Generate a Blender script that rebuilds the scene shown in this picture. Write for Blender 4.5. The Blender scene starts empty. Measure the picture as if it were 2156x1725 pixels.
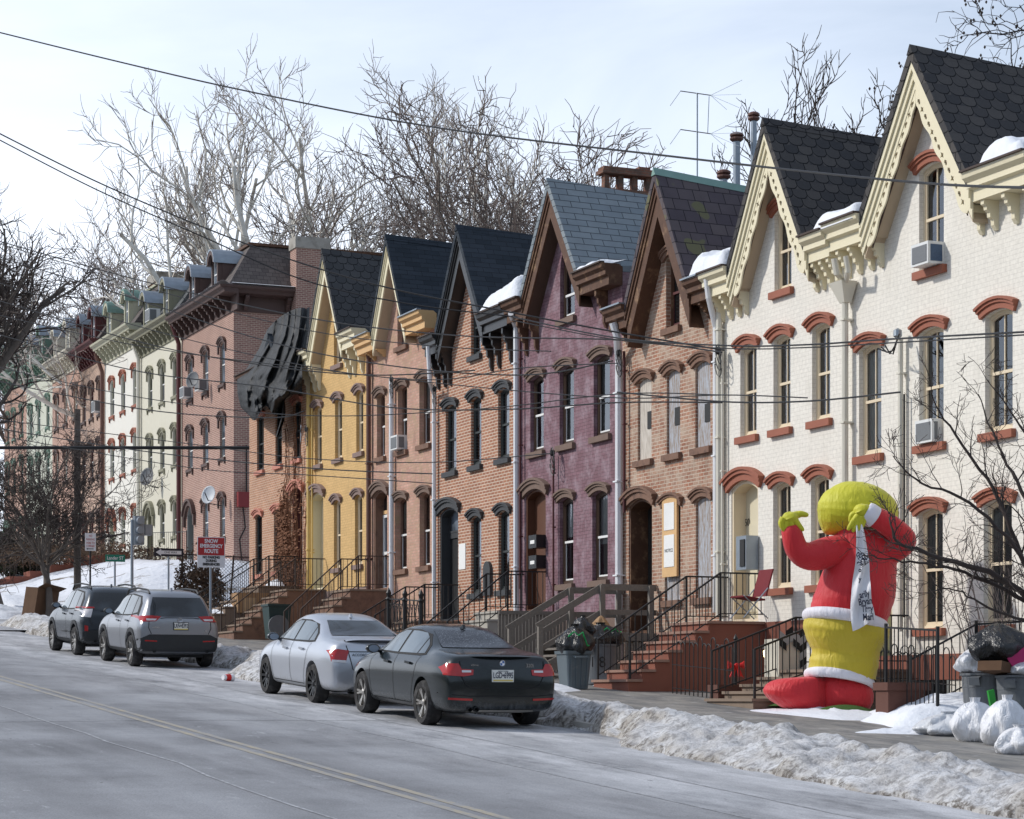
import bpy, bmesh, math, random
from mathutils import Vector, Matrix, noise
from mathutils.geometry import tessellate_polygon
from mathutils.bvhtree import BVHTree
R = math.radians
random.seed(7)
SC = bpy.context.scene
COL = SC.collection

# ------------------------------------------------------------------ camera
YAW = math.atan(2028.0 / 4800.0)
cam = bpy.data.cameras.new('camera'); camo = bpy.data.objects.new('camera', cam); COL.objects.link(camo)
camo.location = (0, 0, 0); camo.rotation_euler = (R(90), 0, -YAW)
cam.sensor_width = 36; cam.lens = 36 * 4800 / 2156
cam.shift_y = (1470 - 862.5) / 2156
cam.clip_start = .1; cam.clip_end = 4000
SC.camera = camo

# ------------------------------------------------------------------ sky and sun
SUN_DIR = Vector((-.86, .50, .72)).normalized()     # towards the sun
w = bpy.data.worlds.new("World"); SC.world = w; w.use_nodes = True
nt = w.node_tree; nt.nodes.clear()
out = nt.nodes.new('ShaderNodeOutputWorld'); bg = nt.nodes.new('ShaderNodeBackground')
sky = nt.nodes.new('ShaderNodeTexSky'); sky.sky_type = 'NISHITA'; sky.sun_disc = False
sky.sun_elevation = math.asin(SUN_DIR.z); sky.sun_rotation = math.atan2(SUN_DIR.x, SUN_DIR.y)
sky.air_density = 1.0; sky.dust_density = .6; sky.ozone_density = 2.0
tc = nt.nodes.new('ShaderNodeTexCoord'); mp = nt.nodes.new('ShaderNodeMapping')
mp.inputs['Scale'].default_value = (1.6, 1.6, 7.0); mp.inputs['Rotation'].default_value = (0, R(8), R(20))
nz = nt.nodes.new('ShaderNodeTexNoise'); nz.inputs['Scale'].default_value = 1.6; nz.inputs['Detail'].default_value = 7
nz.inputs['Roughness'].default_value = .55; nz.inputs['Distortion'].default_value = .6
rp = nt.nodes.new('ShaderNodeValToRGB'); rp.color_ramp.elements[0].position = .26; rp.color_ramp.elements[1].position = .66
rp.color_ramp.elements[0].color = (.62, .62, .62, 1); rp.color_ramp.elements[1].color = (.93, .93, .93, 1)
mx = nt.nodes.new('ShaderNodeMix'); mx.data_type = 'RGBA'
mx.inputs['B'].default_value = (9.7, 10.4, 11.6, 1)
nt.links.new(tc.outputs['Generated'], mp.inputs['Vector']); nt.links.new(mp.outputs[0], nz.inputs['Vector'])
nt.links.new(nz.outputs['Fac'], rp.inputs['Fac'])
sx_ = nt.nodes.new('ShaderNodeSeparateXYZ'); nt.links.new(tc.outputs['Generated'], sx_.inputs[0])
def wm(op, a, b):
    x = nt.nodes.new('ShaderNodeMath'); x.operation = op
    for i, v in enumerate((a, b)):
        if isinstance(v, (int, float)): x.inputs[i].default_value = v
        else: nt.links.new(v, x.inputs[i])
    return x.outputs[0]
# thin high cloud: thicker towards the horizon and up the street, clearer overhead to the right
hzn = wm('MULTIPLY', wm('SUBTRACT', .34, sx_.outputs[2]), 1.5); lft = wm('MULTIPLY', wm('SUBTRACT', sx_.outputs[1], .86), 2.6)
fac = wm('MINIMUM', wm('MAXIMUM', wm('ADD', wm('SUBTRACT', rp.outputs['Color'], .36), wm('ADD', hzn, lft)), .30), .97)
nt.links.new(fac, mx.inputs['Factor'])
nt.links.new(sky.outputs[0], mx.inputs['A']); nt.links.new(mx.outputs['Result'], bg.inputs['Color'])
bg.inputs['Strength'].default_value = 0.112
nt.links.new(bg.outputs[0], out.inputs['Surface'])
sl = bpy.data.lights.new('sun', 'SUN'); sl.energy = 2.6; sl.angle = R(3.0); sl.color = (1, .955, .89)
so = bpy.data.objects.new('sun', sl); COL.objects.link(so)
so.rotation_euler = SUN_DIR.to_track_quat('Z', 'Y').to_euler(); so.location = (-20, 20, 40)
SC.view_settings.view_transform = 'Standard'; SC.view_settings.look = 'None'
SC.view_settings.exposure = 0.16; SC.view_settings.gamma = 1.0

# ------------------------------------------------------------------ materials
class NT:
    def __init__(s, name):
        s.m = bpy.data.materials.new(name); s.m.use_nodes = True; s.t = s.m.node_tree
        s.b = s.t.nodes['Principled BSDF']; s.o = s.t.nodes['Material Output']
    def n(s, typ, **kw):
        x = s.t.nodes.new('ShaderNode' + typ)
        for k, v in kw.items():
            if k in x.inputs: s.set(x.inputs[k], v)
            else: setattr(x, k, v)
        return x
    def set(s, inp, v):
        if isinstance(v, bpy.types.NodeSocket): s.t.links.new(v, inp)
        else:
            if isinstance(v, tuple) and len(v) == 3 and inp.type == 'RGBA': v = (*v, 1)
            inp.default_value = v
    def math(s, op, a, b=0.0, c=0.0):
        x = s.t.nodes.new('ShaderNodeMath'); x.operation = op
        s.set(x.inputs[0], a); s.set(x.inputs[1], b); s.set(x.inputs[2], c)
        return x.outputs[0]
    def mix(s, f, a, b, mode='MIX'):
        x = s.t.nodes.new('ShaderNodeMix'); x.data_type = 'RGBA'; x.blend_type = mode
        s.set(x.inputs['Factor'], f); s.set(x.inputs['A'], a); s.set(x.inputs['B'], b)
        return x.outputs['Result']
    def ramp(s, f, p0, p1, c0=(0, 0, 0), c1=(1, 1, 1)):
        x = s.t.nodes.new('ShaderNodeValToRGB'); e = x.color_ramp.elements
        e[0].position = p0; e[1].position = p1; e[0].color = (*c0, 1); e[1].color = (*c1, 1)
        s.set(x.inputs[0], f); return x.outputs['Color']
    def noise(s, scale, detail=4, rough=.55, vec=None, dist=0.0):
        x = s.n('TexNoise'); x.inputs['Scale'].default_value = scale; x.inputs['Detail'].default_value = detail
        x.inputs['Roughness'].default_value = rough; x.inputs['Distortion'].default_value = dist
        if vec is None: vec = s.obj()
        s.set(x.inputs['Vector'], vec); return x.outputs['Fac']
    def obj(s):
        if not hasattr(s, '_o'): s._o = s.n('TexCoord').outputs['Object']
        return s._o
    def mapv(s, scale=(1, 1, 1), vec=None, rot=(0, 0, 0)):
        x = s.n('Mapping'); x.inputs['Scale'].default_value = scale; x.inputs['Rotation'].default_value = rot
        s.set(x.inputs['Vector'], vec if vec is not None else s.obj()); return x.outputs[0]
    def uv(s, ks=1.0):
        # u runs along the wall or roof (y on faces turned to the street, x on gable sides), v is height
        sp = s.n('SeparateXYZ'); s.set(sp.inputs[0], s.obj())
        g = s.n('NewGeometry'); sn = s.n('SeparateXYZ'); s.set(sn.inputs[0], g.outputs['True Normal'])
        f = s.math('GREATER_THAN', s.math('ABSOLUTE', sn.outputs[0]), s.math('ABSOLUTE', sn.outputs[1]))
        u = s.math('ADD', s.math('MULTIPLY', sp.outputs[1], f), s.math('MULTIPLY', sp.outputs[0], s.math('SUBTRACT', 1.0, f)))
        v = s.math('MULTIPLY', sp.outputs[2], ks)
        c = s.n('CombineXYZ'); s.set(c.inputs[0], u); s.set(c.inputs[1], v)
        return c.outputs[0], u, v
    def bump(s, h, strength=.3, dist=.02):
        x = s.n('Bump'); x.inputs['Strength'].default_value = strength; x.inputs['Distance'].default_value = dist
        s.set(x.inputs['Height'], h); s.set(s.b.inputs['Normal'], x.outputs[0])
    def fin(s, col, rough=.7, metal=0.0, spec=.5):
        s.set(s.b.inputs['Base Color'], col); s.set(s.b.inputs['Roughness'], rough)
        s.b.inputs['Metallic'].default_value = metal; s.b.inputs['Specular IOR Level'].default_value = spec
        return s.m
def mul(c, k): return tuple(min(1, x * k) for x in c[:3])
def pm(name, col, rough=.6, metal=0.0, var=.15, vs=4.0, bump=.15, bs=60.0, spec=.4, dirt=None, dsc=1.2, dlo=.5, dhi=.7):
    s = NT(name)
    c = s.mix(s.noise(vs, 6), mul(col, 1 - var), mul(col, 1 + var))
    if dirt: c = s.mix(s.ramp(s.noise(dsc, 8, .65), dlo, dhi), c, dirt)
    if bump: s.bump(s.noise(bs, 3), bump, .01)
    return s.fin(c, rough, metal, spec)
def brick(name, c1, c2, mortar, wash=None, wlo=.45, whi=.65, var=.25, bumpk=.5, ms=.010, stain=None, row=.075, wid=.215, rough=.85):
    s = NT(name); vec, u, v = s.uv()
    b = s.n('TexBrick'); s.set(b.inputs['Vector'], vec)
    b.inputs['Scale'].default_value = 1; b.inputs['Brick Width'].default_value = wid; b.inputs['Row Height'].default_value = row
    b.inputs['Mortar Size'].default_value = ms; b.inputs['Mortar Smooth'].default_value = .3; b.inputs['Bias'].default_value = 0
    b.inputs['Color1'].default_value = (*c1, 1); b.inputs['Color2'].default_value = (*c2, 1); b.inputs['Mortar'].default_value = (*mortar, 1)
    n1 = s.noise(1.1, 7, .6)
    c = s.mix(1.0, b.outputs['Color'], s.ramp(n1, .3, .75, (1 - var,) * 3, (1 + var * .4,) * 3), 'MULTIPLY')
    c = s.mix(.35, c, s.ramp(s.noise(14, 2), .3, .7, (.7,) * 3, (1.15,) * 3), 'MULTIPLY')
    if wash: c = s.mix(s.ramp(s.noise(2.3, 9, .7), wlo, whi), c, wash)
    if stain: c = s.mix(s.ramp(s.noise(1.0, 8, .7, s.mapv((1.2, 1.2, .35))), .56, .78), c, stain)
    s.bump(s.math('ADD', s.math('MULTIPLY', b.outputs['Fac'], -1.0), s.math('MULTIPLY', s.noise(40, 3), .5)), bumpk, .012)
    return s.fin(c, rough, 0, .3)
def scallop(name, c1, c2, line, wid=.30, row=.205, hh=.42, ks=1.08):
    s = NT(name); vec, u, v = s.uv(ks)
    r = s.math('DIVIDE', v, row); ri = s.math('FLOOR', r); ry = s.math('FRACT', r)
    par = s.math('MULTIPLY', s.math('FRACT', s.math('MULTIPLY', ri, .5)), 1.0)
    cu = s.math('ADD', s.math('DIVIDE', u, wid), par); ci = s.math('FLOOR', cu)
    x = s.math('ABSOLUTE', s.math('SUBTRACT', s.math('FRACT', cu), .5))
    x2 = s.math('POWER', s.math('MULTIPLY', x, 2.0), 3.0)
    arc = s.math('MULTIPLY', x2, hh)
    d = s.math('SUBTRACT', ry, arc)
    l1 = s.math('LESS_THAN', s.math('ABSOLUTE', s.math('SUBTRACT', d, .03)), .06)
    l2 = s.math('MULTIPLY', s.math('GREATER_THAN', x, .47), s.math('GREATER_THAN', ry, hh))
    ln = s.math('MAXIMUM', l1, l2)
    below = s.math('LESS_THAN', d, 0.0)
    wn = s.n('TexWhiteNoise', noise_dimensions='3D'); cb = s.n('CombineXYZ')
    s.set(cb.inputs[0], ci); s.set(cb.inputs[1], ri); s.set(cb.inputs[2], below); s.set(wn.inputs['Vector'], cb.outputs[0])
    c = s.mix(wn.outputs['Value'], c1, c2)
    c = s.mix(.4, c, s.ramp(s.noise(30, 3), .3, .7, (.75,) * 3, (1.2,) * 3), 'MULTIPLY')
    c = s.mix(ln, c, line)
    s.bump(s.math('SUBTRACT', s.math('SUBTRACT', 1.0, ry), s.math('MULTIPLY', ln, .8)), .6, .02)
    return s.fin(c, .85, 0, .25)
def shingle(name, c1, c2, line, wid=.3, row=.15, ms=.006, ks=1.08, patch=None, off=.5, rough=.85):
    s = NT(name); vec, u, v = s.uv(ks)
    b = s.n('TexBrick'); s.set(b.inputs['Vector'], vec); b.offset = off
    b.inputs['Scale'].default_value = 1; b.inputs['Brick Width'].default_value = wid; b.inputs['Row Height'].default_value = row
    b.inputs['Mortar Size'].default_value = ms; b.inputs['Mortar Smooth'].default_value = .1
    b.inputs['Color1'].default_value = (*c1, 1); b.inputs['Color2'].default_value = (*c2, 1); b.inputs['Mortar'].default_value = (*line, 1)
    c = s.mix(.4, b.outputs['Color'], s.ramp(s.noise(3, 6), .3, .7, (.75,) * 3, (1.2,) * 3), 'MULTIPLY')
    if patch: c = s.mix(s.ramp(s.noise(1.4, 1), .60, .62), c, s.mix(b.outputs['Fac'], patch, line))
    s.bump(s.math('MULTIPLY', b.outputs['Fac'], -1.0), .5, .015)
    return s.fin(c, rough, 0, .3)
def glass(name, tint=(.02, .024, .03), r=.06):
    s = NT(name); n = s.noise(1.4, 2, .5)
    c = s.mix(s.ramp(s.noise(.9, 3), .45, .6), tint, mul(tint, 3.2))
    s.bump(n, .08, .05)
    return s.fin(c, r, 0, .7)
def paint(name, col, dirt, rough=.28, amt=(.5, .75), metal=.35, lowz=.75):
    s = NT(name); sp = s.n('SeparateXYZ'); s.set(sp.inputs[0], s.obj())
    low = s.n('MapRange'); s.set(low.inputs['Value'], sp.outputs[2]); low.inputs['From Min'].default_value = lowz; low.inputs['From Max'].default_value = .2
    st = s.noise(5, 8, .7, s.mapv((3, 3, .7))); fine = s.noise(90, 2)
    f = s.math('MULTIPLY', s.math('ADD', s.math('MULTIPLY', low.outputs[0], 1.1), .12), s.math('ADD', st, s.math('MULTIPLY', fine, .35)))
    f = s.ramp(f, amt[0], amt[1])
    c = s.mix(f, col, dirt); rr = s.mix(f, (rough,) * 3, (.8,) * 3)
    s.b.inputs['Coat Weight'].default_value = .25; s.b.inputs['Coat Roughness'].default_value = .05
    return s.fin(c, rr, metal, .5)
M = {}
def setup_mats():
    M['white_brick'] = brick('white_painted_brick', (.80, .765, .69), (.785, .75, .675), (.68, .645, .575), var=.05, bumpk=.14, ms=.006, stain=(.62, .585, .51))
    M['boarded_brick'] = brick('weathered_red_brick', (.42, .195, .12), (.31, .14, .09), (.60, .50, .40), wash=(.50, .40, .31), wlo=.42, whi=.68, var=.3, ms=.011, stain=(.13, .09, .065))
    M['purple_brick'] = brick('mauve_painted_brick', (.245, .135, .16), (.21, .115, .135), (.135, .075, .09), wash=(.42, .34, .38), wlo=.46, whi=.85, var=.2, ms=.007)
    M['orange_brick'] = brick('orange_brick', (.44, .20, .115), (.33, .14, .085), (.66, .53, .42), var=.18, ms=.013)
    M['pink_brick'] = brick('pale_pink_worn_brick', (.64, .385, .30), (.52, .29, .22), (.47, .33, .25), wash=(.42, .29, .19), wlo=.46, whi=.66, var=.25, ms=.009, stain=(.22, .14, .10))
    M['yellow_brick'] = brick('yellow_painted_brick', (.70, .46, .20), (.64, .42, .18), (.54, .35, .15), var=.12, ms=.006, stain=(.42, .27, .12))
    M['salmon_brick'] = brick('salmon_brick', (.52, .27, .165), (.42, .21, .13), (.62, .47, .35), wash=(.36, .24, .15), wlo=.55, whi=.8, var=.2, ms=.012)
    M['corner_brick'] = brick('pink_red_corner_brick', (.38, .205, .165), (.29, .15, .125), (.58, .46, .37), var=.15, ms=.013, row=.082, wid=.23)
    M['far_brick'] = brick('tan_far_brick', (.50, .33, .25), (.42, .27, .20), (.58, .46, .37), var=.15, ms=.013, row=.085, wid=.24)
    M['rose_brick'] = brick('rose_far_brick', (.50, .30, .235), (.43, .25, .19), (.55, .41, .33), var=.15, ms=.013, row=.085, wid=.24)
    M['chim_brick'] = brick('dark_chimney_brick', (.30, .13, .085), (.20, .09, .06), (.22, .16, .12), var=.3, ms=.01, wash=(.10, .07, .055))
    M['cream_wall'] = pm('cream_stucco', (.64, .61, .50), .85, var=.06, bs=30)
    M['white_wall'] = pm('white_stucco', (.74, .72, .65), .85, var=.05, bs=30)
    M['mint_wall'] = pm('pale_green_stucco', (.54, .55, .46), .85, var=.08, bs=30)
    M['slate_scallop'] = scallop('scalloped_slate', (.040, .040, .043), (.078, .072, .068), (.005, .005, .006))
    M['slate_scallop_grey'] = scallop('grey_scalloped_slate', (.045, .047, .05), (.07, .07, .072), (.008, .008, .009), .32, .23)
    M['asphalt_shingle'] = shingle('blue_black_shingle', (.018, .026, .036), (.032, .042, .055), (.008, .011, .016), .42, .14)
    M['grey_slate'] = shingle('grey_slate', (.20, .235, .26), (.245, .28, .30), (.07, .08, .09), .5, .17, .010)
    M['purple_slate'] = shingle('purple_slate', (.075, .062, .075), (.115, .095, .098), (.025, .02, .024), .36, .27, .010, patch=(.14, .135, .075))
    M['mansard_slate'] = shingle('weathered_mansard_slate', (.10, .085, .08), (.14, .12, .11), (.05, .04, .04), .3, .2, .010)
    M['mansard_grey'] = shingle('grey_mansard_slate', (.085, .09, .095), (.12, .125, .12), (.04, .04, .04), .3, .2, .010)
    M['red_trim'] = pm('brick_red_painted_stone', (.31, .105, .062), .65, var=.12, vs=3, bs=50)
    M['cream_trim'] = pm('cream_painted_wood', (.77, .70, .50), .55, var=.06, vs=2, dirt=(.45, .40, .28), dlo=.62, dhi=.8)
    M['cream_frame'] = pm('beige_window_frame', (.72, .61, .44), .5, var=.05)
    M['tan_soffit'] = pm('tan_soffit', (.50, .40, .28), .7, var=.06, bs=90)
    M['brown_wood'] = pm('dark_brown_weathered_wood', (.10, .048, .027), .7, var=.4, vs=6, dirt=(.26, .155, .085), dsc=4, dlo=.55, dhi=.72)
    M['black_wood'] = pm('black_painted_wood', (.012, .012, .013), .35, var=.2, spec=.6)
    M['charcoal_stone'] = pm('charcoal_painted_stone', (.045, .048, .052), .6, var=.25)
    M['brownstone'] = pm('brownstone', (.20, .115, .08), .85, var=.25, vs=6, dirt=(.11, .065, .05), dsc=5)
    M['taupe_stone'] = pm('taupe_painted_stone', (.17, .115, .09), .8, var=.15)
    M['mauve_stone'] = pm('mauve_painted_stone', (.235, .165, .145), .8, var=.12)
    M['salmon_trim'] = pm('salmon_painted_stone', (.52, .22, .16), .75, var=.12)
    M['cocoa_frame'] = pm('cocoa_window_frame', (.075, .045, .03), .5, var=.15)
    M['white_frame'] = pm('white_window_frame', (.78, .78, .76), .45, var=.05)
    M['dark_frame'] = pm('charcoal_window_frame', (.035, .042, .042), .45, var=.1)
    M['grey_frame'] = pm('grey_window_frame', (.22, .23, .22), .5, var=.1)
    M['olive_trim'] = pm('olive_painted_trim', (.25, .24, .17), .7, var=.12)
    M['palegreen_trim'] = pm('pale_olive_trim', (.46, .45, .34), .7, var=.1)
    M['umber_trim'] = pm('umber_cornice_paint', (.085, .05, .042), .6, var=.15)
    M['maroon_trim'] = pm('maroon_trim', (.10, .028, .028), .6, var=.15)
    M['green_trim'] = pm('faded_green_trim', (.14, .22, .17), .7, var=.2)
    M['ivory_trim'] = pm('ivory_trim', (.62, .58, .48), .7, var=.1)
    
    s = NT('window_glass'); tr = s.n('BsdfTransparent'); tr.inputs['Color'].default_value = (.72, .76, .78, 1); gl_ = s.n('BsdfGlossy'); gl_.inputs['Roughness'].default_value = .03; gl_.inputs['Color'].default_value = (.9, .93, 1, 1)
    bp = s.n('Bump'); bp.inputs['Strength'].default_value = .12; bp.inputs['Distance'].default_value = .05; s.set(bp.inputs['Height'], s.noise(1.2, 2, .5)); s.set(gl_.inputs['Normal'], bp.outputs[0])
    lw = s.n('LayerWeight'); lw.inputs['Blend'].default_value = .32; mxs = s.n('MixShader'); s.set(mxs.inputs[0], s.math('ADD', s.math('MULTIPLY', lw.outputs['Fresnel'], .9), .10)); s.set(mxs.inputs[1], tr.outputs[0]); s.set(mxs.inputs[2], gl_.outputs[0]); s.set(s.o.inputs['Surface'], mxs.outputs[0]); M['glass'] = s.m
    M['blind'] = pm('white_blind', (.55, .55, .52), .9, var=.05, bump=0); M['curtain_green'] = pm('grey_green_curtain', (.22, .26, .22), .9, var=.3, vs=16, bump=0); M['glass_blue'] = glass('blue_grey_glass', (.07, .085, .105), .08)
    M['glass_dark'] = glass('dark_glass', (.006, .007, .008), .1)
    M['interior'] = pm('dark_interior', (.02, .018, .016), .9, bump=0)  # near-black colour stands in for the shade inside the houses
    M['plywood'] = pm('weathered_grey_plywood', (.33, .35, .38), .85, var=.35, vs=3, dirt=(.24, .17, .11), dsc=2.2, dlo=.48, dhi=.7)
    s = NT('streaked_plywood'); c = s.mix(s.ramp(s.noise(6, 8, .75, s.mapv((4, 4, .6))), .42, .62), (.42, .45, .50), (.24, .165, .10)); M['plywood'] = s.fin(c, .85)
    s = NT('pale_plywood'); c = s.mix(s.ramp(s.noise(6, 8, .7, s.mapv((4, 4, .5))), .40, .7), (.62, .57, .50), (.30, .25, .20)); M['plywood_pale'] = s.fin(c, .85)
    M['new_wood'] = pm('new_pine', (.66, .42, .20), .7, var=.15)
    s = NT('weathered_deck_wood'); c = s.mix(s.noise(5, 8, .7, s.mapv((5, 5, 5))), (.10, .085, .072), (.26, .235, .205)); s.bump(s.noise(30, 4), .3, .01); M['deck_wood'] = s.fin(c, .9)
    M['white_pipe'] = pm('white_painted_pipe', (.74, .75, .77), .5, var=.06, dirt=(.5, .5, .5), dlo=.65, dhi=.85)
    M['cream_pipe'] = pm('cream_pipe', (.66, .63, .54), .5, var=.08)
    M['brown_pipe'] = pm('brown_pipe', (.14, .065, .048), .5, var=.15)
    M['yellow_pipe'] = pm('yellow_pipe', (.66, .46, .16), .5, var=.1)
    M['galv'] = pm('galvanised_metal', (.30, .34, .38), .45, .7, var=.2)
    M['copper'] = pm('green_copper', (.20, .33, .29), .7, var=.15)
    M['iron'] = pm('black_iron', (.015, .015, .016), .5, var=.3)
    M['iron_rust'] = pm('rusty_iron', (.06, .04, .032), .7, var=.4)
    M['red_stone'] = pm('red_painted_concrete', (.24, .085, .055), .8, var=.15, vs=2.5, dirt=(.16, .10, .08), dsc=2, dlo=.58, dhi=.8)
    M['red_stone_top'] = pm('worn_red_tread', (.31, .19, .145), .85, var=.15, vs=8)
    M['brown_stone_wall'] = pm('brown_painted_wall', (.115, .048, .034), .8, var=.15)
    M['concrete'] = pm('concrete', (.38, .36, .32), .9, var=.18, vs=3, dirt=(.22, .2, .17), dsc=2)
    M['tread_stone'] = pm('brown_stone_steps', (.22, .165, .125), .9, var=.2)
    s = NT('snow'); c = s.mix(s.noise(2, 6), (.70, .73, .78), (.80, .82, .86)); s.bump(s.noise(9, 6, .6), .5, .06); s.b.inputs['Subsurface Weight'].default_value = 0; M['snow'] = s.fin(c, .75, 0, .3)
    # ploughed bank: clean crust on top, grit and meltwater dirt in patches
    s = NT('dirty_snow'); n1 = s.noise(1.6, 9, .68); n2 = s.noise(9, 8, .75); n3 = s.noise(38, 3, .7)
    c = s.mix(s.ramp(n1, .36, .58), (.78, .785, .79), (.46, .425, .38))
    c = s.mix(s.ramp(n2, .45, .58), c, (.16, .14, .12))
    sp = s.n('SeparateXYZ'); s.set(sp.inputs[0], s.n('NewGeometry').outputs['Normal'])
    up = s.n('MapRange'); s.set(up.inputs['Value'], sp.outputs[2]); up.inputs['From Min'].default_value = .70; up.inputs['From Max'].default_value = .95
    c = s.mix(s.math('MULTIPLY', up.outputs[0], s.math('SUBTRACT', 1.0, s.math('MULTIPLY', n2, .9))), c, (.76, .77, .80))
    s.bump(s.math('ADD', n2, s.math('MULTIPLY', n3, .5)), .9, .06); M['dirty_snow'] = s.fin(c, .8, 0, .3)
    s = NT('yard_snow'); c = s.mix(s.noise(2, 6), (.68, .71, .77), (.80, .82, .86)); c = s.mix(s.ramp(s.noise(.55, 9, .68), .575, .63), c, (.17, .135, .095)); s.bump(s.noise(3, 7, .6), .7, .15); M['yard_snow'] = s.fin(c, .75, 0, .3)
    # salted asphalt
    s = NT('salted_asphalt'); v = s.mapv((1.0, .12, 1.0)); n1 = s.noise(1.1, 9, .65, v); n2 = s.noise(.35, 6, .6); n3 = s.noise(120, 2)
    c = s.mix(s.ramp(n1, .36, .68), (.15, .153, .163), (.30, .305, .32))
    c = s.mix(s.ramp(n2, .42, .70), c, (.35, .36, .38))
    spx = s.n('SeparateXYZ'); s.set(spx.inputs[0], s.obj()); lane = s.n('MapRange'); s.set(lane.inputs['Value'], s.math('ADD', spx.outputs[0], s.math('MULTIPLY', s.noise(.5, 4), 2.0))); lane.inputs['From Min'].default_value = 9.6; lane.inputs['From Max'].default_value = 12.2
    c = s.mix(s.math('MULTIPLY', lane.outputs[0], s.ramp(s.noise(1.8, 9, .72, s.mapv((1, .3, 1))), .34, .62)), c, (.56, .565, .585))
    tk = s.math('ABSOLUTE', s.math('SINE', s.math('MULTIPLY', spx.outputs[0], 1.75))); c = s.mix(s.math('MULTIPLY', s.math('POWER', tk, 3.0), .35), c, (.17, .172, .18))
    c = s.mix(s.ramp(s.noise(2.6, 10, .8, s.mapv((1, .25, 1))), .60, .72), c, (.44, .45, .47))
    c = s.mix(s.ramp(s.noise(7, 6, .7, s.mapv((1, .3, 1))), .66, .70), c, (.11, .11, .115))
    c = s.mix(.75, c, s.ramp(s.noise(55, 3, .7), .32, .68, (.62,) * 3, (1.25,) * 3), 'MULTIPLY')
    s.bump(n3, .5, .01); M['asphalt'] = s.fin(c, .82, 0, .35)
    s = NT('seal_line'); M['salt_line'] = s.fin(s.mix(s.ramp(s.noise(8, 6, .7), .45, .6), (.26, .265, .28), (.42, .43, .45)), .85)
    s = NT('worn_yellow_paint'); M['yellow_line'] = s.fin(s.mix(s.ramp(s.noise(5, 9, .8, s.mapv((1, .5, 1))), .40, .58), (.36, .315, .23), (.26, .26, .265)), .85)
    s = NT('damp_sidewalk'); vec = s.obj(); b = s.n('TexBrick'); s.set(b.inputs['Vector'], vec); b.offset = 0; b.inputs['Scale'].default_value = 1
    b.inputs['Brick Width'].default_value = 1.5; b.inputs['Row Height'].default_value = 1.5; b.inputs['Mortar Size'].default_value = .012
    b.inputs['Color1'].default_value = (.27, .255, .235, 1); b.inputs['Color2'].default_value = (.23, .22, .20, 1); b.inputs['Mortar'].default_value = (.08, .08, .075, 1)
    c = s.mix(s.ramp(s.noise(2.5, 8, .7, s.mapv((1, .4, 1))), .42, .6), b.outputs['Color'], (.13, .13, .13)); c = s.mix(s.ramp(s.noise(5, 6, .6), .62, .75), c, (.42, .42, .43))
    s.bump(s.noise(40, 4), .4, .01); M['sidewalk'] = s.fin(c, .7)
    M['earth'] = pm('winter_earth', (.16, .13, .10), .95, var=.3, vs=.5, dirt=(.55, .56, .58), dsc=.3)
    s = NT('bark'); M['unseen_hill'] = pm('unseen_dark_hillside', (.07, .06, .05), .95, var=.4, vs=.15, bump=0); M['bark'] = s.fin(s.mix(s.noise(4, 6), (.075, .06, .05), (.15, .125, .105)), .9)
    s = NT('sycamore_bark'); c = s.mix(s.ramp(s.noise(1.2, 5, .6), .52, .68), (.78, .75, .68), (.38, .33, .27)); M['sycamore'] = s.fin(c, .8)
    M['twig_pale'] = pm('pale_sycamore_twig', (.27, .23, .21), .9, bump=0); M['twig'] = pm('grey_brown_twig', (.16, .125, .11), .9, bump=0); M['twig_dark'] = pm('dark_twig', (.055, .042, .037), .9, bump=0)
    M['cable'] = pm('black_cable', (.012, .012, .013), .5, bump=0)
    M['rubber'] = pm('tyre_rubber', (.022, .021, .021), .85, var=.3, dirt=(.12, .115, .11), dsc=6, dlo=.5, dhi=.8)
    M['rim_alu'] = pm('alloy_rim', (.46, .44, .41), .35, .75, var=.15, dirt=(.2, .18, .16), dsc=8)
    M['rim_black'] = pm('black_rim', (.02, .02, .021), .35, .4)
    M['car_black'] = paint('dusty_graphite_paint', (.006, .010, .011), (.10, .105, .11), .20, (.60, 1.45), 0.0)
    M['car_silver'] = paint('silver_paint', (.50, .52, .56), (.46, .45, .42), .30, (.6, 1.3), .6)
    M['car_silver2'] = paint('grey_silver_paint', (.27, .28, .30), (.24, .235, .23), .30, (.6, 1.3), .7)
    M['car_grey'] = paint('slate_grey_paint', (.035, .043, .052), (.14, .14, .14), .26, (.6, 1.4), .3)
    M['car_glass'] = glass('car_glass', (.014, .018, .021), .06); M['car_glass_side'] = glass('car_side_glass', (.05, .06, .068), .04)
    s = NT('frosty_rear_glass'); c = s.mix(s.ramp(s.noise(60, 2, .5), .60, .68), (.022, .026, .034), (.25, .27, .30)); M['car_glass_dirty'] = s.fin(c, .2, 0, .5)
    M['plastic'] = pm('black_trim_plastic', (.022, .024, .026), .6, var=.2); M['seam'] = pm('panel_seam', (.006, .006, .007), .7, bump=0)
    s = NT('red_lamp'); M['lamp_red'] = s.fin(s.mix(s.noise(8, 1), (.48, .016, .014), (.30, .008, .010)), .15, 0, .6)
    s = NT('clear_lamp'); M['lamp_clear'] = s.fin((.62, .60, .60), .2, .2, .6)
    s = NT('chrome'); M['chrome'] = s.fin((.62, .63, .65), .18, 1.0)
    M['emblem_blue'] = pm('emblem_blue', (.02, .10, .32), .3, bump=0); M['plate'] = pm('plate_white', (.70, .70, .66), .5, var=.04, bump=0); M['plate_yellow'] = pm('plate_gold', (.62, .50, .12), .5, bump=0); M['ink'] = pm('dark_ink', (.02, .025, .05), .6, bump=0)
    M['ink_black'] = pm('black_ink', (.02, .02, .02), .6, bump=0)
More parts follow.
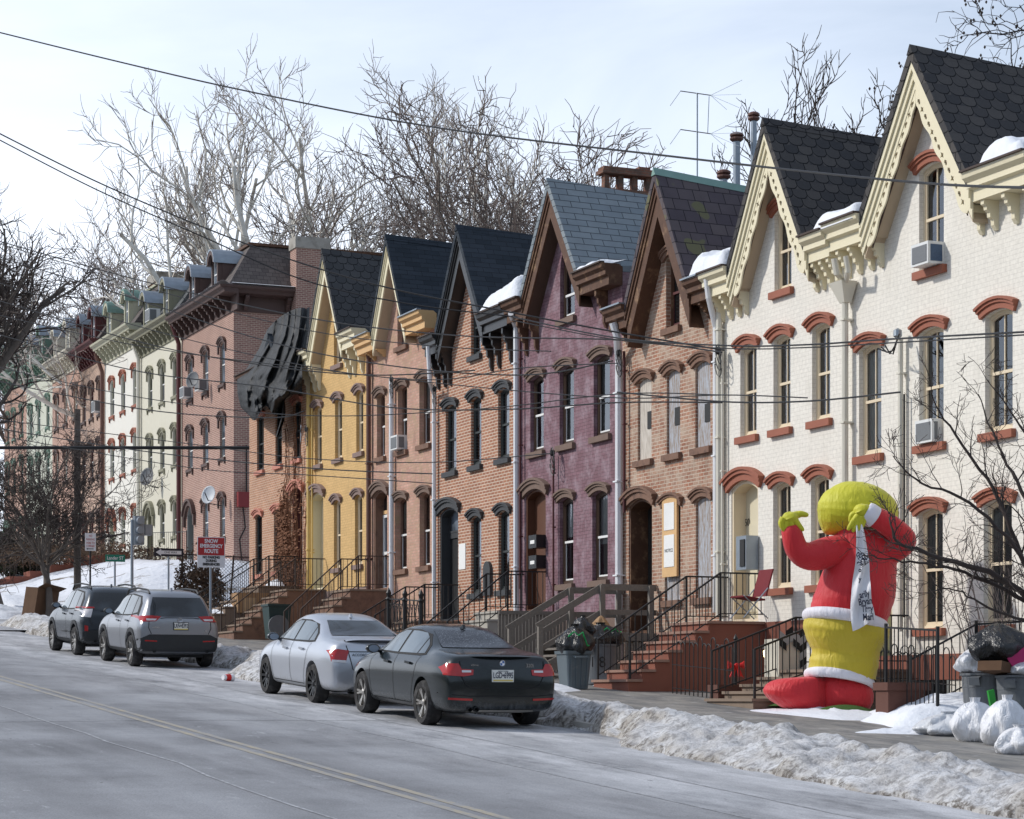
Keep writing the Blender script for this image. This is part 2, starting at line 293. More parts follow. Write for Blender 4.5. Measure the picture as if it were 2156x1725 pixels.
    M['sign_red'] = pm('sign_red', (.42, .025, .028), .5, var=.06); M['sign_white'] = pm('sign_white', (.76, .75, .76), .5, var=.05); M['sign_green'] = pm('sign_green', (.02, .20, .13), .5); M['sign_black'] = pm('sign_black', (.02, .02, .03), .5)
    M['can_grey'] = pm('grey_bin_plastic', (.13, .14, .15), .6, var=.15, vs=8, dirt=(.22, .22, .22), dsc=5, dlo=.6, dhi=.8); M['can_blue'] = pm('slate_blue_bin', (.10, .125, .14), .6, var=.15, dirt=(.2, .2, .2), dsc=5, dlo=.6, dhi=.8)
    M['can_green'] = pm('dark_green_bin', (.02, .045, .045), .5, var=.2)
    def bagm(n, c, r, t=0):
        s = NT(n); h = s.noise(5, 5, .6, s.mapv((1, 1, .5)), 1.2); s.bump(h, .9, .08); s.b.inputs['Transmission Weight'].default_value = t
        return s.fin(s.mix(s.noise(3, 4), mul(c, .85), c), r, 0, .6)
    M['bag_black'] = bagm('black_bin_bag', (.014, .014, .015), .25); M['bag_white'] = bagm('white_bin_bag', (.80, .81, .84), .35); M['bag_clear'] = bagm('translucent_bag', (.66, .68, .71), .3)
    s = NT('tarp'); n1 = s.noise(2.2, 5, .6, s.mapv((1, 1.6, .6)), .8); s.bump(n1, .8, .10); M['tarp'] = s.fin(s.mix(s.noise(2, 5), (.010, .011, .012), (.030, .032, .034)), .58, 0, .3)
    def fab(n, c):
        s = NT(n); wv = s.noise(2.5, 3, .5, s.mapv((3, 3, .6)), .8); pk = s.noise(3, 3, .6, s.mapv((7, 7, .8)), .5); s.bump(s.math('ADD', s.math('ADD', wv, s.math('MULTIPLY', pk, .35)), s.math('MULTIPLY', s.noise(24, 3), .10)), .55, .06); s.b.inputs['Sheen Weight'].default_value = .2
        return s.fin(s.mix(s.noise(1.6, 3), mul(c, .92), c), .55, 0, .35)
    M['inf_red'] = fab('red_nylon', (.62, .022, .030)); M['inf_yellow'] = fab('lime_yellow_nylon', (.58, .56, .025)); M['inf_gold'] = fab('mustard_nylon', (.60, .47, .035)); M['inf_white'] = fab('white_nylon', (.80, .78, .83))
    M['cloth'] = fab('white_cloth', (.82, .81, .83))
    M['bow'] = pm('red_ribbon', (.58, .014, .012), .45, var=.1); M['card'] = pm('cardboard', (.36, .22, .115), .85, var=.12); M['card_wet'] = pm('dark_cardboard', (.105, .055, .028), .85, var=.3)
    M['tape'] = pm('packing_tape', (.52, .36, .21), .5)
    M['magenta'] = pm('magenta_box', (.42, .02, .12), .5); M['grass'] = pm('green_turf', (.05, .11, .02), .95, var=.5, vs=30, bump=.8)
    M['stone_wall'] = pm('grey_rubble_wall', (.20, .185, .15), .95, var=.35, vs=5, dirt=(.10, .09, .07), dsc=3, bump=.6, bs=12)
    M['vine'] = pm('rusty_vine', (.19, .085, .045), .95, var=.4, bump=0); M['ivy'] = pm('dead_ivy', (.13, .085, .055), .95, var=.5, vs=20, bump=0)
    M['evergreen'] = pm('dark_evergreen', (.035, .04, .02), .95, var=.5, vs=15, bump=0)
    M['chair_red'] = pm('maroon_fabric', (.16, .012, .018), .8)
    M['chevron_b'] = pm('chevron_black', (.02, .02, .02), .9); M['chevron_g'] = pm('chevron_grey', (.35, .36, .36), .9)
    M['ac_white'] = pm('ac_casing', (.70, .71, .70), .5, var=.06); M['ac_grill'] = pm('ac_grill', (.16, .17, .18), .6, var=.2, vs=40); M['ac_blue'] = pm('ac_fins', (.05, .09, .16), .5, var=.4, vs=30)
    M['red_box'] = pm('red_metal_box', (.22, .028, .03), .5); M['dish'] = pm('grey_dish', (.50, .53, .56), .5)
    M['mail_black'] = pm('black_mailbox', (.012, .012, .013), .35); M['paper'] = pm('paper', (.80, .80, .78), .8, var=.04)
    s = NT('porch_lamp'); s.b.inputs['Emission Color'].default_value = (1, .72, .35, 1); s.b.inputs['Emission Strength'].default_value = 4; M['lamp_lit'] = s.fin((.8, .7, .4), .3)
    M['curtain'] = pm('pale_curtain', (.42, .42, .39), .9, var=.2, vs=12, bump=0); M['curtain_red'] = pm('maroon_curtain', (.16, .03, .028), .9, var=.2, vs=12, bump=0); M['curtain_lime'] = pm('lime_curtain', (.22, .23, .05), .9, var=.3, bump=0)
    M['door_brown'] = pm('brown_door', (.11, .045, .024), .6, var=.1); M['door_dark'] = pm('black_door', (.018, .019, .02), .5); M['door_cream'] = pm('cream_door', (.66, .60, .44), .6, var=.04); M['door_olive'] = pm('olive_door', (.16, .15, .07), .6)
setup_mats()

# ------------------------------------------------------------------ mesh helpers
class MB:
    def __init__(s): s.v = []; s.f = []; s.mi = []; s.cur = 0
    def m(s, i): s.cur = i; return s
    def add(s, vs, fs):
        b = len(s.v); s.v += [tuple(v) for v in vs]
        for f in fs: s.f.append(tuple(b + i for i in f)); s.mi.append(s.cur)
        return s
    def box(s, x0, x1, y0, y1, z0, z1):
        return s.add([(x0, y0, z0), (x1, y0, z0), (x1, y1, z0), (x0, y1, z0), (x0, y0, z1), (x1, y0, z1), (x1, y1, z1), (x0, y1, z1)],
                     [(0, 3, 2, 1), (4, 5, 6, 7), (0, 1, 5, 4), (1, 2, 6, 5), (2, 3, 7, 6), (3, 0, 4, 7)])
    def prism(s, a, b, caps=True):
        # a, b: matching 3D polygons
        n = len(a); s.add(list(a) + list(b), [(i, (i + 1) % n, n + (i + 1) % n, n + i) for i in range(n)])
        if caps:
            base = len(s.v) - 2 * n
            for off, ring in ((0, a), (n, b)):
                for t in tessellate_polygon([[Vector(p) for p in ring]]): s.f.append(tuple(base + off + i for i in t)); s.mi.append(s.cur)
        return s
    def ext(s, pts, axis, c0, c1):
        # 2D polygon extruded along an axis (0: pts are (y,z); 1: (x,z); 2: (x,y))
        def p3(p, c): return (c, p[0], p[1]) if axis == 0 else ((p[0], c, p[1]) if axis == 1 else (p[0], p[1], c))
        return s.prism([p3(p, c0) for p in pts], [p3(p, c1) for p in pts])
    def beam(s, a, b, w, h=None, up=(0, 0, 1)):
        a = Vector(a); b = Vector(b); h = h or w; d = (b - a).normalized(); u = Vector(up)
        if abs(d.dot(u)) > .98: u = Vector((0, 1, 0))
        sd = d.cross(u).normalized() * w / 2; u2 = sd.cross(d).normalized() * h / 2
        return s.prism([a + sd + u2, a - sd + u2, a - sd - u2, a + sd - u2], [b + sd + u2, b - sd + u2, b - sd - u2, b + sd - u2])
    def tube(s, pts, r, n=6, cap=True):
        pts = [Vector(p) for p in pts]; k = len(pts); rs = r if isinstance(r, (list, tuple)) else [r] * k
        b0 = len(s.v); u = None
        for i, p in enumerate(pts):
            d = (pts[min(i + 1, k - 1)] - pts[max(i - 1, 0)]).normalized()
            if u is None: u = d.orthogonal().normalized()
            else:
                u = (u - d * u.dot(d))
                u = u.normalized() if u.length > 1e-5 else d.orthogonal().normalized()
            w_ = d.cross(u)
            for j in range(n):
                a = 2 * math.pi * j / n; s.v.append(tuple(p + (u * math.cos(a) + w_ * math.sin(a)) * rs[i]))
        for i in range(k - 1):
            for j in range(n):
                s.f.append((b0 + i * n + j, b0 + i * n + (j + 1) % n, b0 + (i + 1) * n + (j + 1) % n, b0 + (i + 1) * n + j)); s.mi.append(s.cur)
        if cap:
            s.f.append(tuple(b0 + j for j in range(n))[::-1]); s.f.append(tuple(b0 + (k - 1) * n + j for j in range(n))); s.mi += [s.cur] * 2
        return s
    def lathe(s, prof, c, axis='z', n=20, sx=1, sy=1, caps=True):
        # prof: (r, h) pairs
        b0 = len(s.v); k = len(prof)
        for r, h in prof:
            for j in range(n):
                a = 2 * math.pi * j / n; x, y = r * math.cos(a) * sx, r * math.sin(a) * sy
                p = (x, y, h) if axis == 'z' else ((h, x, y) if axis == 'x' else (x, h, y))
                s.v.append((c[0] + p[0], c[1] + p[1], c[2] + p[2]))
        for i in range(k - 1):
            for j in range(n):
                s.f.append((b0 + i * n + j, b0 + i * n + (j + 1) % n, b0 + (i + 1) * n + (j + 1) % n, b0 + (i + 1) * n + j)); s.mi.append(s.cur)
        if caps and prof[0][0] > 1e-4: s.f.append(tuple(b0 + j for j in range(n))); s.mi.append(s.cur)
        if caps and prof[-1][0] > 1e-4: s.f.append(tuple(b0 + (k - 1) * n + j for j in range(n))); s.mi.append(s.cur)
        return s
    def grid(s, fn, nu, nv):
        b0 = len(s.v)
        for i in range(nu + 1):
            for j in range(nv + 1): s.v.append(tuple(fn(i / nu, j / nv)))
        for i in range(nu):
            for j in range(nv):
                a = b0 + i * (nv + 1) + j; s.f.append((a, a + nv + 1, a + nv + 2, a + 1)); s.mi.append(s.cur)
        return s
    def build(s, name, mats, parent=None, org=(0, 0, 0), smooth=False, fix=True):
        me = bpy.data.meshes.new(name); o_ = Vector(org)
        me.from_pydata([(v[0] - o_.x, v[1] - o_.y, v[2] - o_.z) for v in s.v], [], s.f)
        if not isinstance(mats, (list, tuple)): mats = [mats]
        for m_ in mats: me.materials.append(M[m_] if isinstance(m_, str) else m_)
        if len(mats) > 1: me.polygons.foreach_set('material_index', s.mi)
        if fix:
            bm = bmesh.new(); bm.from_mesh(me); bmesh.ops.remove_doubles(bm, verts=bm.verts, dist=1e-5) if smooth else None
            bmesh.ops.recalc_face_normals(bm, faces=bm.faces); bm.to_mesh(me); bm.free()
        if smooth: me.polygons.foreach_set('use_smooth', [True] * len(me.polygons))
        me.update()
        ob = bpy.data.objects.new(name, me); COL.objects.link(ob)
        if parent is not None: ob.parent = parent
        else: ob.location = org
        return ob
def tag(o, label=None, cat=None, group=None, kind=None):
    if label: o['label'] = label
    if cat: o['category'] = cat
    if group: o['group'] = group
    if kind: o['kind'] = kind
    return o
def thing(name, label, cat, loc, group=None, rz=0.0):
    o = bpy.data.objects.new(name, None); COL.objects.link(o); o.location = loc; o.rotation_euler = (0, 0, rz)
    o.empty_display_size = .2
    return tag(o, label, cat, group)
def copy_tree(o, loc, label=None, rz=None, parent=None):
    c = o.copy(); COL.objects.link(c)
    if parent is None:
        c.location = loc
        if rz is not None: c.rotation_euler = (0, 0, rz)
        if label: c['label'] = label
    else: c.parent = parent
    for ch in [k for k in bpy.data.objects if k.parent == o]: copy_tree(ch, None, parent=c)
    return c
def text(s, size, name, matn, place, parent=None, org=(0, 0, 0), face='-y', ext=.001, sx=1.0, bold=.0, rot=0.0):
    cu = bpy.data.curves.new(name, 'FONT'); cu.body = s; cu.size = size; cu.align_x = 'CENTER'; cu.align_y = 'CENTER'; cu.extrude = ext; cu.offset = bold
    to = bpy.data.objects.new(name, cu); me = bpy.data.meshes.new_from_object(to); bpy.data.objects.remove(to)
    me.materials.clear(); me.materials.append(M[matn])
    mt = Matrix.Rotation(R(90), 4, 'X')
    if face == '-x': mt = Matrix.Rotation(R(-90), 4, 'Z') @ mt
    me.transform(mt @ Matrix.Rotation(rot, 4, 'Z') @ Matrix.Diagonal((sx, 1, 1, 1)))
    me.transform(Matrix.Translation(Vector(place) - Vector(org)))
    o = bpy.data.objects.new(name, me); COL.objects.link(o)
    if parent is not None: o.parent = parent
    else: o.location = org
    return o
def at(px, py, X):
    # point of the street-parallel plane x = X seen at a place of the (2156 px wide) survey photo
    r = (px - 1078) / 4800; z = (1470 - py) / 4800
    dx = r * math.cos(YAW) + math.sin(YAW); dy = -r * math.sin(YAW) + math.cos(YAW); t = X / dx
    return Vector((X, dy * t, z * t))
def aty(px, py, Y):
    r = (px - 1078) / 4800; z = (1470 - py) / 4800
    dx = r * math.cos(YAW) + math.sin(YAW); dy = -r * math.sin(YAW) + math.cos(YAW); t = Y / dy
    return Vector((dx * t, Y, z * t))
def GZ(y): return -2.2 + .06 * y          # street level along the hill
def SZ(y): return GZ(y) + .07             # sidewalk

# ------------------------------------------------------------------ ground, road, snow
def fbm(x, y, sc, o=4): return noise.fractal(Vector((x * sc, y * sc, 3.1)), 1.0, 2.0, o)
def strip(name, xs, ys, zf, m_, kind='structure', smooth=True):
    mb = MB(); b0 = 0
    for y in ys:
        for x in xs: mb.v.append((x, y, zf(x, y)))
    nx = len(xs)
    for j in range(len(ys) - 1):
        for i in range(nx - 1): mb.f.append((j * nx + i, j * nx + i + 1, (j + 1) * nx + i + 1, (j + 1) * nx + i)); mb.mi.append(0)
    o = mb.build(name, m_, smooth=smooth, fix=False)
    return tag(o, kind=kind)
def rng(a, b, st):
    n = max(1, int(round((b - a) / st))); return [a + (b - a) * i / n for i in range(n + 1)]
def hill(y):
    if y < -30: return GZ(-30)
    if y > 170: return GZ(170)
    return GZ(y)
def ground_z(x, y):
    z = hill(y) - .30
    if x > 30: z += min(1, (x - 30) / 25) * 4.0 * max(0, min(1, (y - 60) / 30))
    return z
strip('ground', [-1500, -300, -80, -30, -12, 0, 13, 20, 30, 40, 60, 100, 300, 1500], [-1500, -200, -60, -30, 0, 20, 40, 60, 75, 90, 110, 140, 170, 240, 500, 1800], ground_z, 'earth')
def road_z(x, y): return hill(y) - .0 - .03 * max(0, (abs(x - 7.7) - 1.5) / 4.0)
strip('road', [2.0, 3, 4, 5, 6, 7, 8, 9, 10, 11, 12, 13, 13.6], rng(-6, 72, 2), road_z, 'asphalt')
strip('far_road', [2.0, 5, 8, 11, 13.6], rng(84.5, 170, 6), road_z, 'asphalt')
strip('cross_street', rng(-20, 60, 3), [72, 75, 78, 81, 84.5], lambda x, y: hill(y) + (.0 if x < 13.6 else .02 * (x - 13.6)) + .0, 'asphalt')
strip('near_sidewalk', [-6, -3, 0, 1.9], rng(-10, 170, 4), lambda x, y: hill(y) + .08, 'sidewalk')
strip('unseen_hills', rng(-400, 500, 30), [-260, -200, -150, -118, -112], lambda x, y: GZ(-30) - 2 + (36 + 10 * fbm(x * .02, 1, 1, 3)) * max(0, min(1, (-y - 112) / 60)), 'unseen_hill')  # unseen dark hills behind the camera, added to darken reflections in cars and glass
strip('unseen_hills', [-260, -200, -150, -105, -100], rng(-150, 420, 30), lambda x, y: hill(y) - 2 + (34 + 9 * fbm(y * .02, 2, 1, 3)) * max(0, min(1, (-x - 100) / 55)), 'unseen_hill')  # added likewise: unseen hills off to the left for dark reflections
def line(name, x, w_, y0, y1, m_, dx=0.0, lift=.004):
    mb = MB(); ys = rng(y0, y1, 1.5)
    for k, y in enumerate(ys):
        xx = x + dx * (y - y0) + fbm(x, y, .25, 2) * (.14 if m_ == 'salt_line' else .006)
        for q in (-w_ / 2, w_ / 2): mb.v.append((xx + q, y, road_z(xx + q, y) + lift))
    for k in range(len(ys) - 1): mb.f.append((2 * k, 2 * k + 1, 2 * k + 3, 2 * k + 2)); mb.mi.append(0)
    return tag(mb.build(name, m_, fix=False), kind='structure')
line('road_marking', 7.64, .10, 4, 71, 'yellow_line'); line('road_marking', 7.86, .10, 4, 71, 'yellow_line')
for x, dx in ((10.15, .0), (6.4, -.004), (11.2, .003)): line('road_seam', x, .035, 5, 70, 'salt_line', dx)
for y in (17.5, 31.0): 
    mb = MB(); xs = rng(3, 11.5, .5)
    for x in xs:
        for q in (-.02, .02): yy = y + .25 * fbm(x, y, .3, 2) + q + .05 * x; mb.v.append((x, yy, road_z(x, yy) + .006))
    for k in range(len(xs) - 1): mb.f.append((2 * k, 2 * k + 1, 2 * k + 3, 2 * k + 2)); mb.mi.append(0)
    tag(mb.build('road_seam', 'salt_line', fix=False), kind='structure')
# kerb and sidewalk
mb = MB()
for y in rng(-6, 70, 2)[:-1]: mb.prism([(13.6, y, GZ(y) - .4), (13.75, y, GZ(y) - .4), (13.75, y, SZ(y) + .004), (13.6, y, SZ(y) + .004)], [(13.6, y + 2, GZ(y + 2) - .4), (13.75, y + 2, GZ(y + 2) - .4), (13.75, y + 2, SZ(y + 2) + .004), (13.6, y + 2, SZ(y + 2) + .004)], False)
tag(mb.build('kerb', 'concrete'), kind='structure')
strip('sidewalk', [13.75, 15, 16, 17, 18, 19, 20, 21.2], rng(-6, 72, 2), lambda x, y: SZ(y) , 'sidewalk')
strip('far_sidewalk', [13.6, 15, 16.5], rng(84.5, 170, 4), lambda x, y: SZ(y), 'sidewalk')
# ploughed snow bank along the kerb
def bank_z(x, y):
    x0 = 12.75 if y < 26.5 else min(13.45, 12.75 + (y - 26.5) * .45)
    if 39.8 < y < 46.6: x0 = 13.45 - .95 * math.sin(math.pi * (y - 39.8) / 6.8)
    x1 = 15.0 + .35 * fbm(5, y, .5, 2)
    if y > 50: x1 = 14.9
    x0 += .22 * fbm(1, y, .8, 3)
    t = (x - x0) / (x1 - x0)
    if t <= 0 or t >= 1: return GZ(y) - .25
    prof = math.sin(math.pi * min(1, t * 1.05) ** .75)
    h = .27 + .14 * fbm(2, y, .45, 3)
    if 22 < y < 24.5: h *= .78
    lump = noise.voronoi(Vector((x * 2.6, y * 1.7, 0)))[0]; z = prof * h + .10 * fbm(x, y, 1.4, 5) * min(1, prof * 2.2) + .05 * fbm(x, y, 5, 4) * min(1, prof * 2) + .15 * (.40 - lump[0]) * min(1, prof * 1.6)
    k = max(0, min(1, (x - 13.6) / .2))
    return GZ(y) - .03 * (1 - k) + .07 * k + max(-.03, z)
tag(strip('snow_bank', rng(12.2, 15.8, .06), rng(12, 70, .09), bank_z, 'dirty_snow', 'structure'), kind='structure')
def mound(name, cx, cy, rx, ry, h, m_='snow', base=None, seed=1.0, n=40):
    b = SZ(cy) if base is None else base
    mb = MB()
    def fn(u, v):
        a = 2 * math.pi * v; r = u
        x = cx + rx * r * math.cos(a) * (1 + .18 * math.sin(3 * a + seed)); y = cy + ry * r * math.sin(a) * (1 + .15 * math.sin(2 * a + seed * 2))
        zz = h * (1 - r * r) ** 1.1 * (1 + .35 * fbm(x + seed, y, 1.6, 3)) + .03 * fbm(x, y + seed, 6, 3) * (1 - r)
        return (x, y, b + .06 * (y - cy) + zz - .03 * r)
    mb.grid(fn, n // 2, n); return tag(mb.build(name, m_, smooth=True), kind='structure')

# ------------------------------------------------------------------ houses
def arc(y0, y1, zs, rise, off=0.0, ext=0.0, n=8):
    w_ = y1 - y0; c = (y0 + y1) / 2
    r0 = (w_ * w_ / 4 + rise * rise) / (2 * rise); cz = zs + rise - r0
    th = math.asin(min(1, (w_ / 2) / r0)) + ext / r0; r = r0 + off
    return [(c + r * math.sin(-th + 2 * th * i / n), cz + r * math.cos(-th + 2 * th * i / n)) for i in range(n + 1)]
def opening(y0, y1, zb, zs, rise, pointed=False, n=8):
    if rise <= 0: return [(y0, zb), (y0, zs), (y1, zs), (y1, zb)]
    if pointed:
        c = (y0 + y1) / 2; left = []
        for i in range(5): t = i / 4; left.append((y0 + (c - y0) * (1 - math.cos(t * 1.45)) / (1 - math.cos(1.45)), zs + rise * math.sin(t * math.pi / 2)))
        return [(y0, zb)] + left + [(2 * c - p[0], p[1]) for p in left[:-1][::-1]] + [(y1, zb)]
    return [(y0, zb)] + arc(y0, y1, zs, rise, n=n) + [(y1, zb)]
def inset(poly, d):
    ys = [p[0] for p in poly]; zs = [p[1] for p in poly]; cy = (min(ys) + max(ys)) / 2; z0, z1 = min(zs), max(zs)
    ky = 1 - 2 * d / (max(ys) - min(ys)); kz = 1 - 2 * d / (z1 - z0); cz = (z0 + z1) / 2
    return [(cy + (p[0] - cy) * ky, cz + (p[1] - cz) * kz) for p in poly]
def ring(mb, a, b, x0, x1):
    # frame between two matching outlines a (outer) and b (inner), front x0, back x1
    n = len(a); b0 = len(mb.v)
    mb.v += [(x0, *p) for p in a] + [(x0, *p) for p in b] + [(x1, *p) for p in a] + [(x1, *p) for p in b]
    for i in range(n):
        j = (i + 1) % n
        for f in ((i, j, n + j, n + i), (n + i, n + j, 3 * n + j, 3 * n + i), (i, 2 * n + i, 2 * n + j, j)):
            mb.f.append(tuple(b0 + k for k in f)); mb.mi.append(mb.cur)
def poly_face(mb, outer, holes, x):
    loops = [[Vector((0, *p)) for p in outer]] + [[Vector((0, *p)) for p in h] for h in holes]
    flat = [p for l in loops for p in l]; b0 = len(mb.v); mb.v += [(x, p.y, p.z) for p in flat]
    for t in tessellate_polygon(loops): mb.f.append(tuple(b0 + i for i in t)); mb.mi.append(mb.cur)
def window(P, org, X, y0, y1, zb, zs, rise, st, rev=None):
    fr, hd, sl_, gl = st['frame'], st['hood'], st['sill'], st.get('glass', 'glass')
    rev = st.get('rev', .16) if rev is None else rev; op = opening(y0, y1, zb, zs, rise, st.get('pointed'))
    mb = MB(); fw = st.get('fw', .05); i1 = inset(op, fw); ring(mb, op, i1, X + rev, X + rev + .03); i2 = inset(i1, .024); ring(mb, i1, i2, X + rev + .018, X + rev + .052)
    wn = mb.build('window', fr, P, org)
    if st.get('lab'): wn['label'] = st['lab']
    zm = (zb + zs) / 2 + .02; ym = (y0 + y1) / 2; mb = MB()
    if not st.get('board'):
        mb.box(X + rev + .014, X + rev + .046, y0 + fw, y1 - fw, zm - .025, zm + .025)
        mb.box(X + rev + .030, X + rev + .047, y0 + fw + .01, y1 - fw - .01, zb + fw, zb + fw + .06)
        for yy_ in (y0 + fw + .002, y1 - fw - .032): mb.box(X + rev + .031, X + rev + .0465, yy_, yy_ + .03, zb + fw + .03, zm)
        if st.get('muntin'): mb.box(X + rev + .026, X + rev + .0462, ym - .010, ym + .010, zb + fw, zs + rise - fw)
        if st.get('bars'):
            for k in (1, 2): zz = zb + (zs - zb) * (k * .25 + (0 if k == 1 else .25)); mb.box(X + rev + .04, X + rev + .048, y0 + fw, y1 - fw, zz - .012, zz + .012)
        mb.build('sash', st.get('sash', fr), wn, org)
    g = MB()
    if st.get('board'): ip = inset(op, .01); poly_face(g, ip, [], X + rev - .06); g.build('plywood_board', st['board'], wn, org)
    else:
        poly_face(g, i2, [], X + rev + .048); gp_ = g.build('pane', gl, wn, org, fix=False)
        if gp_.data.polygons[0].normal.x > 0: gp_.data.flip_normals()
    if hd:
        h = MB(); e = st.get('ear', .09)
        for k, (o0, o1, pr) in enumerate(st.get('prof', ((.01, .105, .06), (.105, .155, .09), (.155, .20, .12)))):
            a = arc(y0, y1, zs, max(rise, .06), o0, e); b = arc(y0, y1, zs, max(rise, .06), o1, e + .0)
            h.prism([(X - pr, *p) for p in a + b[::-1]], [(X + .01, *p) for p in a + b[::-1]])
        if st.get('legs'):
            for q in (a[0], a[-1]): h.box(X - .07, X + .005, q[0] - .05, q[0] + .05, q[1] - .45, q[1] - .02)
        h.build('lintel_hood', hd, wn, org)
    if sl_:
        s_ = MB(); s_.box(X - .09, X + rev - .002, y0 - .09, y1 + .09, zb - .13, zb - .001)
        if st.get('legs'):
            for q in (y0 - .04, y1 + .04): s_.box(X - .07, X + .01, q - .04, q + .04, zb - .3, zb - .13)
        s_.build('sill', sl_, wn, org)
    rw_ = random.Random(int(y0 * 100 + zb * 10)); cz = rw_.random()
    if gl == 'glass' and not st.get('board') and cz < st.get('cp', .7) and 'curtain' not in st:
        c = MB(); hgt = zs + rise - zb; cm = rw_.choice(['blind', 'curtain', 'curtain', 'curtain_green']); lo = zb + .02 if cz < .38 else zb + hgt * rw_.uniform(.35, .6); xx = X + rev + .10
        nf = 14; ya_, yb_ = y0 + .03, y1 - .03
        if cm == 'blind': c.add([(xx, ya_, lo), (xx, yb_, lo), (xx, yb_, zs + rise), (xx, ya_, zs + rise)], [(0, 1, 2, 3)])
        else: c.grid(lambda u, v: (xx + .02 * math.sin(u * 31), ya_ + (yb_ - ya_) * u, lo + (zs + rise - lo) * v), nf * 2, 1)
        c.build('curtain', cm, wn, org, fix=False)
    if st.get('curtain'):
        c = MB(); poly_face(c, inset(op, .03), [], X + rev + .2); c.build('curtain', st['curtain'], wn, org)
    return wn, op
def scroll(mb, x, y, z, d, h, w_=.11):
    p = [(0, 0), (-d, 0), (-d, -.16 * h), (-.82 * d, -.22 * h), (-.80 * d, -.34 * h), (-.60 * d, -.42 * h), (-.58 * d, -.58 * h), (-.36 * d, -.64 * h), (-.34 * d, -.84 * h), (-.16 * d, -h), (0, -h)]
    mb.ext([(x + a, z + b) for a, b in p], 1, y - w_ / 2, y + w_ / 2)
def gothic(sp):
    X = 21.0; XO = 20.62; y0, y1 = sp['y']; base = GZ(y0) - .35; org = (X, (y0 + y1) / 2, base)
    H = thing('row_house', sp['label'], 'house', org, 'gabled row houses up the hill')
    ze, za, c, hw = sp['ze'], sp['za'], sp['c'], sp['hw']; st = sp['st']; holes = []
    # windows and door first, so their openings can be cut in the wall
    zs1, zh1 = sp['f1']; zs2, zh2 = sp['f2']; d0, d1, dzb, dzs = sp['door']
    for k, (a, b) in enumerate(sp['w2']): 
        s2 = dict(st); s2.update(sp.get('x2', {}).get(k, {})); holes.append(window(H, org, X, a, b, zs2, zh2, .07, s2)[1])
    for k, (a, b) in enumerate(sp['w1']):
        s2 = dict(st); s2.update(sp.get('x1', {}).get(k, {})); holes.append(window(H, org, X, a, b, zs1, zh1, .07, s2)[1])
    aa, ab, azb, azs = sp['att']; s2 = dict(st); s2.update(sp.get('xa', {}))
    holes.append(window(H, org, X, aa, ab, azb, azs, sp.get('arise', .08), s2)[1])
    # door
    op = opening(d0, d1, dzb, dzs, .15); holes.append(op); dr = sp.get('drev', .27); dm = MB()
    mb = MB(); i1 = inset(op, .06); ring(mb, inset(op, .004), i1, X + .02, X + dr + .06)
    tz = dzb + 2.1; D = mb.build('door', sp['dframe'], H, org)
    if sp.get('dlab'): D['label'] = sp['dlab']
    if sp['dstyle'] == 'storm':
        m2 = MB(); a, b = d0 + .07, d1 - .07; zt = tz
        for q in ((a, a + .08, dzb, zt), (b - .08, b, dzb, zt), (a, b, dzb, dzb + .1), (a, b, zt - .08, zt), (a, b, dzb + 1.0, dzb + 1.08)): m2.box(X + dr - .03 - .002 * len(m2.v) / 8, X + dr + .03, *q)
        m2.build('storm_door', 'white_frame', D, org); m3 = MB(); m3.box(X + dr, X + dr + .02, a, b, dzb, zt); m3.build('pane', 'glass', D, org)
        m4 = MB(); m4.box(X + dr - .03, X + dr + .02, d0, d1, zt + .02, zt + .12); m4.build('transom', 'new_wood', D, org)
        m5 = MB(); poly_face(m5, opening(d0 + .05, d1 - .05, zt + .12, dzs, .17), [], X + dr + .01); m5.build('transom_pane', 'glass_dark', D, org)
    elif sp['dstyle'] == 'transom':
        m2 = MB(); m2.box(X + dr - .03, X + dr + .03, d0, d1, tz + .02, tz + .16); i2 = opening(d0 + .06, d1 - .06, tz + .16, dzs - .02, .17); i3 = inset(i2, .05); ring(m2, i2, i3, X + dr - .04, X + dr); m2.build('transom', sp['dframe'], D, org)
        m5 = MB(); poly_face(m5, i3, [], X + dr - .005); m5.build('transom_pane', 'glass_blue', D, org)
        m3 = MB(); m3.box(X + dr, X + dr + .05, d0 + .04, d1 - .04, dzb, tz); m3.build('door_leaf', sp['dleaf'], D, org)
    elif sp['dstyle'] == 'open':
        m3 = MB(); m3.box(X + dr + .02, X + dr + .05, d0 + .02, d1 - .02, dzb, dzs + .15); m3.build('door_leaf', sp['dleaf'], D, org)
        m4 = MB(); m4.box(X + .06, X + dr, d1 - .05, d1 - .002, dzb, tz); m4.build('side_panel', 'door_dark', D, org)
    elif sp['dstyle'] == 'plain':
        m3 = MB(); m3.box(X + dr + .02, X + dr + .05, d0 + .05, d1 - .05, dzb, dzs + .17); m3.build('door_leaf', sp['dleaf'], D, org)
        m4 = MB()
        for (p, q, r_, s_) in ((d0 + .16, d1 - .16, dzb + .2, dzb + .9), (d0 + .16, d1 - .16, dzb + 1.1, dzb + 1.9)): m4.box(X + dr + .005, X + dr + .025, p, q, r_, s_)
        m4.build('door_panel', sp['dleaf'], D, org); m5 = MB(); m5.lathe([(.0, -.05), (.03, -.04), (.03, 0), (.012, .02)], (X + dr, d0 + .14, dzb + 1.0), 'x', 8); m5.build('door_knob', 'chrome', D, org)
    h = MB(); e = .12
    for o0, o1, pr in ((.02, .15, .07), (.15, .22, .11), (.22, .275, .14)):
        a = arc(d0, d1, dzs, .13, o0, e, 12); b = arc(d0, d1, dzs, .13, o1, e, 12); h.prism([(X - pr, *p) for p in a + b[::-1]], [(X + .01, *p) for p in a + b[::-1]])
    if sp.get('dhood', st['hood']): h.build('door_hood', sp.get('dhood', st['hood']), D, org)
    # wall
    mb = MB(); zt = za - .12; k = (za - sp['zf']) / hw; gh = (zt - ze) / k
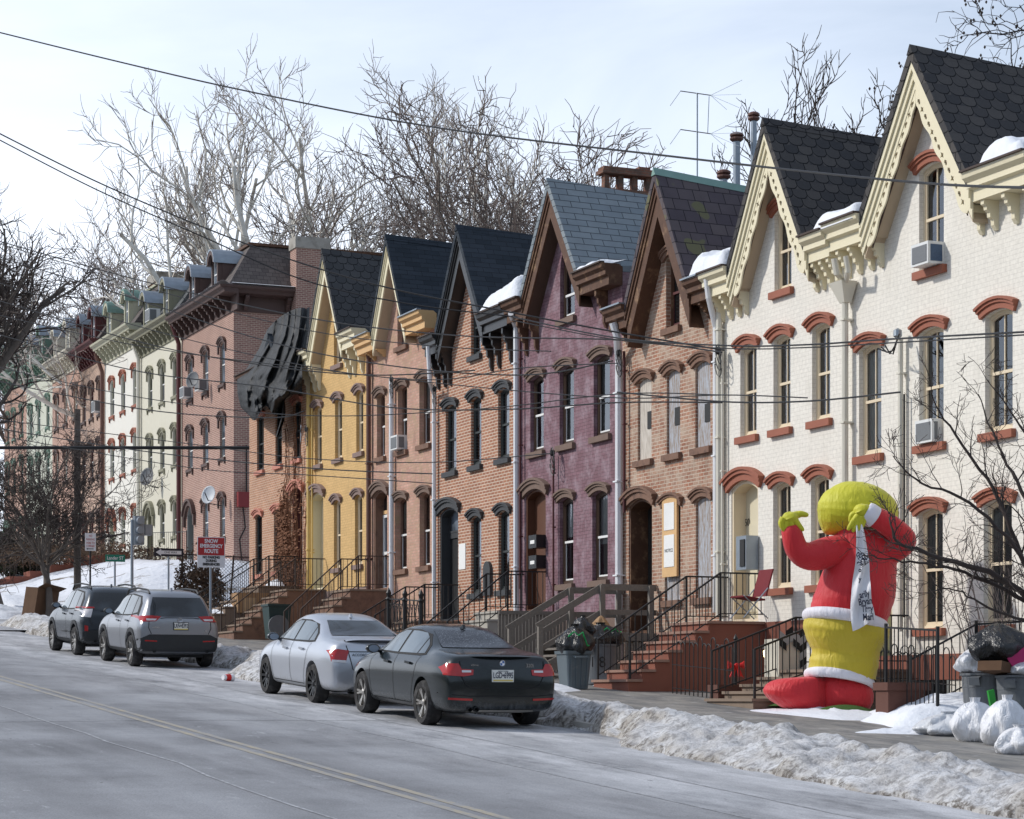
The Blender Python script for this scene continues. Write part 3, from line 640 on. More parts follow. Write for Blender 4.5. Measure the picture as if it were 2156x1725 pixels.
    outer = [(y0, base), (y0, ze), (c - gh, ze), (c, zt), (c + gh, ze), (y1, ze), (y1, base)]
    poly_face(mb, outer, holes, X); jm = sp.get('jamb')
    for hp in holes:
        n = len(hp); b0 = len(mb.v); mb.v += [(X, *p) for p in hp] + [(X + st['rev'] + .10 if hp is not op else X + dr + .1, *p) for p in hp]
        for i in range(n): j = (i + 1) % n; mb.f.append((b0 + i, b0 + j, b0 + n + j, b0 + n + i)); mb.mi.append(0)
    for yy in (y0 + .006, y1 - .006): mb.add([(X, yy, base), (X + 9, yy, base), (X + 9, yy, ze), (X, yy, ze)], [(0, 1, 2, 3)])
    mb.add([(X + 9, y0 + .006, base), (X + 9, y1 - .006, base), (X + 9, y1 - .006, ze), (X + 9, y0 + .006, ze)], [(0, 1, 2, 3)])
    wall = mb.build('wall', sp['wall'], H, org, fix=False)
    mb = MB(); poly_face(mb, [(y0 + .02, base), (y0 + .02, ze), (c - gh + .12, ze), (c, zt - .2), (c + gh - .12, ze), (y1 - .02, ze), (y1 - .02, base)], [], X + max(.40, dr + .14)); mb.build('dark_room_sheet', 'interior', H, org, fix=False)  # dark sheet close behind the panes, painted as the shade of unlit rooms
    if sp.get('band'): mb = MB(); mb.box(X - .03, X + .02, y0 + .05, y1 - .05, *sp['band'][:2]); mb.build('base_band', sp['band'][2], H, org)
    # roof: main roof behind the gutter and the steep front gable
    zf = sp['zf']; L = 6.0; tl = sp.get('tilt', .06); RM = sp['roof']
    mb = MB(); zr = ze + .55
    for a_, b_ in ((y0 + .01, c - hw + .05), (c + hw - .05, y1 - .01)): mb.ext([(XO + .1, ze + .10), (X + 4.5, zr), (X + 8.9, zr), (X + 8.9, ze + .01), (XO + .1, ze + .01)], 1, a_, b_)
    mb.ext([(X + 5.9, zr), (X + 8.9, zr), (X + 8.9, ze + .01), (X + 5.9, ze + .01)], 1, c - hw + .05, c + hw - .05)
    th = .09; nrm = Vector((0, k, 1)).normalized()
    for sgn in (1, -1):
        def q(x, yy, zz): return (x, yy, zz - tl * (x - XO))
        f0 = (c + sgn * hw, zf); t0 = (c, za); f1_ = (f0[0] - sgn * .0, f0[1] - th * 2.6); t1 = (c, za - th * 2.6)
        mb.prism([q(XO - .03, *f0), q(XO - .03, *t0), q(XO - .03, *t1), q(XO - .03, *f1_)], [q(XO + L, *f0), q(XO + L, *t0), q(XO + L, *t1), q(XO + L, *f1_)])
    roof = mb.build('roof', RM, H, org)
    rc = MB(); rc.prism([(XO - .05, c - .09, za - .13), (XO - .05, c, za + .035), (XO - .05, c + .09, za - .13)], [(XO + L, c - .09, za - .13 - tl * L), (XO + L, c, za + .035 - tl * L), (XO + L, c + .09, za - .13 - tl * L)]); rc.build('ridge_cap', sp.get('ridge', RM), roof, org)
    # fascia boards and soffits up the two rakes
    mb = MB(); fb = MB(); bw = sp.get('bw', .55); dr2 = th * 2.6
    for sgn in (1, -1):
        def P2(t, drop): return (c + sgn * hw * (1 - t) + 0, zf + (za - zf) * t - drop)
        a = [P2(0, dr2), P2(1, dr2), P2(1, dr2 + bw), P2(0, dr2 + bw)]
        a[3] = (a[3][0] - sgn * 0, a[3][1])
        mb.prism([(XO + .05, *p) for p in a], [(XO + .09, *p) for p in a])
        for x0_, q0, q1 in ((-.01, -.03, .16), (.022, -.02, .38)): a = [P2(-.02, dr2 + bw * q0), P2(1.0, dr2 + bw * q0), P2(1.0, dr2 + bw * q1), P2(-.02, dr2 + bw * q1)]; mb.prism([(XO + x0_, *p) for p in a], [(XO + x0_ + .03, *p) for p in a])
        a = [P2(0, dr2 + bw - .06), P2(1, dr2 + bw - .06), P2(1, dr2 + bw), P2(0, dr2 + bw)]; fb.prism([(XO + .092, *p) for p in a], [(X + .02, *p) for p in a])
    if sp['barge'] != 'fancy': bb = mb.build('bargeboard', sp['trim'], H, org); fb.build('soffit', sp.get('soffit', sp['trim']), bb, org)
    else:
        mb = MB()
        for sgn in (1, -1):
            def P2(t, drop): return (c + sgn * hw * (1 - t), zf + (za - zf) * t - drop)
            for x0, x1, d_0, d_1 in ((XO + .06, XO + .085, dr2, dr2 + .46), (XO + .025, XO + .058, dr2 - .03, dr2 + .30), (XO - .01, XO + .023, dr2 - .03, dr2 + .14)):
                a = [P2(-.02, d_0), P2(1, d_0), P2(1, d_1), P2(-.02, d_1)]; mb.prism([(x0, *p) for p in a], [(x1, *p) for p in a])
            a = [P2(.16, dr2 + .56), P2(1, dr2 + .56), P2(1, dr2 + .62), P2(.16, dr2 + .62)]; fb.prism([(XO + .14, *p) for p in a], [(X + .02, *p) for p in a])
        bb = mb.build('bargeboard', 'cream_trim', H, org); fb.build('soffit', 'tan_soffit', bb, org)
        bk = MB()
        for sgn in (1, -1):
            def P2(t, drop): return (c + sgn * hw * (1 - t), zf + (za - zf) * t - drop)
            a = [P2(.12, dr2 + .40), P2(1, dr2 + .40), P2(1, dr2 + .70), P2(.12, dr2 + .70)]; bk.prism([(XO + .12, *p) for p in a], [(XO + .138, *p) for p in a])
        bk.build('hole_shade_strip', 'umber_trim', bb, org)  # umber strip added behind the pierced holes, its colour standing in for shade
        # pierced scalloped boards: drops measured straight down under the roof edge
        for sgn in (1, -1):
            d = Vector((0, -sgn * hw, za - zf)); Lr = d.length; d /= Lr; nn = Vector((0, -sgn * d.z, d.y * sgn)); nn = Vector((0, -sgn * abs(d.z), -abs(d.y)))
            F0 = Vector((0, c + sgn * hw, zf - dr2)) + nn * .19
            up, lo = [], []; n = 44
            for i in range(n + 1):
                t = -.12 + (Lr * .94 + .12) * i / n; sc_ = .5 + .5 * math.cos(t * 2 * math.pi / .62); wv = .19 + .045 * sc_
                lim = (sgn * (F0.y + d.y * t - c)) / abs(nn.y) if abs(nn.y) > 1e-3 else 9
                wv = min(wv, max(.02, lim - .002))
                up.append(F0 + d * t); lo.append(F0 + d * t + nn * wv)
            end = [F0 + d * (-.12 - .13 * math.sin(math.pi * j / 6)) + nn * (.23 * (1 - j / 6)) for j in range(1, 6)]
            outer2 = [(p.y, p.z) for p in up] + [(p.y, p.z) for p in lo[::-1]] + [(p.y, p.z) for p in end]
            hl = []; t = -.02; kk = 0
            while t < Lr - .62:
                ctr = F0 + d * t + nn * .115; r_ = .066 if kk % 3 == 0 else .056
                hp = []
                for j in range(8):
                    a = 2 * math.pi * j / 8; rr = r_ * ((1.0 if j % 2 == 0 else .38) if kk % 3 == 0 else (1.0, .7, .35, .6, 1.0, .75, .9, .75)[j])
                    pt = ctr + d * rr * math.cos(a) * 1.15 + nn * rr * math.sin(a); hp.append((pt.y, pt.z))
                hl.append(hp); t += .175; kk += 1
            mb = MB(); poly_face(mb, outer2, hl, XO + .07); poly_face(mb, outer2, hl, XO + .10)
            for lp in [outer2] + hl:
                n_ = len(lp); b0 = len(mb.v); mb.v += [(XO + .07, *p) for p in lp] + [(XO + .10, *p) for p in lp]
                for i in range(n_): j = (i + 1) % n_; mb.f.append((b0 + i, b0 + j, b0 + n_ + j, b0 + n_ + i)); mb.mi.append(0)
            mb.build('scalloped_board', 'cream_trim', H, org, fix=False)
    # eaves left and right of the gable
    tr = sp.get('eave', sp['trim'])
    for (a, b, sgn) in ((c + hw - .02, y1 - .004, 1), (y0 + .004, c - hw + .02, -1)):
        if b - a < .08 or sp.get('noeave') == sgn: continue
        mb = MB(); mb.ext([(X + .01, ze - .28), (XO + .06, ze - .28), (XO + .06, ze - .10), (XO - .02, ze - .07), (XO - .02, ze + .02), (XO - .10, ze + .08), (XO - .12, ze + .17), (XO + .3, ze + .17), (X + .01, ze + .10)], 1, a, b)
        cn = mb.build('cornice', tr, H, org)
        mb = MB(); mb.box(XO - .16, XO - .04, a, b, ze + .172, ze + .205); mb.build('gutter', sp.get('gut', 'iron_rust'), cn, org)
        nb = sp.get('nb', 2)
        ys = [a + (b - a) * (i + .5) / nb for i in range(nb)]
        if sgn == 1 or sp.get('nb2'): ys.append(c + sgn * (hw - .12))
        for yy in ys: mb = MB(); scroll(mb, X + .005, yy, ze - .282, .29, sp.get('bh', .55), .085); mb.build('bracket', sp.get('brk', tr), cn, org)
    # basement opening
    for (a, b) in sp.get('base_w', []):
        mb = MB(); mb.box(X - .02, X + .03, a, b, GZ(y0) + .45, GZ(y0) + .95); bwn = mb.build('basement_window', sp.get('bwm', 'grey_frame'), H, org)
        mb = MB(); mb.box(X - .025, X + .02, a + .06, b - .06, GZ(y0) + .5, GZ(y0) + .9); mb.build('pane', 'glass_dark', bwn, org)
    return H, org
def pipe(H, org, pts, r, m_, name='downspout', straps=True):
    mb = MB(); mb.tube(pts, r, 8)
    if straps:
        a, b = Vector(pts[-2]), Vector(pts[-1])
        for k in (.12, .45, .8): p = a.lerp(b, k); mb.box(p.x - r * 1.15, p.x + r * 2.2, p.y - r * 1.2, p.y + r * 1.2, p.z - .015, p.z + .015)
    return mb.build(name, m_, H, org, smooth=False)
def stoop(H, org, yc, wd, x0, x1, zt, n, body, tread, rail='iron', land=.9, sides=(1, -1), zb=None, solid=True, post=.05, balu=True, name='stoop', railh=.9):
    zb = SZ(yc) - .1 if zb is None else zb; ya, yb = yc - wd / 2, yc + wd / 2; run = (x1 - land - x0) / n; rs = (zt - zb - .1) / (n + 0)
    mb = MB(); tr = MB()
    prof = [(x0, zb)]
    for k in range(n):
        prof += [(x0 + k * run, zb + .1 + rs * (k + 1) - .05), (x0 + (k + 1) * run, zb + .1 + rs * (k + 1) - .05)]
        if k < n: tr.box(x0 + k * run - .04, x0 + (k + 1) * run + (.0 if k < n - 1 else land), ya - .03, yb + .03, zb + .1 + rs * (k + 1) - .048, zb + .1 + rs * (k + 1))
    prof += [(x1, zt - .05), (x1, zb)]
    mb.ext(prof, 1, ya, yb)
    S = mb.build(name, body, H, org); tr.build('tread', tread, S, org)
    if rail:
        for sd in sides:
            yy = yc + sd * (wd / 2 - .06); r = MB(); lx = x1 - land
            def top(x): return zb + .1 + rs * (max(0, (x - x0)) / run) if x < lx else zt
            a = (x0 + .06, yy, top(x0 + .06) + railh); b = (lx, yy, zt + railh); c_ = (x1, yy, zt + railh)
            pt = .018
            r.beam(a, b, .04, .03); r.beam(b, c_, .04, .03); r.beam((a[0], yy, a[2] - railh + .22), (b[0], yy, zt + .14), .02, .02); r.beam((lx, yy, zt + .14), (x1, yy, zt + .14), .02, .02)
            for px_ in (x0 + .06, lx): r.tube([(px_, yy, top(px_ - .01) - .05), (px_, yy, (a[2] if px_ == x0 + .06 else zt + railh))], .024, 6)
            if balu:
                xx = x0 + .06 + .13
                while xx < x1 - .02:
                    t0 = top(xx) + .16 if xx < lx else zt + .14
                    zt_ = a[2] + (b[2] - a[2]) * (xx - a[0]) / (b[0] - a[0]) if xx < lx else zt + railh
                    r.beam((xx, yy, t0), (xx, yy, zt_), .014); xx += .13
            r.build('railing', rail, S, org)
    return S
ST = dict
houses = {}
W = dict(cp=.22, frame='cream_frame', hood='red_trim', sill='red_trim', muntin=True, rev=.085, fw=.05)
def mk(key, **k): houses[key] = gothic(k); return houses[key]
mk('W2', label='white painted brick house nearest the camera, behind the inflatable figure', y=(28.7, 34.66), ze=8.10, zf=8.30, za=10.70, c=31.93, hw=1.60, wall='white_brick', roof='slate_scallop', barge='fancy', trim='cream_trim', st=W,
   f1=(1.15, 3.05), f2=(4.19, 6.04), w1=[(31.60, 32.32), (29.69, 30.45)], w2=[(33.47, 34.19), (31.58, 32.30), (29.67, 30.41)], att=(31.57, 32.30, 7.08, 8.74), door=(33.12, 34.22, .5, 3.0),
   dframe='cream_frame', dstyle='plain', dleaf='door_olive', nb=3, nb2=1, bh=.46, band=(.30, .72, 'red_stone'), tilt=.07, x1={0: dict(curtain=None, glass='glass_dark'), 1: dict(glass='glass_dark')}, base_w=[(31.4, 32.4)])
mk('W1', label='white painted brick house numbered 50, beside the boarded brick house', y=(34.66, 39.30), ze=8.03, zf=8.22, za=10.66, c=36.86, hw=1.43, wall='white_brick', roof='slate_scallop', barge='fancy', trim='cream_trim', st=W,
   f1=(2.03, 3.92), f2=(4.98, 6.64), w1=[(36.56, 37.21), (35.20, 35.83)], w2=[(37.84, 38.48), (36.57, 37.20), (35.16, 35.79)], att=(36.53, 37.16, 7.54, 8.98), door=(37.78, 38.84, 1.45, 4.00),
   dframe='cream_frame', dstyle='plain', dleaf='door_cream', nb=3, nb2=1, bh=.46, band=(1.02, 1.42, 'red_stone'), tilt=.055)
BB = dict(frame='brown_wood', hood='brownstone', sill='brownstone', board='plywood', rev=.11)
mk('B1', label='abandoned red brick house with grey plywood over its windows and holes in the slate roof', y=(39.30, 43.68), ze=8.02, zf=8.25, za=10.70, c=41.36, hw=1.40, wall='boarded_brick', roof='purple_slate', barge='plain', trim='brown_wood', bw=.72, st=BB, ridge='copper',
   f1=(1.98, 3.90), f2=(4.95, 6.58), w1=[(41.00, 41.69), (39.68, 40.32)], w2=[(42.29, 42.94), (41.00, 41.60), (39.70, 40.34)], att=(41.02, 41.63, 7.52, 8.93), xa=dict(board=None, frame='brown_wood', glass='glass_dark', sash='maroon_trim'), door=(42.26, 43.37, 1.35, 4.02),
   dframe='brown_wood', dstyle='open', dleaf='interior', dhood='brownstone', drev=.4, nb=1, tilt=.09, x2={0: dict(board='plywood_pale')}, gut='galv', noeave=0, brk='brown_wood', bh=.3)
PP = dict(frame='cocoa_frame', hood='taupe_stone', sill='taupe_stone', sash='white_frame', rev=.09, fw=.07)
mk('PU', label='mauve painted brick house with grey slate gable roof and brown door', y=(43.68, 49.26), ze=9.05, zf=9.38, za=11.62, c=46.72, hw=1.55, wall='purple_brick', roof='grey_slate', barge='plain', trim='brown_wood', soffit='cocoa_frame', bw=.62, st=PP, ridge='grey_slate',
   f1=(2.55, 4.42), f2=(5.68, 7.36), w1=[(46.20, 46.96), (44.41, 45.20)], w2=[(47.84, 48.61), (46.17, 46.95), (44.30, 45.13)], att=(46.12, 46.92, 8.50, 9.55), arise=.62, xa=dict(pointed=True, hood=None, sash='white_frame'), door=(47.72, 48.89, 2.0, 4.68),
   dframe='door_brown', dstyle='plain', dleaf='door_brown', nb=1, tilt=.07, bh=.8, band=(1.35, 1.72, 'taupe_stone'), drev=.2)
KK = dict(cp=.9, frame='dark_frame', hood='charcoal_stone', sill='charcoal_stone', rev=.07, glass='glass')
mk('BK', label='orange brick house with black gable boards, charcoal window hoods and black door', y=(49.26, 54.70), ze=9.02, zf=9.30, za=11.64, c=52.26, hw=1.50, wall='orange_brick', roof='asphalt_shingle', barge='plain', trim='black_wood', bw=.60, st=KK,
   f1=(2.57, 4.40), f2=(5.72, 7.33), w1=[(51.63, 52.31), (49.86, 50.54)], w2=[(53.29, 54.04), (51.63, 52.31), (49.86, 50.57)], att=(51.66, 52.31, 8.43, 9.8), xa=dict(hood=None), door=(53.17, 54.45, 1.95, 4.68),
   dframe='charcoal_stone', dstyle='transom', dleaf='door_dark', nb=2, tilt=.05, bh=.85, nb2=1, band=(1.35, 1.62, 'charcoal_stone'), base_w=[(50.2, 50.9)])
KP = dict(frame='brownstone', hood='taupe_stone', sill='brownstone', sash='white_frame', rev=.13, fw=.03)
mk('PK', label='worn pale pink brick house with white downpipe and black shingle gable', y=(54.70, 60.02), ze=9.78, zf=10.05, za=12.37, c=57.42, hw=1.26, wall='pink_brick', roof='asphalt_shingle', barge='plain', trim='cream_trim', soffit='tan_soffit', bw=.5, st=KP, eave='new_wood', gut='galv', brk='new_wood',
   f1=(3.43, 5.28), f2=(6.60, 8.28), w1=[(56.89, 57.72), (55.16, 55.92)], w2=[(58.60, 59.26), (56.86, 57.58), (55.14, 55.94)], att=(56.84, 57.61, 9.40, 10.6), xa=dict(hood=None), door=(58.42, 59.50, 2.95, 5.55),
   dframe='brownstone', dstyle='storm', dleaf='door_brown', nb=1, tilt=.05, bh=.2, x1={}, x2={0: dict(lab='window with stepped corbel brickwork above')})
YY = dict(frame='cream_frame', hood='mauve_stone', sill='mauve_stone', rev=.09, sash='cream_frame')
mk('YE', label='mustard yellow painted brick house with scalloped slate gable', y=(60.02, 65.62), ze=10.12, zf=10.40, za=12.97, c=62.86, hw=1.50, wall='yellow_brick', roof='slate_scallop_grey', barge='plain', trim='cream_trim', soffit='tan_soffit', bw=.55, st=YY, brk='cream_trim',
   f1=(3.75, 5.65), f2=(6.91, 8.58), w1=[(62.39, 62.99), (60.49, 61.12)], w2=[(64.12, 64.78), (62.25, 62.89), (60.40, 61.00)], att=(62.26, 62.99, 9.63, 11.0), xa=dict(hood=None), door=(63.98, 65.14, 3.2, 5.95),
   dframe='cream_trim', dstyle='plain', dleaf='door_cream', nb=2, nb2=1, tilt=.05, bh=.75, band=(2.75, 3.12, 'mauve_stone'), base_w=[(61.5, 62.3)])
SS = dict(frame='dark_frame', hood='salmon_trim', sill='salmon_trim', rev=.06)
mk('SA', label='vine covered salmon brick house with black tarpaulin over its roof', y=(65.62, 71.67), ze=10.25, zf=10.5, za=11.3, c=68.2, hw=.9, wall='salmon_brick', roof='asphalt_shingle', barge='plain', trim='brown_wood', bw=.4, st=SS,
   f1=(3.96, 5.82), f2=(7.28, 8.98), w1=[(70.23, 70.97), (68.13, 68.94)], w2=[(70.03, 70.80), (68.08, 68.78), (66.12, 66.87)], att=(68.1, 68.8, 10.1, 11.2), xa=dict(hood=None), door=(65.98, 67.02, 3.4, 6.25),
   dframe='maroon_trim', dstyle='open', dleaf='plywood_pale', nb=1, tilt=.05, bh=.3)

# ------------------------------------------------------------------ far block of mansard houses beyond the cross street
XF = 27.4; K = 1.305
def mansard(key, label, y0, y1, zc, sills, crowns, w3, door, wall, hoods, cornice, roofm, dorm, frame='grey_frame', sash='white_frame', glassm='glass', cap='galv', side=False, dleaf='door_olive', ht=2.2):
    base = GZ(y0) + 1.0; org = (XF, (y0 + y1) / 2, base); H = thing('mansard_house', label, 'house', org, 'mansard row houses beyond the cross street')
    holes = []; st = dict(frame=frame, hood=hoods, sill=hoods, rev=.09, sash=sash, legs=True, glass=glassm, ear=.05, prof=((.01, .11, .06), (.11, .18, .10), (.18, .24, .14)), fw=.06)
    for r in range(3):
        for k, (a, b) in enumerate(w3):
            if r == 0 and door == k: continue
            zb, zc_ = sills[r], crowns[r]; holes.append(window(H, org, XF, a, b, zb, zc_ - .58, .14, st)[1])
    a, b = w3[door]; a -= .15; b += .15; op = opening(a, b, sills[0] - .95, crowns[0] - .78, .35); holes.append(op)
    mb = MB(); ring(mb, inset(op, .004), inset(op, .09), XF + .02, XF + .35); D = mb.build('door', frame, H, org)
    mb = MB(); poly_face(mb, inset(op, .05), [], XF + .3); mb.build('door_leaf', dleaf, D, org)
    mb = MB()
    for o0, o1, pr in ((.02, .22, .12), (.22, .34, .2)):
        p, q = arc(a, b, crowns[0] - .78, .35, o0, .16, 12), arc(a, b, crowns[0] - .78, .35, o1, .16, 12); mb.prism([(XF - pr, *t) for t in p + q[::-1]], [(XF + .01, *t) for t in p + q[::-1]])
    for q in (p[0], p[-1]): mb.box(XF - .12, XF + .005, q[0] - .09, q[0] + .09, q[1] - .5, q[1])
    mb.build('door_hood', hoods, D, org)
    mb = MB(); outer = [(y0, base), (y0, zc - .9), (y1, zc - .9), (y1, base)]; poly_face(mb, outer, holes, XF)
    for hp in holes:
        n = len(hp); b0 = len(mb.v); mb.v += [(XF, *p) for p in hp] + [(XF + .4, *p) for p in hp]
        for i in range(n): j = (i + 1) % n; mb.f.append((b0 + i, b0 + j, b0 + n + j, b0 + n + i)); mb.mi.append(0)
    for yy in (y0 + .008, y1 - .008): mb.add([(XF, yy, base), (XF + 11, yy, base), (XF + 11, yy, zc), (XF, yy, zc)], [(0, 1, 2, 3)])
    mb.build('wall', wall, H, org, fix=False)
    mb = MB(); mb.add([(XF + .45, y0 + .02, base), (XF + .45, y1 - .02, base), (XF + .45, y1 - .02, zc), (XF + .45, y0 + .02, zc)], [(0, 1, 2, 3)]); mb.build('dark_room_sheet', 'interior', H, org, fix=False)  # same near-black sheet, room shade put into its colour
    # bracketed cornice
    ya = y0 - (.75 if side else -.003); mb = MB()
    pr = [(XF + .01, zc - .95), (XF - .06, zc - .95), (XF - .06, zc - .28), (XF - .62, zc - .24), (XF - .66, zc - .12), (XF - .80, zc - .04), (XF - .82, zc + .06), (XF + .01, zc + .10)]
    mb.ext(pr, 1, ya, y1 - .003)
    if side: mb.prism([(p[0] + (XF - p[0]) * 0, y0 - (XF - p[0]) - 0.001, p[1]) for p in pr], [(XF + 11, y0 - (XF - p[0]) - 0.001, p[1]) for p in pr])
    C_ = mb.build('cornice', cornice, H, org); nb = 10
    for i in range(nb): mb = MB(); scroll(mb, XF - .055, y0 + (y1 - y0) * (i + .5) / nb, zc - .27, .52, .62, .16); mb.build('bracket', cornice, C_, org)
    if side:
        for i in range(6): mb = MB(); xx = XF + .4 + i * 1.9; mb.ext([(y0 - .06, zc - .27), (y0 - .5, zc - .27), (y0 - .5, zc - .4), (y0 - .3, zc - .55), (y0 - .2, zc - .85), (y0 - .06, zc - .9)], 0, xx, xx + .18); mb.build('bracket', cornice, C_, org)
    # mansard roof
    zt = zc + ht; mb = MB(); yi = y0 + (1.15 if side else .004)
    mb.add([(XF - .35, y0 - (.35 if side else 0) + .004, zc + .08), (XF - .35, y1 - .004, zc + .08), (XF + 1.1, y1 - .004, zt), (XF + 1.1, yi, zt), (XF + 10.5, y0 - (.35 if side else 0) + .004, zc + .08), (XF + 10.5, yi, zt), (XF + 10.5, y1 - .004, zt), (XF + 10.5, y1 - .004, zc + .08)],
           [(0, 1, 2, 3), (0, 3, 5, 4), (3, 2, 6, 5), (1, 7, 6, 2)])
    RF = mb.build('roof', roofm, H, org, fix=False); mb = MB(); mb.box(XF + .98, XF + 1.12, yi - .1, y1 - .006, zt, zt + .12)
    if side: mb.box(XF + 1.12, XF + 10.5, yi - .1, yi + .02, zt, zt + .12)
    mb.build('curb_moulding', 'brown_wood' if side else cornice, RF, org)
    for yc in dorm:
        d = MB(); wd, x0 = 1.05, XF - .28; z0, z1 = zc + .22, zc + 1.55
        i0 = opening(yc - wd / 2, yc + wd / 2, z0, z1, .42); i1 = opening(yc - wd / 2 + .16, yc + wd / 2 - .16, z0 + .12, z1 - .05, .34)
        ring(d, i0, i1, x0, x0 + .2)
        for s_ in (-1, 1): d.box(x0 + .2, XF + 1.4, yc + s_ * wd / 2 - .04, yc + s_ * wd / 2 + .04, z0, z1)
        dm = d.build('dormer', cornice, H, org); d = MB()
        a_, b_ = arc(yc - wd / 2, yc + wd / 2, z1 + .02, .42, .02, .14, 10), arc(yc - wd / 2, yc + wd / 2, z1 + .02, .42, .10, .16, 10)
        d.prism([(x0 - .22, *t) for t in a_ + b_[::-1]], [(XF + 1.5, *t) for t in a_ + b_[::-1]]); d.build('dormer_roof', cap, dm, org)
        d = MB(); a2 = arc(yc - wd / 2, yc + wd / 2, z1 + .02, .42, -.16, .10, 10); d.prism([(x0 - .20, *t) for t in a_ + a2[::-1]], [(x0 - .05, *t) for t in a_ + a2[::-1]]); d.build('dormer_hood', cornice, dm, org)
        d = MB(); i3 = inset(i1, .05); ring(d, i1, i3, x0 + .08, x0 + .14); zz = (z0 + z1) / 2 + .1; d.box(x0 + .085, x0 + .135, yc - wd / 2 + .2, yc + wd / 2 - .2, zz - .03, zz + .03); sw = d.build('window', 'white_frame', dm, org); d = MB(); poly_face(d, i3, [], x0 + .12); d.build('pane', 'glass_blue', sw, org)
    return H, org
def kk(*v): return [round(x * K, 3) for x in v]
def wins(L): return [(a * K, b * K) for a, b in L]
MH = {}
MH['M1'] = mansard('M1', 'pinkish brick corner house with brown bracketed cornice and slate mansard roof', 95.9, 104.75, 17.75, kk(5.45, 8.13, 10.62), kk(7.15, 9.88, 12.39), wins([(74.55, 75.2), (76.66, 77.35), (78.72, 79.42)]), 2, 'corner_brick', 'umber_trim', 'umber_trim', 'mansard_slate', (98.0, 101.8), side=True, dleaf='door_dark', glassm='glass_blue')
MH['CR'] = mansard('CR', 'cream stucco house with olive window hoods next to the brick corner house', 104.75, 112.7, 18.0, kk(5.9, 8.5, 11.0), kk(7.54, 10.2, 12.75), wins([(80.9, 81.55), (82.75, 83.4), (84.6, 85.25)]), 2, 'cream_wall', 'olive_trim', 'olive_trim', 'mansard_grey', (106.6, 110.6), frame='olive_trim')
MH['WH'] = mansard('WH', 'white stucco house with brick red window hoods and olive cornice', 112.7, 120.85, 18.75, kk(6.1, 8.9, 11.4), kk(7.74, 10.67, 13.2), wins([(87.0, 87.7), (89.0, 89.7), (90.9, 91.6)]), 2, 'white_wall', 'red_trim', 'palegreen_trim', 'mansard_slate', (114.7, 118.6), frame='palegreen_trim', cap='copper')
MH['BR'] = mansard('BR', 'tan brick house with maroon cornice beside the white stucco one', 120.85, 126.9, 19.15, kk(6.4, 9.25, 11.75), kk(8.0, 11.0, 13.5), wins([(93.2, 93.85), (94.7, 95.35), (96.2, 96.85)]), 2, 'far_brick', 'umber_trim', 'maroon_trim', 'mansard_slate', (122.4, 125.3), frame='maroon_trim')
MH['RO'] = mansard('RO', 'rose brick house with ivory dormers behind the bare street tree', 126.9, 134.6, 19.5, kk(6.7, 9.6, 12.1), kk(8.3, 11.3, 13.8), wins([(97.9, 98.6), (99.9, 100.6), (101.8, 102.5)]), 2, 'rose_brick', 'umber_trim', 'ivory_trim', 'mansard_slate', (129, 132.4), frame='ivory_trim')
MH['GR'] = mansard('GR', 'pale green house with green cornice at the far end of the row', 134.6, 142.5, 20.2, kk(7.0, 9.9, 12.4), kk(8.6, 11.6, 14.1), wins([(103.8, 104.5), (105.9, 106.6), (107.8, 108.5)]), 2, 'mint_wall', 'green_trim', 'green_trim', 'mansard_slate', (136.6, 140.4), frame='green_trim')
MH['GE'] = mansard('GE', 'green trimmed brick house farthest away, half hidden by the big trunk', 142.5, 150, 20.7, kk(7.3, 10.2, 12.7), kk(8.9, 11.9, 14.4), wins([(110, 110.7), (112, 112.7), (113.6, 114.3)]), 2, 'rose_brick', 'green_trim', 'green_trim', 'mansard_slate', (144.6, 148), frame='green_trim')
H, org = MH['M1']
# slate rosette on the corner mansard, snow on its cornice, box and cable on its side wall
mb = MB()
for k in range(6):
    a = k * math.pi / 3; cx, cz = XF + 3.3 + .42 * math.cos(a), 18.85 + .36 * math.sin(a)
    def yy(z): return 95.9 - .35 + 1.5 * (z - 17.83) / 2.12 - .012
    mb.prism([(cx + .17 * math.cos(t * math.pi / 3), yy(cz + .17 * math.sin(t * math.pi / 3)), cz + .17 * math.sin(t * math.pi / 3)) for t in range(6)], [(cx + .17 * math.cos(t * math.pi / 3), yy(cz + .17 * math.sin(t * math.pi / 3)) + .03, cz + .17 * math.sin(t * math.pi / 3)) for t in range(6)])
mb.build('slate_rosette', pm('red_slate', (.26, .06, .055), .85), H, org)
mb = MB(); mb.grid(lambda u, v: (XF - .84 + .5 * v, 95.2 + 9.5 * u, 17.83 + (.16 + .05 * fbm(u * 9, v, 1.5, 3)) * math.sin(math.pi * min(1, v + .15)) ** .5), 60, 5); mb.grid(lambda u, v: (XF - .3 + 9 * u, 95.08 + .35 * v, 17.83 + .10 * math.sin(math.pi * min(1, v + .15)) ** .5), 50, 4); tag(mb.build('cornice_snow', 'snow', smooth=True), 'strip of snow lying along the brown cornice of the corner house', 'snow')
mb = MB(); mb.box(XF + .12, XF + .62, 95.6, 95.9, 8.3, 8.95); b_ = mb.build('utility_box', 'red_box', org=(XF + 2, 95.6, 9.0)); tag(b_, 'dark red metal box on the side wall of the brick corner house', 'utility box')
mb = MB(); mb.tube([(XF + .4, 95.83, 8.3), (XF + .45, 95.83, 7.9), (XF + .5, 95.83, 7.4), (XF + .25, 95.83, 6.9), (XF + .3, 95.83, 6.4), (XF + .35, 95.83, 5.9)], .03, 5); mb.tube([(XF + .55, 95.83, 8.95), (XF + .55, 95.83, 11.0)], .03, 5); mb.build('conduit', 'cable', b_, (XF + 2, 95.6, 9.0))
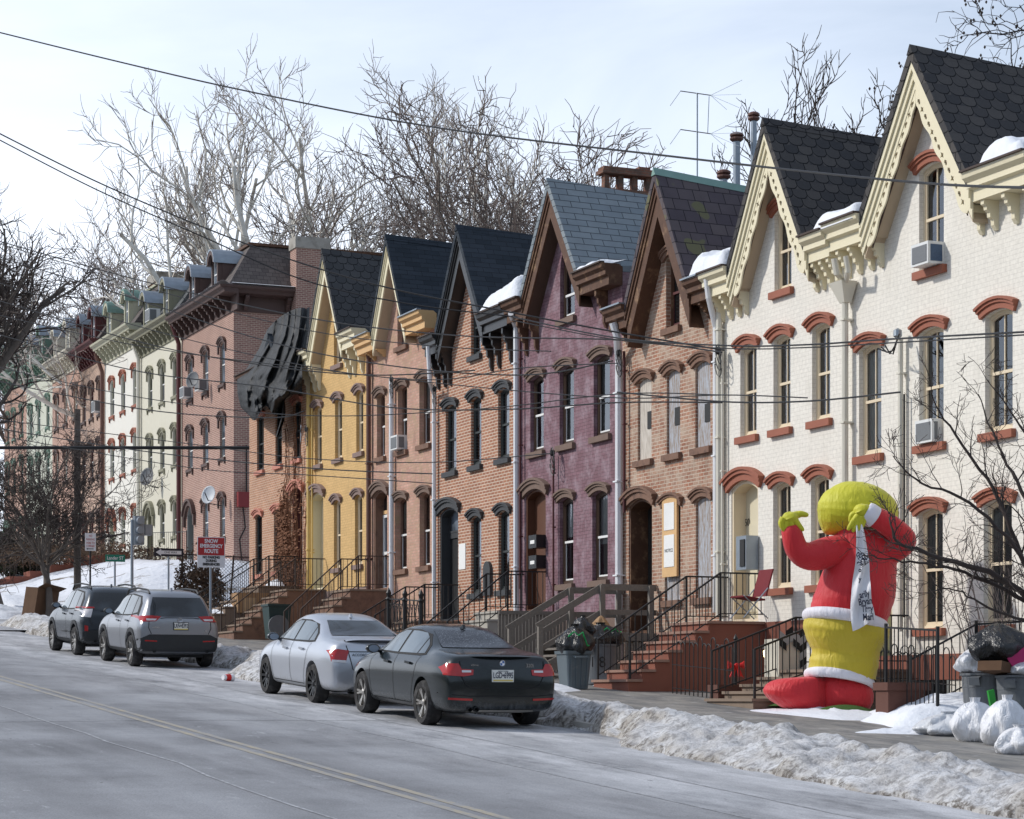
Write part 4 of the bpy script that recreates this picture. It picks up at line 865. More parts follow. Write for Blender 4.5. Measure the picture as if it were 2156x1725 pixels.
# big chimney against the corner house and one farther along
def chimney(x0, x1, y0, y1, z0, z1, m_, lab, band='concrete', parent=None):
    mb = MB(); mb.box(x0, x1, y0, y1, z0, z1 - .5); o = mb.build('chimney', m_, org=(x0, y0, z0)); tag(o, lab, 'chimney')
    mb = MB(); mb.box(x0 - .05, x1 + .05, y0 - .05, y1 + .05, z1 - .5, z1); mb.build('chimney_cap', band, o, (x0, y0, z0)); return o
chimney(29.95, 31.45, 95.0, 95.88, 14, 20.1, 'corner_brick', 'tall brick chimney with concrete cap on the side of the corner house')
chimney(29.4, 31.9, 117.4, 119.4, 18, 22.4, 'chim_brick', 'wide red brick chimney behind the white stucco house dormers')
# iron-dark downpipes between the far houses
for y, m_ in ((104.75, 'maroon_trim'), (112.7, 'cream_pipe'), (120.85, 'brown_pipe')):
    mb = MB(); mb.tube([(XF - .5, y, 17.6 + (y - 104) * .05), (XF - .14, y, 16.6 + (y - 104) * .05), (XF - .14, y, GZ(y) + 2.2)], .11, 7); mb.build('downspout', m_, H if y < 110 else MH['WH'][0], org if y < 110 else MH['WH'][1])

# yard of the far block: retaining wall, snowy bank, railings
def yard_z(x, y):
    s_ = SZ(y); top = s_ + 2.35
    t = (x - 17.2) / 8.2; t = max(0, min(1, t)); k = max(0, min(1, (y - 84.5) / 9)); t2 = t * t * (3 - 2 * t)
    return s_ - .05 + (top - s_) * (.25 * min(1, max(0, x - 16.6) * 3) + .75 * t2) * (k * .9 + .1 * k) + .16 * fbm(x, y, .5, 5) * min(1, k * 2)
strip('snowy_bank', rng(16.5, 48, .45), rng(84.5, 160, .8), yard_z, 'yard_snow')
def rail_fence(name, pts, h, lab, cat='fence', m_='iron', sp_=.13, posts=2.0, zoff=0.0, group=None, top=True, br=.012):
    mb = MB(); o0 = Vector(pts[0])
    for a, b in zip(pts[:-1], pts[1:]):
        a, b = Vector(a), Vector(b); L = (b - a).length; n = max(1, int(L / sp_))
        mb.beam(a + Vector((0, 0, h)), b + Vector((0, 0, h)), .035, .03); mb.beam(a + Vector((0, 0, .12)), b + Vector((0, 0, .12)), .03, .02)
        for i in range(n + 1): p = a.lerp(b, i / n); mb.beam(p, p + Vector((0, 0, h)), br)
        for q in (a, b): mb.tube([q, q + Vector((0, 0, h + .06))], .028, 6)
    return tag(mb.build(name, m_, org=tuple(o0)), lab, cat, group)
mb = MB()
for (a, b) in ((96.5, 101), (103.5, 140)):
    ys = rng(a, b, 1.5)
    for y_, yy in zip(ys[:-1], ys[1:]): mb.prism([(16.5, y_, SZ(y_) - .3), (16.95, y_, SZ(y_) - .3), (16.95, y_, SZ(y_) + 1.0), (16.5, y_, SZ(y_) + 1.0)], [(16.5, yy, SZ(yy) - .3), (16.95, yy, SZ(yy) - .3), (16.95, yy, SZ(yy) + 1.0), (16.5, yy, SZ(yy) + 1.0)])
tag(mb.build('retaining_wall', 'stone_wall', org=(16.5, 96, 3.8)), 'low grey rubble retaining wall below the snowy yard at the left', 'wall')

# ------------------------------------------------------------------ stoops, pipes and wires on the near row
ho = lambda k: houses[k]
H, o = ho('W1'); stoop(H, o, 38.25, 1.5, 18.15, 20.98, 1.43, 7, 'red_stone', 'red_stone_top', 'iron', .9)
H, o = ho('W2'); stoop(H, o, 33.35, 1.6, 18.0, 20.98, .48, 5, 'tread_stone', 'tread_stone', 'iron', 1.3)
H, o = ho('PU'); stoop(H, o, 48.3, 1.4, 18.5, 20.98, 1.98, 6, 'concrete', 'concrete', 'iron', .95)
H, o = ho('BK'); stoop(H, o, 53.8, 1.5, 18.7, 20.98, 1.93, 5, 'brownstone', 'tread_stone', 'iron', .9)
H, o = ho('PK'); stoop(H, o, 58.9, 1.6, 18.4, 20.98, 2.93, 7, 'brownstone', 'tread_stone', 'iron_rust', .9)
H, o = ho('YE'); stoop(H, o, 64.5, 1.6, 18.2, 20.98, 3.18, 7, 'brownstone', 'tread_stone', 'iron_rust', .9)
H, o = ho('SA'); stoop(H, o, 66.9, 1.7, 17.6, 20.98, 3.38, 7, 'tread_stone', 'tread_stone', 'iron', 1.0)
# weathered timber stair of the boarded house
H, o = ho('B1'); yc, wd, x0, x1, zt = 42.75, 1.5, 18.3, 20.98, 1.33; zb = SZ(yc); n = 6; lx = x1 - 1.25; run = (lx - x0) / n; rs = (zt - zb) / n
mb = MB()
for k in range(n): mb.box(x0 + k * run - .03, x0 + (k + 1) * run, yc - wd / 2, yc + wd / 2, zb + rs * (k + 1) - .045, zb + rs * (k + 1))
mb.box(lx, x1, yc - wd / 2, yc + wd / 2, zt - .16, zt)
for s_ in (-1, 1):
    mb.beam((x0, yc + s_ * (wd / 2 - .03), zb + .05), (lx, yc + s_ * (wd / 2 - .03), zt - .1), .05, .24)
    for xx in (lx + .1, x1 - .2): mb.box(xx, xx + .1, yc + s_ * wd / 2 - .05, yc + s_ * wd / 2 + .05, zb - .1, zt - .1)
S = mb.build('timber_stair', 'deck_wood', H, o)
for s_ in (-1, 1):
    yy = yc + s_ * (wd / 2 + .02); mb = MB()
    for xx, z0, z1 in ((x0 + .05, zb - .1, zb + 1.0), (lx, zb, zt + .97), (x1 - .15, zb, zt + .97)): mb.box(xx - .05, xx + .05, yy - .045, yy + .045, z0, z1)
    mb.beam((x0, yy + .05, zb + 1.0), (lx, yy + .05, zt + .93), .04, .13); mb.beam((lx, yy + .05, zt + .93), (x1, yy + .05, zt + .93), .04, .13)
    mb.beam((x0, yy + .05, zb + .5), (lx, yy + .05, zt + .42), .04, .11); mb.beam((lx, yy + .05, zt + .42), (x1, yy + .05, zt + .42), .04, .11)
    mb.build('wooden_railing', 'deck_wood', S, o)
mb = MB()
for i in range(26): xx = lx - .3 + i * .062; mb.box(xx, xx + .042, yc - wd / 2 - .06, yc - wd / 2 - .03, zb - .05, zt - .2 + random.uniform(-.03, .03))
mb.build('slatted_skirt', 'deck_wood', S, o)
# slatted timber fence between the timber stair and the next stoop
mb = MB(); yy = 45.0; z0 = SZ(yy)
for i in range(30): xx = 18.7 + i * .08; h = 1.25 + random.uniform(-.05, .04); mb.box(xx, xx + .06, yy, yy + .025, z0 - .1, z0 + h)
mb.box(18.7, 21, yy - .04, yy, z0 + 1.22, z0 + 1.30); mb.box(18.7, 21, yy - .04, yy, z0 + .3, z0 + .38)
tag(mb.build('wooden_fence', 'deck_wood', org=(19.8, 45, z0)), 'grey slatted timber fence between mauve house stoop and wooden stair', 'fence')
PX = 20.9
def vp(key, px, y0_, y1_, m_, r=.055, name='downspout', top=None):
    H, o = ho(key); a = at(px, y0_, PX); b = at(px, y1_, PX); pts = ([Vector(t) for t in top] if top else []) + [a, b]
    return pipe(H, o, pts, r, m_, name)
a = at(1497, 600, 20.7); vp('B1', 1507, 690, 1290, 'white_pipe', .06, top=[(20.6, a.y, a.z + .1), (20.65, a.y, a.z - .25)])
vp('W1', 1514, 612, 1300, 'cream_pipe', .065); vp('W1', 1521, 740, 1300, 'cream_pipe', .03, 'conduit')
H, o = ho('W1'); t = at(1762, 545, 20.6); u = at(1779, 595, 20.86); pipe(H, o, [(20.55, t.y, t.z), (20.6, t.y, t.z - .25), (u.x, u.y, u.z), tuple(at(1779, 1250, 20.86))], .06, 'cream_pipe')
t = at(1786, 540, 20.6); pipe(H, o, [(20.55, t.y, t.z), (20.6, t.y, t.z - .25), (u.x, u.y - .02, u.z - .05)], .05, 'cream_pipe', straps=False)
mb = MB(); mb.prism([(u.x - .2, u.y - .22, u.z), (u.x + .12, u.y - .22, u.z), (u.x + .12, u.y + .22, u.z), (u.x - .2, u.y + .22, u.z)], [(u.x - .06, u.y - .08, u.z - .36), (u.x + .08, u.y - .08, u.z - .36), (u.x + .08, u.y + .08, u.z - .36), (u.x - .06, u.y + .08, u.z - .36)]); mb.build('rain_head', 'cream_pipe', H, o)
t = at(1295, 680, 20.65); vp('PU', 1303, 760, 1325, 'white_pipe', .085, top=[(20.6, t.y, t.z), (20.7, t.y, t.z - .3)])
vp('PU', 1314, 740, 1080, 'maroon_trim', .03, 'conduit'); vp('PU', 1165, 955, 1300, 'maroon_trim', .025, 'conduit')
t = at(1080, 660, 20.65); vp('BK', 1087, 690, 1320, 'white_pipe', .075, top=[(20.6, t.y, t.z)])
vp('BK', 1095, 690, 1240, 'maroon_trim', .03, 'conduit')
t = at(905, 730, 20.6); vp('PK', 914, 830, 1325, 'white_pipe', .06, top=[(20.55, t.y, t.z), (20.6, t.y, t.z - .9)]); vp('PK', 824, 797, 1255, 'white_pipe', .07)
vp('YE', 776, 720, 1290, 'brown_pipe', .07); vp('YE', 650, 830, 1240, 'yellow_pipe', .07); vp('YE', 657, 860, 1240, 'yellow_pipe', .03, 'conduit')
H, o = ho('W2'); p = vp('W2', 1896, 712, 1330, 'cream_pipe', .045, 'conduit'); q = at(1896, 705, 20.85)
mb = MB(); mb.lathe([(0, .12), (.07, .08), (.075, -.02), (.04, -.05)], (q.x - .03, q.y + .04, q.z), 'z', 10); mb.build('weather_head', 'galv', H, o)
mb = MB(); mb.tube([at(1904, 830, 20.9), at(1904, 1300, 20.9)], .018, 5); mb.build('service_cable', 'cable', H, o)
mb = MB()
for k, dx in enumerate((-8, -16, -24)):
    mb.tube([at(1893, 704, 20.75), at(1885 + dx * .2, 730 + 8 * k, 20.6), at(1880 + dx * .8, 745 - 3 * k, 20.6), at(1872 + dx, 728 + 3 * k, 20.6)], .014, 5)
mb.build('wire_loops', 'cable', H, o)
for key, px, py in (('W1', 1512, 740), ('PU', 1303, 745), ('PK', 824, 800), ('BK', 1163, 955), ('SA', 645, 905), ('PK', 915, 820)):
    H, o = ho(key); q = at(px, py, 20.8); mb = MB()
    for k in range(4):
        pts = [Vector((q.x, q.y + .1 * math.cos(a_ * .7 + k) * (1 + .4 * k * .3), q.z - .12 * k + .14 * math.sin(a_ * .9 + k))) for a_ in range(8)]; mb.tube(pts, .012, 4)
    mb.lathe([(0, .1), (.06, .06), (.06, -.02), (.03, -.06)], tuple(q), 'z', 8); mb.build('service_wires', 'cable', H, o)
# numerals, mailboxes, notices, AC units
H, o = ho('W1'); text('50', .17, 'house_number', 'ink_black', (20.985 + .18, 38.05, 2.85), H, o, '-x') if False else None
text('50', .20, 'house_number', 'ink_black', at(1573, 1101, 21.275), H, o, '-x')
def box_thing(name, x0, x1, y0, y1, z0, z1, m_, lab, cat, group=None):
    mb = MB(); mb.box(x0, x1, y0, y1, z0, z1); ob = mb.build(name, m_, org=((x0 + x1) / 2, (y0 + y1) / 2, z0)); return tag(ob, lab, cat, group)
q = at(1578, 1165, 20.9); b_ = box_thing('letter_box', 20.72, 20.98, q.y - .2, q.y + .2, q.z - .32, q.z + .32, 'galv', 'silver metal letter box in the doorway numbered 50', 'letter box'); mb = MB(); mb.box(20.70, 20.719, q.y - .15, q.y + .02, q.z - .26, q.z + .25); mb.build('dark_slot', 'ink_black', b_, b_.location)
for py, nm in ((1140, 'upper'), (1183, 'lower')):
    q = at(1131, py, 20.88); b_ = box_thing('mailbox', 20.76, 20.90 + .18, q.y - .22, q.y + .22, q.z - .16, q.z + .14, 'mail_black', f'{nm} black mailbox beside the brown door of the mauve house', 'mailbox', 'mailboxes by the brown door'); mb = MB(); mb.box(20.755, 20.762, q.y - .12, q.y + .12, q.z - .06, q.z + .02); mb.build('name_label', 'paper', b_, b_.location)
q = at(973, 1172, 20.99); box_thing('notice', 20.985, 20.997, q.y - .22, q.y + .22, q.z - .32, q.z + .32, 'paper', 'white paper notice on the orange brick wall by the black door', 'notice')
q = at(1413, 1115, 20.9); b_ = box_thing('notice_board', 20.93, 20.98, 41.02, 41.67, q.z - .95, q.z + .72, 'new_wood', 'new pine framed notice board over a boarded window', 'notice board'); mb = MB(); mb.box(20.92, 20.929, 41.12, 41.57, q.z - .75, q.z - .1); mb.box(20.92, 20.929, 41.12, 41.57, q.z, q.z + .55); mb.build('paper_notice', 'paper', b_, b_.location)
for dz, s_ in ((-.25, .07), (-.42, .10), (-.58, .06), (.3, .06), (.42, .06)): text('NOTICE' if dz == -.42 else 'no entry', s_, 'lettering', 'ink_black', (20.917, 41.35, q.z + dz), b_, b_.location, '-x') if dz in (-.42,) else None
for px_, py_, dy in ((1362, 870, .11), (1418, 862, .13), (1486, 853, .13)):
    q = at(px_, py_, 21.05); hk = {1362: 42.4, 1418: 41.15, 1486: 39.85}[px_]; mb = MB(); mb.box(21.035, 21.046, hk - .09 + .0, hk + .16, q.z - .34, q.z + .02); hh = mb.build('vent_hole', 'ink_black', ho('B1')[0], ho('B1')[1])
def ac(x, y, z, lab, w_=.55, h=.36, d=.42, blue=False):
    mb = MB(); mb.box(x - d, x + .15, y - w_ / 2, y + w_ / 2, z, z + h); a_ = mb.build('air_conditioner', 'ac_white', org=(x, y, z)); tag(a_, lab, 'air conditioner', 'air conditioners in windows')
    mb = MB(); mb.box(x - d - .01, x - d - .002, y - w_ / 2 + .04, y + w_ / 2 - .04, z + .04, z + h - .05); mb.build('grill', 'ac_grill', a_, (x, y, z))
    mb = MB(); mb.box(x - d + .05, x - .05, y - w_ / 2 - .008, y - w_ / 2 - .001, z + .04, z + h - .05); mb.build('side_vent', 'ac_blue' if blue else 'ac_grill', a_, (x, y, z))
ac(21, 31.80, 7.09, 'white air conditioner in the attic window of the nearest white house', .50, .36, .32, blue=True)
ac(21, 31.93, 4.2, 'white air conditioner in middle upper window of nearest white house', .5, .38, .16)
ac(21, 57.22, 6.62, 'white air conditioner in the pink house window', .5, .38, .25)
ac(XF, 103.2, 13.9, 'white air conditioner beside the dish on the corner house', .7, .5); ac(XF, 100.5, 13.9, 'white air conditioner in a third floor window of corner house', .7, .5)
ac(XF - .2, 109.0, 18.3, 'white air conditioner under the cream house dormer', .8, .6); ac(XF, 121.9, 15.4, 'white air conditioner on the tan brick house', .8, .6)
# oval black fitting on the orange house, basket-like mail holder
H, o = ho('BK'); q = at(1022, 1215, 20.9); mb = MB(); mb.ext(opening(q.y - .22, q.y + .22, q.z - .45, q.z + .2, .18), 0, 20.92, 21.0); mb.build('black_niche', 'charcoal_stone', H, o)
def roof_snow(y0, y1, ze, lab, h=.34, x1=22.2):
    mb = MB()
    def fn(u, v):
        y = y0 + (y1 - y0) * u; x = 20.5 + (x1 - 20.5) * v * (1 + .25 * fbm(y * 2, 1, 1.0, 3)); e = min(1, min(u, 1 - u) * 7) ** .6
        return (x, y, ze + .17 + max(0, x - 20.7) * .32 + (h * (1 + .6 * fbm(x, y, 1.3, 3))) * e * (min(1, v * 9) ** .5) * (min(1, (1 - v) * 2.2)) - .02)
    mb.grid(fn, 30, 22); mb.add([fn(0, 0), fn(1, 0), (20.5, y1, ze + .15), (20.5, y0, ze + .15)], [(0, 1, 2, 3)])
    return tag(mb.build('roof_snow', 'snow', smooth=True), lab, 'snow')
roof_snow(33.6, 35.05, 8.05, 'snow drift in the gutter between the two white gables', .30, 22.0); roof_snow(28.8, 30.0, 8.1, 'snow drift on the eave at the right edge of the picture', .28, 22.2)
roof_snow(38.35, 39.8, 8.03, 'snow drift in the gutter beside the purple slate roof with holes', .42, 22.4); roof_snow(48.4, 50.6, 9.1, 'snow drift in the gutter between mauve and orange brick houses', .42, 22.3); roof_snow(44.2, 45.1, 9.08, 'thin snow on the grey slate roof eave of the mauve house', .14, 21.4)
# open-topped brick chimney, vents, television aerial
mb = MB(); cx0, cx1, cy0, cy1 = 23.1, 24.75, 49.0, 49.22; mb.box(cx0, cx1, cy0 - .1, cy1 + .2, 9.8, 12.1)
for i in range(5): xx = cx0 + (cx1 - cx0 - .16) * i / 4; mb.box(xx, xx + .13, cy0 + .02, cy1 - .02, 12.1, 12.46)
mb.box(cx0 - .09, cx1 + .09, cy0 - .09, cy1 + .09, 12.46, 12.55); mb.box(cx0 - .05, cx1 + .05, cy0 - .05, cy1 + .05, 12.55, 12.63); mb.box(cx0 + .9, cx0 + 1.2, cy0, cy1, 12.63, 12.70)
tag(mb.build('chimney', 'chim_brick', org=(23.9, 49.2, 9.8)), 'wide crumbling brick chimney with open arches behind the mauve house', 'chimney')
chimney(23.1, 23.7, 53.0, 53.6, 10, 11.75, 'brownstone', 'small dark chimney stub behind the orange brick house roof', 'brownstone')
def vent(px, pt, pb, X_, r, lab):
    a, b = at(px, pt, X_), at(px, pb, X_); b.z = 9.4; mb = MB(); mb.tube([b, a], r, 12); o_ = mb.build('vent_pipe', 'galv', org=tuple(b), smooth=False); tag(o_, lab, 'vent pipe', 'metal vent pipes on the roofs')
    mb = MB(); mb.lathe([(r * 1.3, -.16), (r * 1.9, -.12), (r * 1.9, -.08), (r * 1.2, -.06), (r * 1.9, -.04), (r * 1.9, 0), (r * 1.3, .03), (0, .06)], tuple(a), 'z', 14); mb.build('vent_cap', 'brown_pipe', o_, tuple(b))
vent(1587, 240, 345, 24.6, .07, 'taller galvanised vent pipe behind the white house gable'); vent(1551, 283, 385, 24.2, .08, 'shorter galvanised vent pipe left of the tallest one'); vent(1524, 362, 375, 23.2, .08, 'low vent cap on the copper ridge')
a = at(1468, 196, 23.4); base = Vector((a.x, a.y, 9.5)); mb = MB(); mb.tube([base, a], .018, 6); T = mb.build('aerial', 'galv', org=tuple(base)); tag(T, 'tall television aerial mast with two booms above the roofs', 'aerial')
for py0 in (193, 274):
    q = [at(px_, py_, 23.4) for px_, py_ in ((1433, py0 - 1), (1496, py0 + 8))]; mb = MB(); mb.tube(q, .012, 5); mb.build('boom', 'iron', T, tuple(base))
    mb = MB(); s0 = q[1]
    for dx, dy in ((66, -32), (64, -2), (60, 26), (34, 30)): mb.tube([s0, s0 + (at(1496 + dx, py0 + 8 + dy, 23.4) - s0)], .005, 4)
    mb.tube([q[0], at(1411, py0 + 30, 23.4)], .006, 4); mb.build('element', 'galv', T, tuple(base))
mb = MB(); mb.tube([at(1493, 203, 23.4), at(1490, 280, 23.4)], .009, 4); mb.build('spacer', 'galv', T, tuple(base))
def dish(px, py, X_, r, lab, m_='dish'):
    q = at(px, py, X_); d = Vector((-.75, -.6, .25)).normalized(); O = thing('satellite_dish', lab, 'satellite dish', tuple(q), 'satellite dishes'); mb = MB(); rot = d.to_track_quat('Z', 'Y')
    for i, (rr, h) in enumerate([(0, 0), (r * .5, r * .06), (r * .85, r * .16), (r, r * .22), (r, r * .26), (r * .8, r * .1), (0, -.03)]):
        for j in range(18): a_ = 2 * math.pi * j / 18; mb.v.append(tuple(q + rot @ Vector((rr * math.cos(a_), rr * 1.15 * math.sin(a_), h))))
    for i in range(6):
        for j in range(18): mb.f.append((i * 18 + j, i * 18 + (j + 1) % 18, (i + 1) * 18 + (j + 1) % 18, (i + 1) * 18 + j)); mb.mi.append(0)
    mb.build('reflector', m_, O, tuple(q), smooth=True); mb = MB(); mb.tube([q + d * r * 1.0, q - Vector((0, 0, r)), q + Vector((.5, -.2, -r * 1.3))], .025, 5); mb.build('arm', 'iron', O, tuple(q))
dish(441, 1043, 26.6, .36, 'pale satellite dish by the corner house ground floor windows'); dish(407, 801, 26.7, .34, 'dark satellite dish high on the corner house', 'ac_grill'); dish(311, 1005, 26.8, .40, 'dark satellite dish on the cream house', 'ac_grill')

# ------------------------------------------------------------------ black tarpaulin over the vine covered house
def tarp():
    L = [(560, 700), (545, 735), (520, 775), (499, 800), (500, 830), (507, 858), (525, 876)]     # photo outline, left side
    Rr = [(652, 646), (651, 690), (640, 745), (628, 800), (615, 828), (600, 842), (588, 860)]
    def ip(A, t):
        t *= len(A) - 1; i = min(int(t), len(A) - 2); f = t - i; return (A[i][0] + (A[i + 1][0] - A[i][0]) * f, A[i][1] + (A[i + 1][1] - A[i][1]) * f)
    mb = MB()
    def fn(u, v):
        a, b = ip(L, v), ip(Rr, v); px = a[0] + (b[0] - a[0]) * u; py = a[1] + (b[1] - a[1]) * u
        if v < .06: py -= 26 * math.sin(math.pi * min(1, u * 1.1)) ** .6 * (1 - v / .06) * .6
        if v > .8: py += 12 * math.sin(u * 9) * (v - .8) / .2
        Xd = 20.75 - .75 * min(1, v * 1.6) + .5 * max(0, v - .75) * 4 * .5
        Xd -= .035 * math.sin(u * 41 + 2 * v) + .06 * math.sin(u * 15 + 3 * v + 2 * fbm(u * 3, v * 2, 1.2, 3)) * (.35 + v) + .24 * fbm(u * 2.5, v * 2, 1.2, 5) * (.4 + v)
        Xd += .5 * (abs(u - .5) * 2) ** 4
        return at(px, py, Xd)
    mb.grid(fn, 70, 60); o_ = mb.build('tarpaulin', 'tarp', org=tuple(at(580, 780, 20.5)), smooth=True); tag(o_, 'torn black plastic tarpaulin sagging over the salmon house roof', 'tarpaulin')
    mb = MB()
    def f2(u, v):
        px = 580 + 18 * u + 6 * math.sin(v * 5) - 4 * v; py = 842 + 78 * v; w_ = 1 - .75 * v; px = 588 + (u - .5) * 22 * w_ + 5 * math.sin(v * 4)
        return at(px, py, 20.55 - .12 * math.sin(u * 9 + v * 5))
    mb.grid(f2, 12, 24); mb.build('torn_strip', 'tarp', o_, tuple(at(580, 780, 20.5)), smooth=True)
    mb = MB()
    def f3(u, v): q = at(600 + 36 * u, 760 + 70 * v, 20.5 - .15 * math.sin(v * 7 + u * 5)); return q
    mb.grid(f3, 8, 12); mb.build('loose_flap', 'tarp', o_, tuple(at(580, 780, 20.5)), smooth=True)
tarp()
# vines on the salmon house
mb = MB(); rv = random.Random(5)
for k in range(120):
    y = rv.gauss(67.75, .22) if k % 5 else rv.gauss(66.5, .5); z = 2.0 + rv.random() * .3; pts = []; top = rv.uniform(4.2, 6.6) if k % 5 else rv.uniform(5, 9)
    while z < top: pts.append((20.94 - rv.random() * .05, y, z)); y += rv.gauss(0, .06); z += rv.uniform(.15, .3)
    if len(pts) > 2: mb.tube(pts, rv.uniform(.008, .02), 4)
    for _ in range(26):
        q = rv.choice(pts); s_ = .03; q = (q[0], q[1], q[2] + rv.random() * .25); a_ = rv.random() * 6; mb.add([(q[0] - .05, q[1] + rv.gauss(0, .10), q[2]), (q[0] - .07, q[1] + rv.gauss(0, .10) + s_, q[2] + s_), (q[0] - .03, q[1] + rv.gauss(0, .10), q[2] + .05)], [(0, 1, 2)])
tag(mb.build('climbing_vine', 'vine', org=(20.9, 67.5, 2), fix=False), 'rusty brown bare vine climbing the salmon brick house beside its door', 'vine')

# ------------------------------------------------------------------ cars (built at the origin: rear bumper at y=0, nose towards +y, then set on the hill)
def lerp(a, b, t): return a + (b - a) * t
def tab(T, y):
    if y <= T[0][0]: return T[0][1]
    for (a, p), (b, q) in zip(T[:-1], T[1:]):
        if y <= b: t = (y - a) / (b - a); return lerp(p, q, t)
    return T[-1][1]
def bake(ob):
    dg = bpy.context.evaluated_depsgraph_get(); dg.update(); me = bpy.data.meshes.new_from_object(ob.evaluated_get(dg)); return me
def car_body(c):
    L, Wd = c['L'], c['W']; hw = Wd / 2; mb = MB(); rings = []
    for y in c['ys']:
        top = tab(c['top'], y); cab = tab(c['cab'], y); wf = tab(c['wid'], y); belt = min(tab(c['belt'], y), top - .01); zb = tab(c['low'], y); w_ = hw * wf; rw = hw * c['roofw']
        sh = tab(c['shear'], y)
        P = [(0, zb), (w_ * .80, zb), (w_ * .955, zb + .05), (w_ * .985, lerp(zb, belt, .35)), (w_, lerp(zb, belt, .62)), (w_ * .985, lerp(zb, belt, .88)), (lerp(w_ * .93, w_ * .925, cab), belt + .0),
             (lerp(w_ * .86, rw * 1.04, cab), lerp(top - .03, top - .14, cab)), (lerp(w_ * .74, rw * .90, cab), lerp(top - .012, top - .035, cab)), (lerp(w_ * .4, rw * .5, cab), top - .002), (0, top)]
        pts = [(x, y + sh * max(0, z - c['shz']), z) for x, z in P]
        rings.append([(-x, yy, z) for x, yy, z in pts[::-1]][:-1] + [(x, yy, z) for x, yy, z in pts][0:-0 or None])
    R0 = [r for r in rings]; n = len(R0[0])
    # the ring runs top-centre(left side) .. bottom .. top-centre(right side); close it
    R0 = [r[:-1] for r in R0]; n -= 1
    for r in R0: mb.v += r
    for i in range(len(R0) - 1):
        for j in range(n): mb.f.append((i * n + j, i * n + (j + 1) % n, (i + 1) * n + (j + 1) % n, (i + 1) * n + j)); mb.mi.append(0)
    mb.f.append(tuple(range(n))); mb.f.append(tuple((len(R0) - 1) * n + j for j in range(n))); mb.mi += [0, 0]
    ob = mb.build('tmp', 'car_black'); md = ob.modifiers.new('s', 'SUBSURF'); md.levels = 2; md.render_levels = 2
    me = bake(ob); ob.modifiers.clear(); old = ob.data; ob.data = me; bpy.data.meshes.remove(old)
    cuts = []
    for ya in c['axles']:
        cb = MB(); cb.lathe([(c['arch'], -.5), (c['arch'], 0)], (-hw - .12 + .5, ya, c['wr']), 'x', 40); cb.lathe([(c['arch'], 0), (c['arch'], .5)], (hw + .12 - .5, ya, c['wr']), 'x', 40)
        q = cb.build('cut', 'plastic'); cuts.append(q); m2 = ob.modifiers.new('b', 'BOOLEAN'); m2.operation = 'DIFFERENCE'; m2.object = q; m2.solver = 'EXACT'
    me = bake(ob); bpy.data.objects.remove(ob)
    for q in cuts: bpy.data.objects.remove(q)
    me.name = 'body'; return me
def proj_patch(bvh, poly, axis, start, sgn, off=.007, step=.07):
    # lay an outline (x,z) or (y,z) on the body along an axis and return a mesh builder
    bm = bmesh.new(); P3 = [(p[0], 0, p[1]) if axis == 'y' else (0, p[0], p[1]) for p in poly]
    vs = [bm.verts.new(p) for p in P3]; bm.faces.new(vs)
    bmesh.ops.triangulate(bm, faces=bm.faces[:])
    k = 0 if axis == 'y' else 1
    for ax_ in (k, 2):
        lo = min(p[ax_] for p in P3); hi = max(p[ax_] for p in P3); n = int((hi - lo) / step)
        for i in range(1, n + 1):
            t = lo + (hi - lo) * i / (n + 1); co = [0, 0, 0]; no = [0, 0, 0]; co[ax_] = t; no[ax_] = 1
            bmesh.ops.bisect_plane(bm, geom=bm.verts[:] + bm.edges[:] + bm.faces[:], plane_co=co, plane_no=no)
    d = Vector((0, 1, 0)) if axis == 'y' else Vector((-sgn, 0, 0)); mb = MB(); bm.verts.index_update()
    for v in bm.verts:
        o = Vector((v.co.x, start, v.co.z)) if axis == 'y' else Vector((sgn * 3, v.co.y, v.co.z)); hit, nr, _, _ = bvh.ray_cast(o, d * (1 if axis == 'x' else (1 if start < 1 else -1)))
        if hit is None: hit, nr, _, _ = bvh.find_nearest(o + d * 3)
        if nr.dot(d * (1 if axis == 'x' else (1 if start < 1 else -1))) > 0: nr = -nr
        mb.v.append(tuple(hit + nr * off))
    for f in bm.faces: mb.f.append(tuple(v.index for v in f.verts)); mb.mi.append(0)
    bm.free(); return mb
def wheel(parent, x, y, r, wd, sgn, rim, spokes, style):
    c = (x, y, r); mb = MB(); a, b = (x, x + sgn * wd); mb.lathe([(r * .66, 0), (r * .90, -.012 * 1), (r * .985, .03), (r, .06), (r, wd - .06), (r * .985, wd - .03), (r * .9, wd), (r * .66, wd)], (min(a, b), y, r), 'x', 40, caps=False)
    t = mb.build('tyre', 'rubber', parent, smooth=False); mb = MB()
    xo = x + sgn * (wd - .012)
    mb.lathe([(r * .70, 0), (r * .70, .02), (r * .62, .02), (r * .60, -.06 * sgn), (r * .60, -.13 * sgn)], (xo, y, r), 'x', 40, caps=False)
    for k in range(spokes):
        for dd in ((-.055, .055) if style == 2 else (0,)):
            a0 = 2 * math.pi * k / spokes; p = Vector((xo - sgn * .035, y + .04 * math.cos(a0 + dd), r + .04 * math.sin(a0 + dd))); q = Vector((xo - sgn * .004, y + r * .645 * math.cos(a0 + dd * 2.4), r + r * .645 * math.sin(a0 + dd * 2.4)))
            mb.beam(p, q, .03 if style == 2 else .042, .03, up=(1, 0, 0))
    mb.lathe([(.05, -.06), (.055, .0), (.03, .012), (0, .015)] if sgn > 0 else [(.05, .06), (.055, 0), (.03, -.012), (0, -.015)], (xo - sgn * .012, y, r), 'x', 14); mb.build('rim', rim, t)
    mb = MB(); mb.lathe([(r * .56, 0), (0, .001)], (xo - sgn * .10, y, r), 'x', 24); mb.build('brake_disc', 'plastic', t); return t
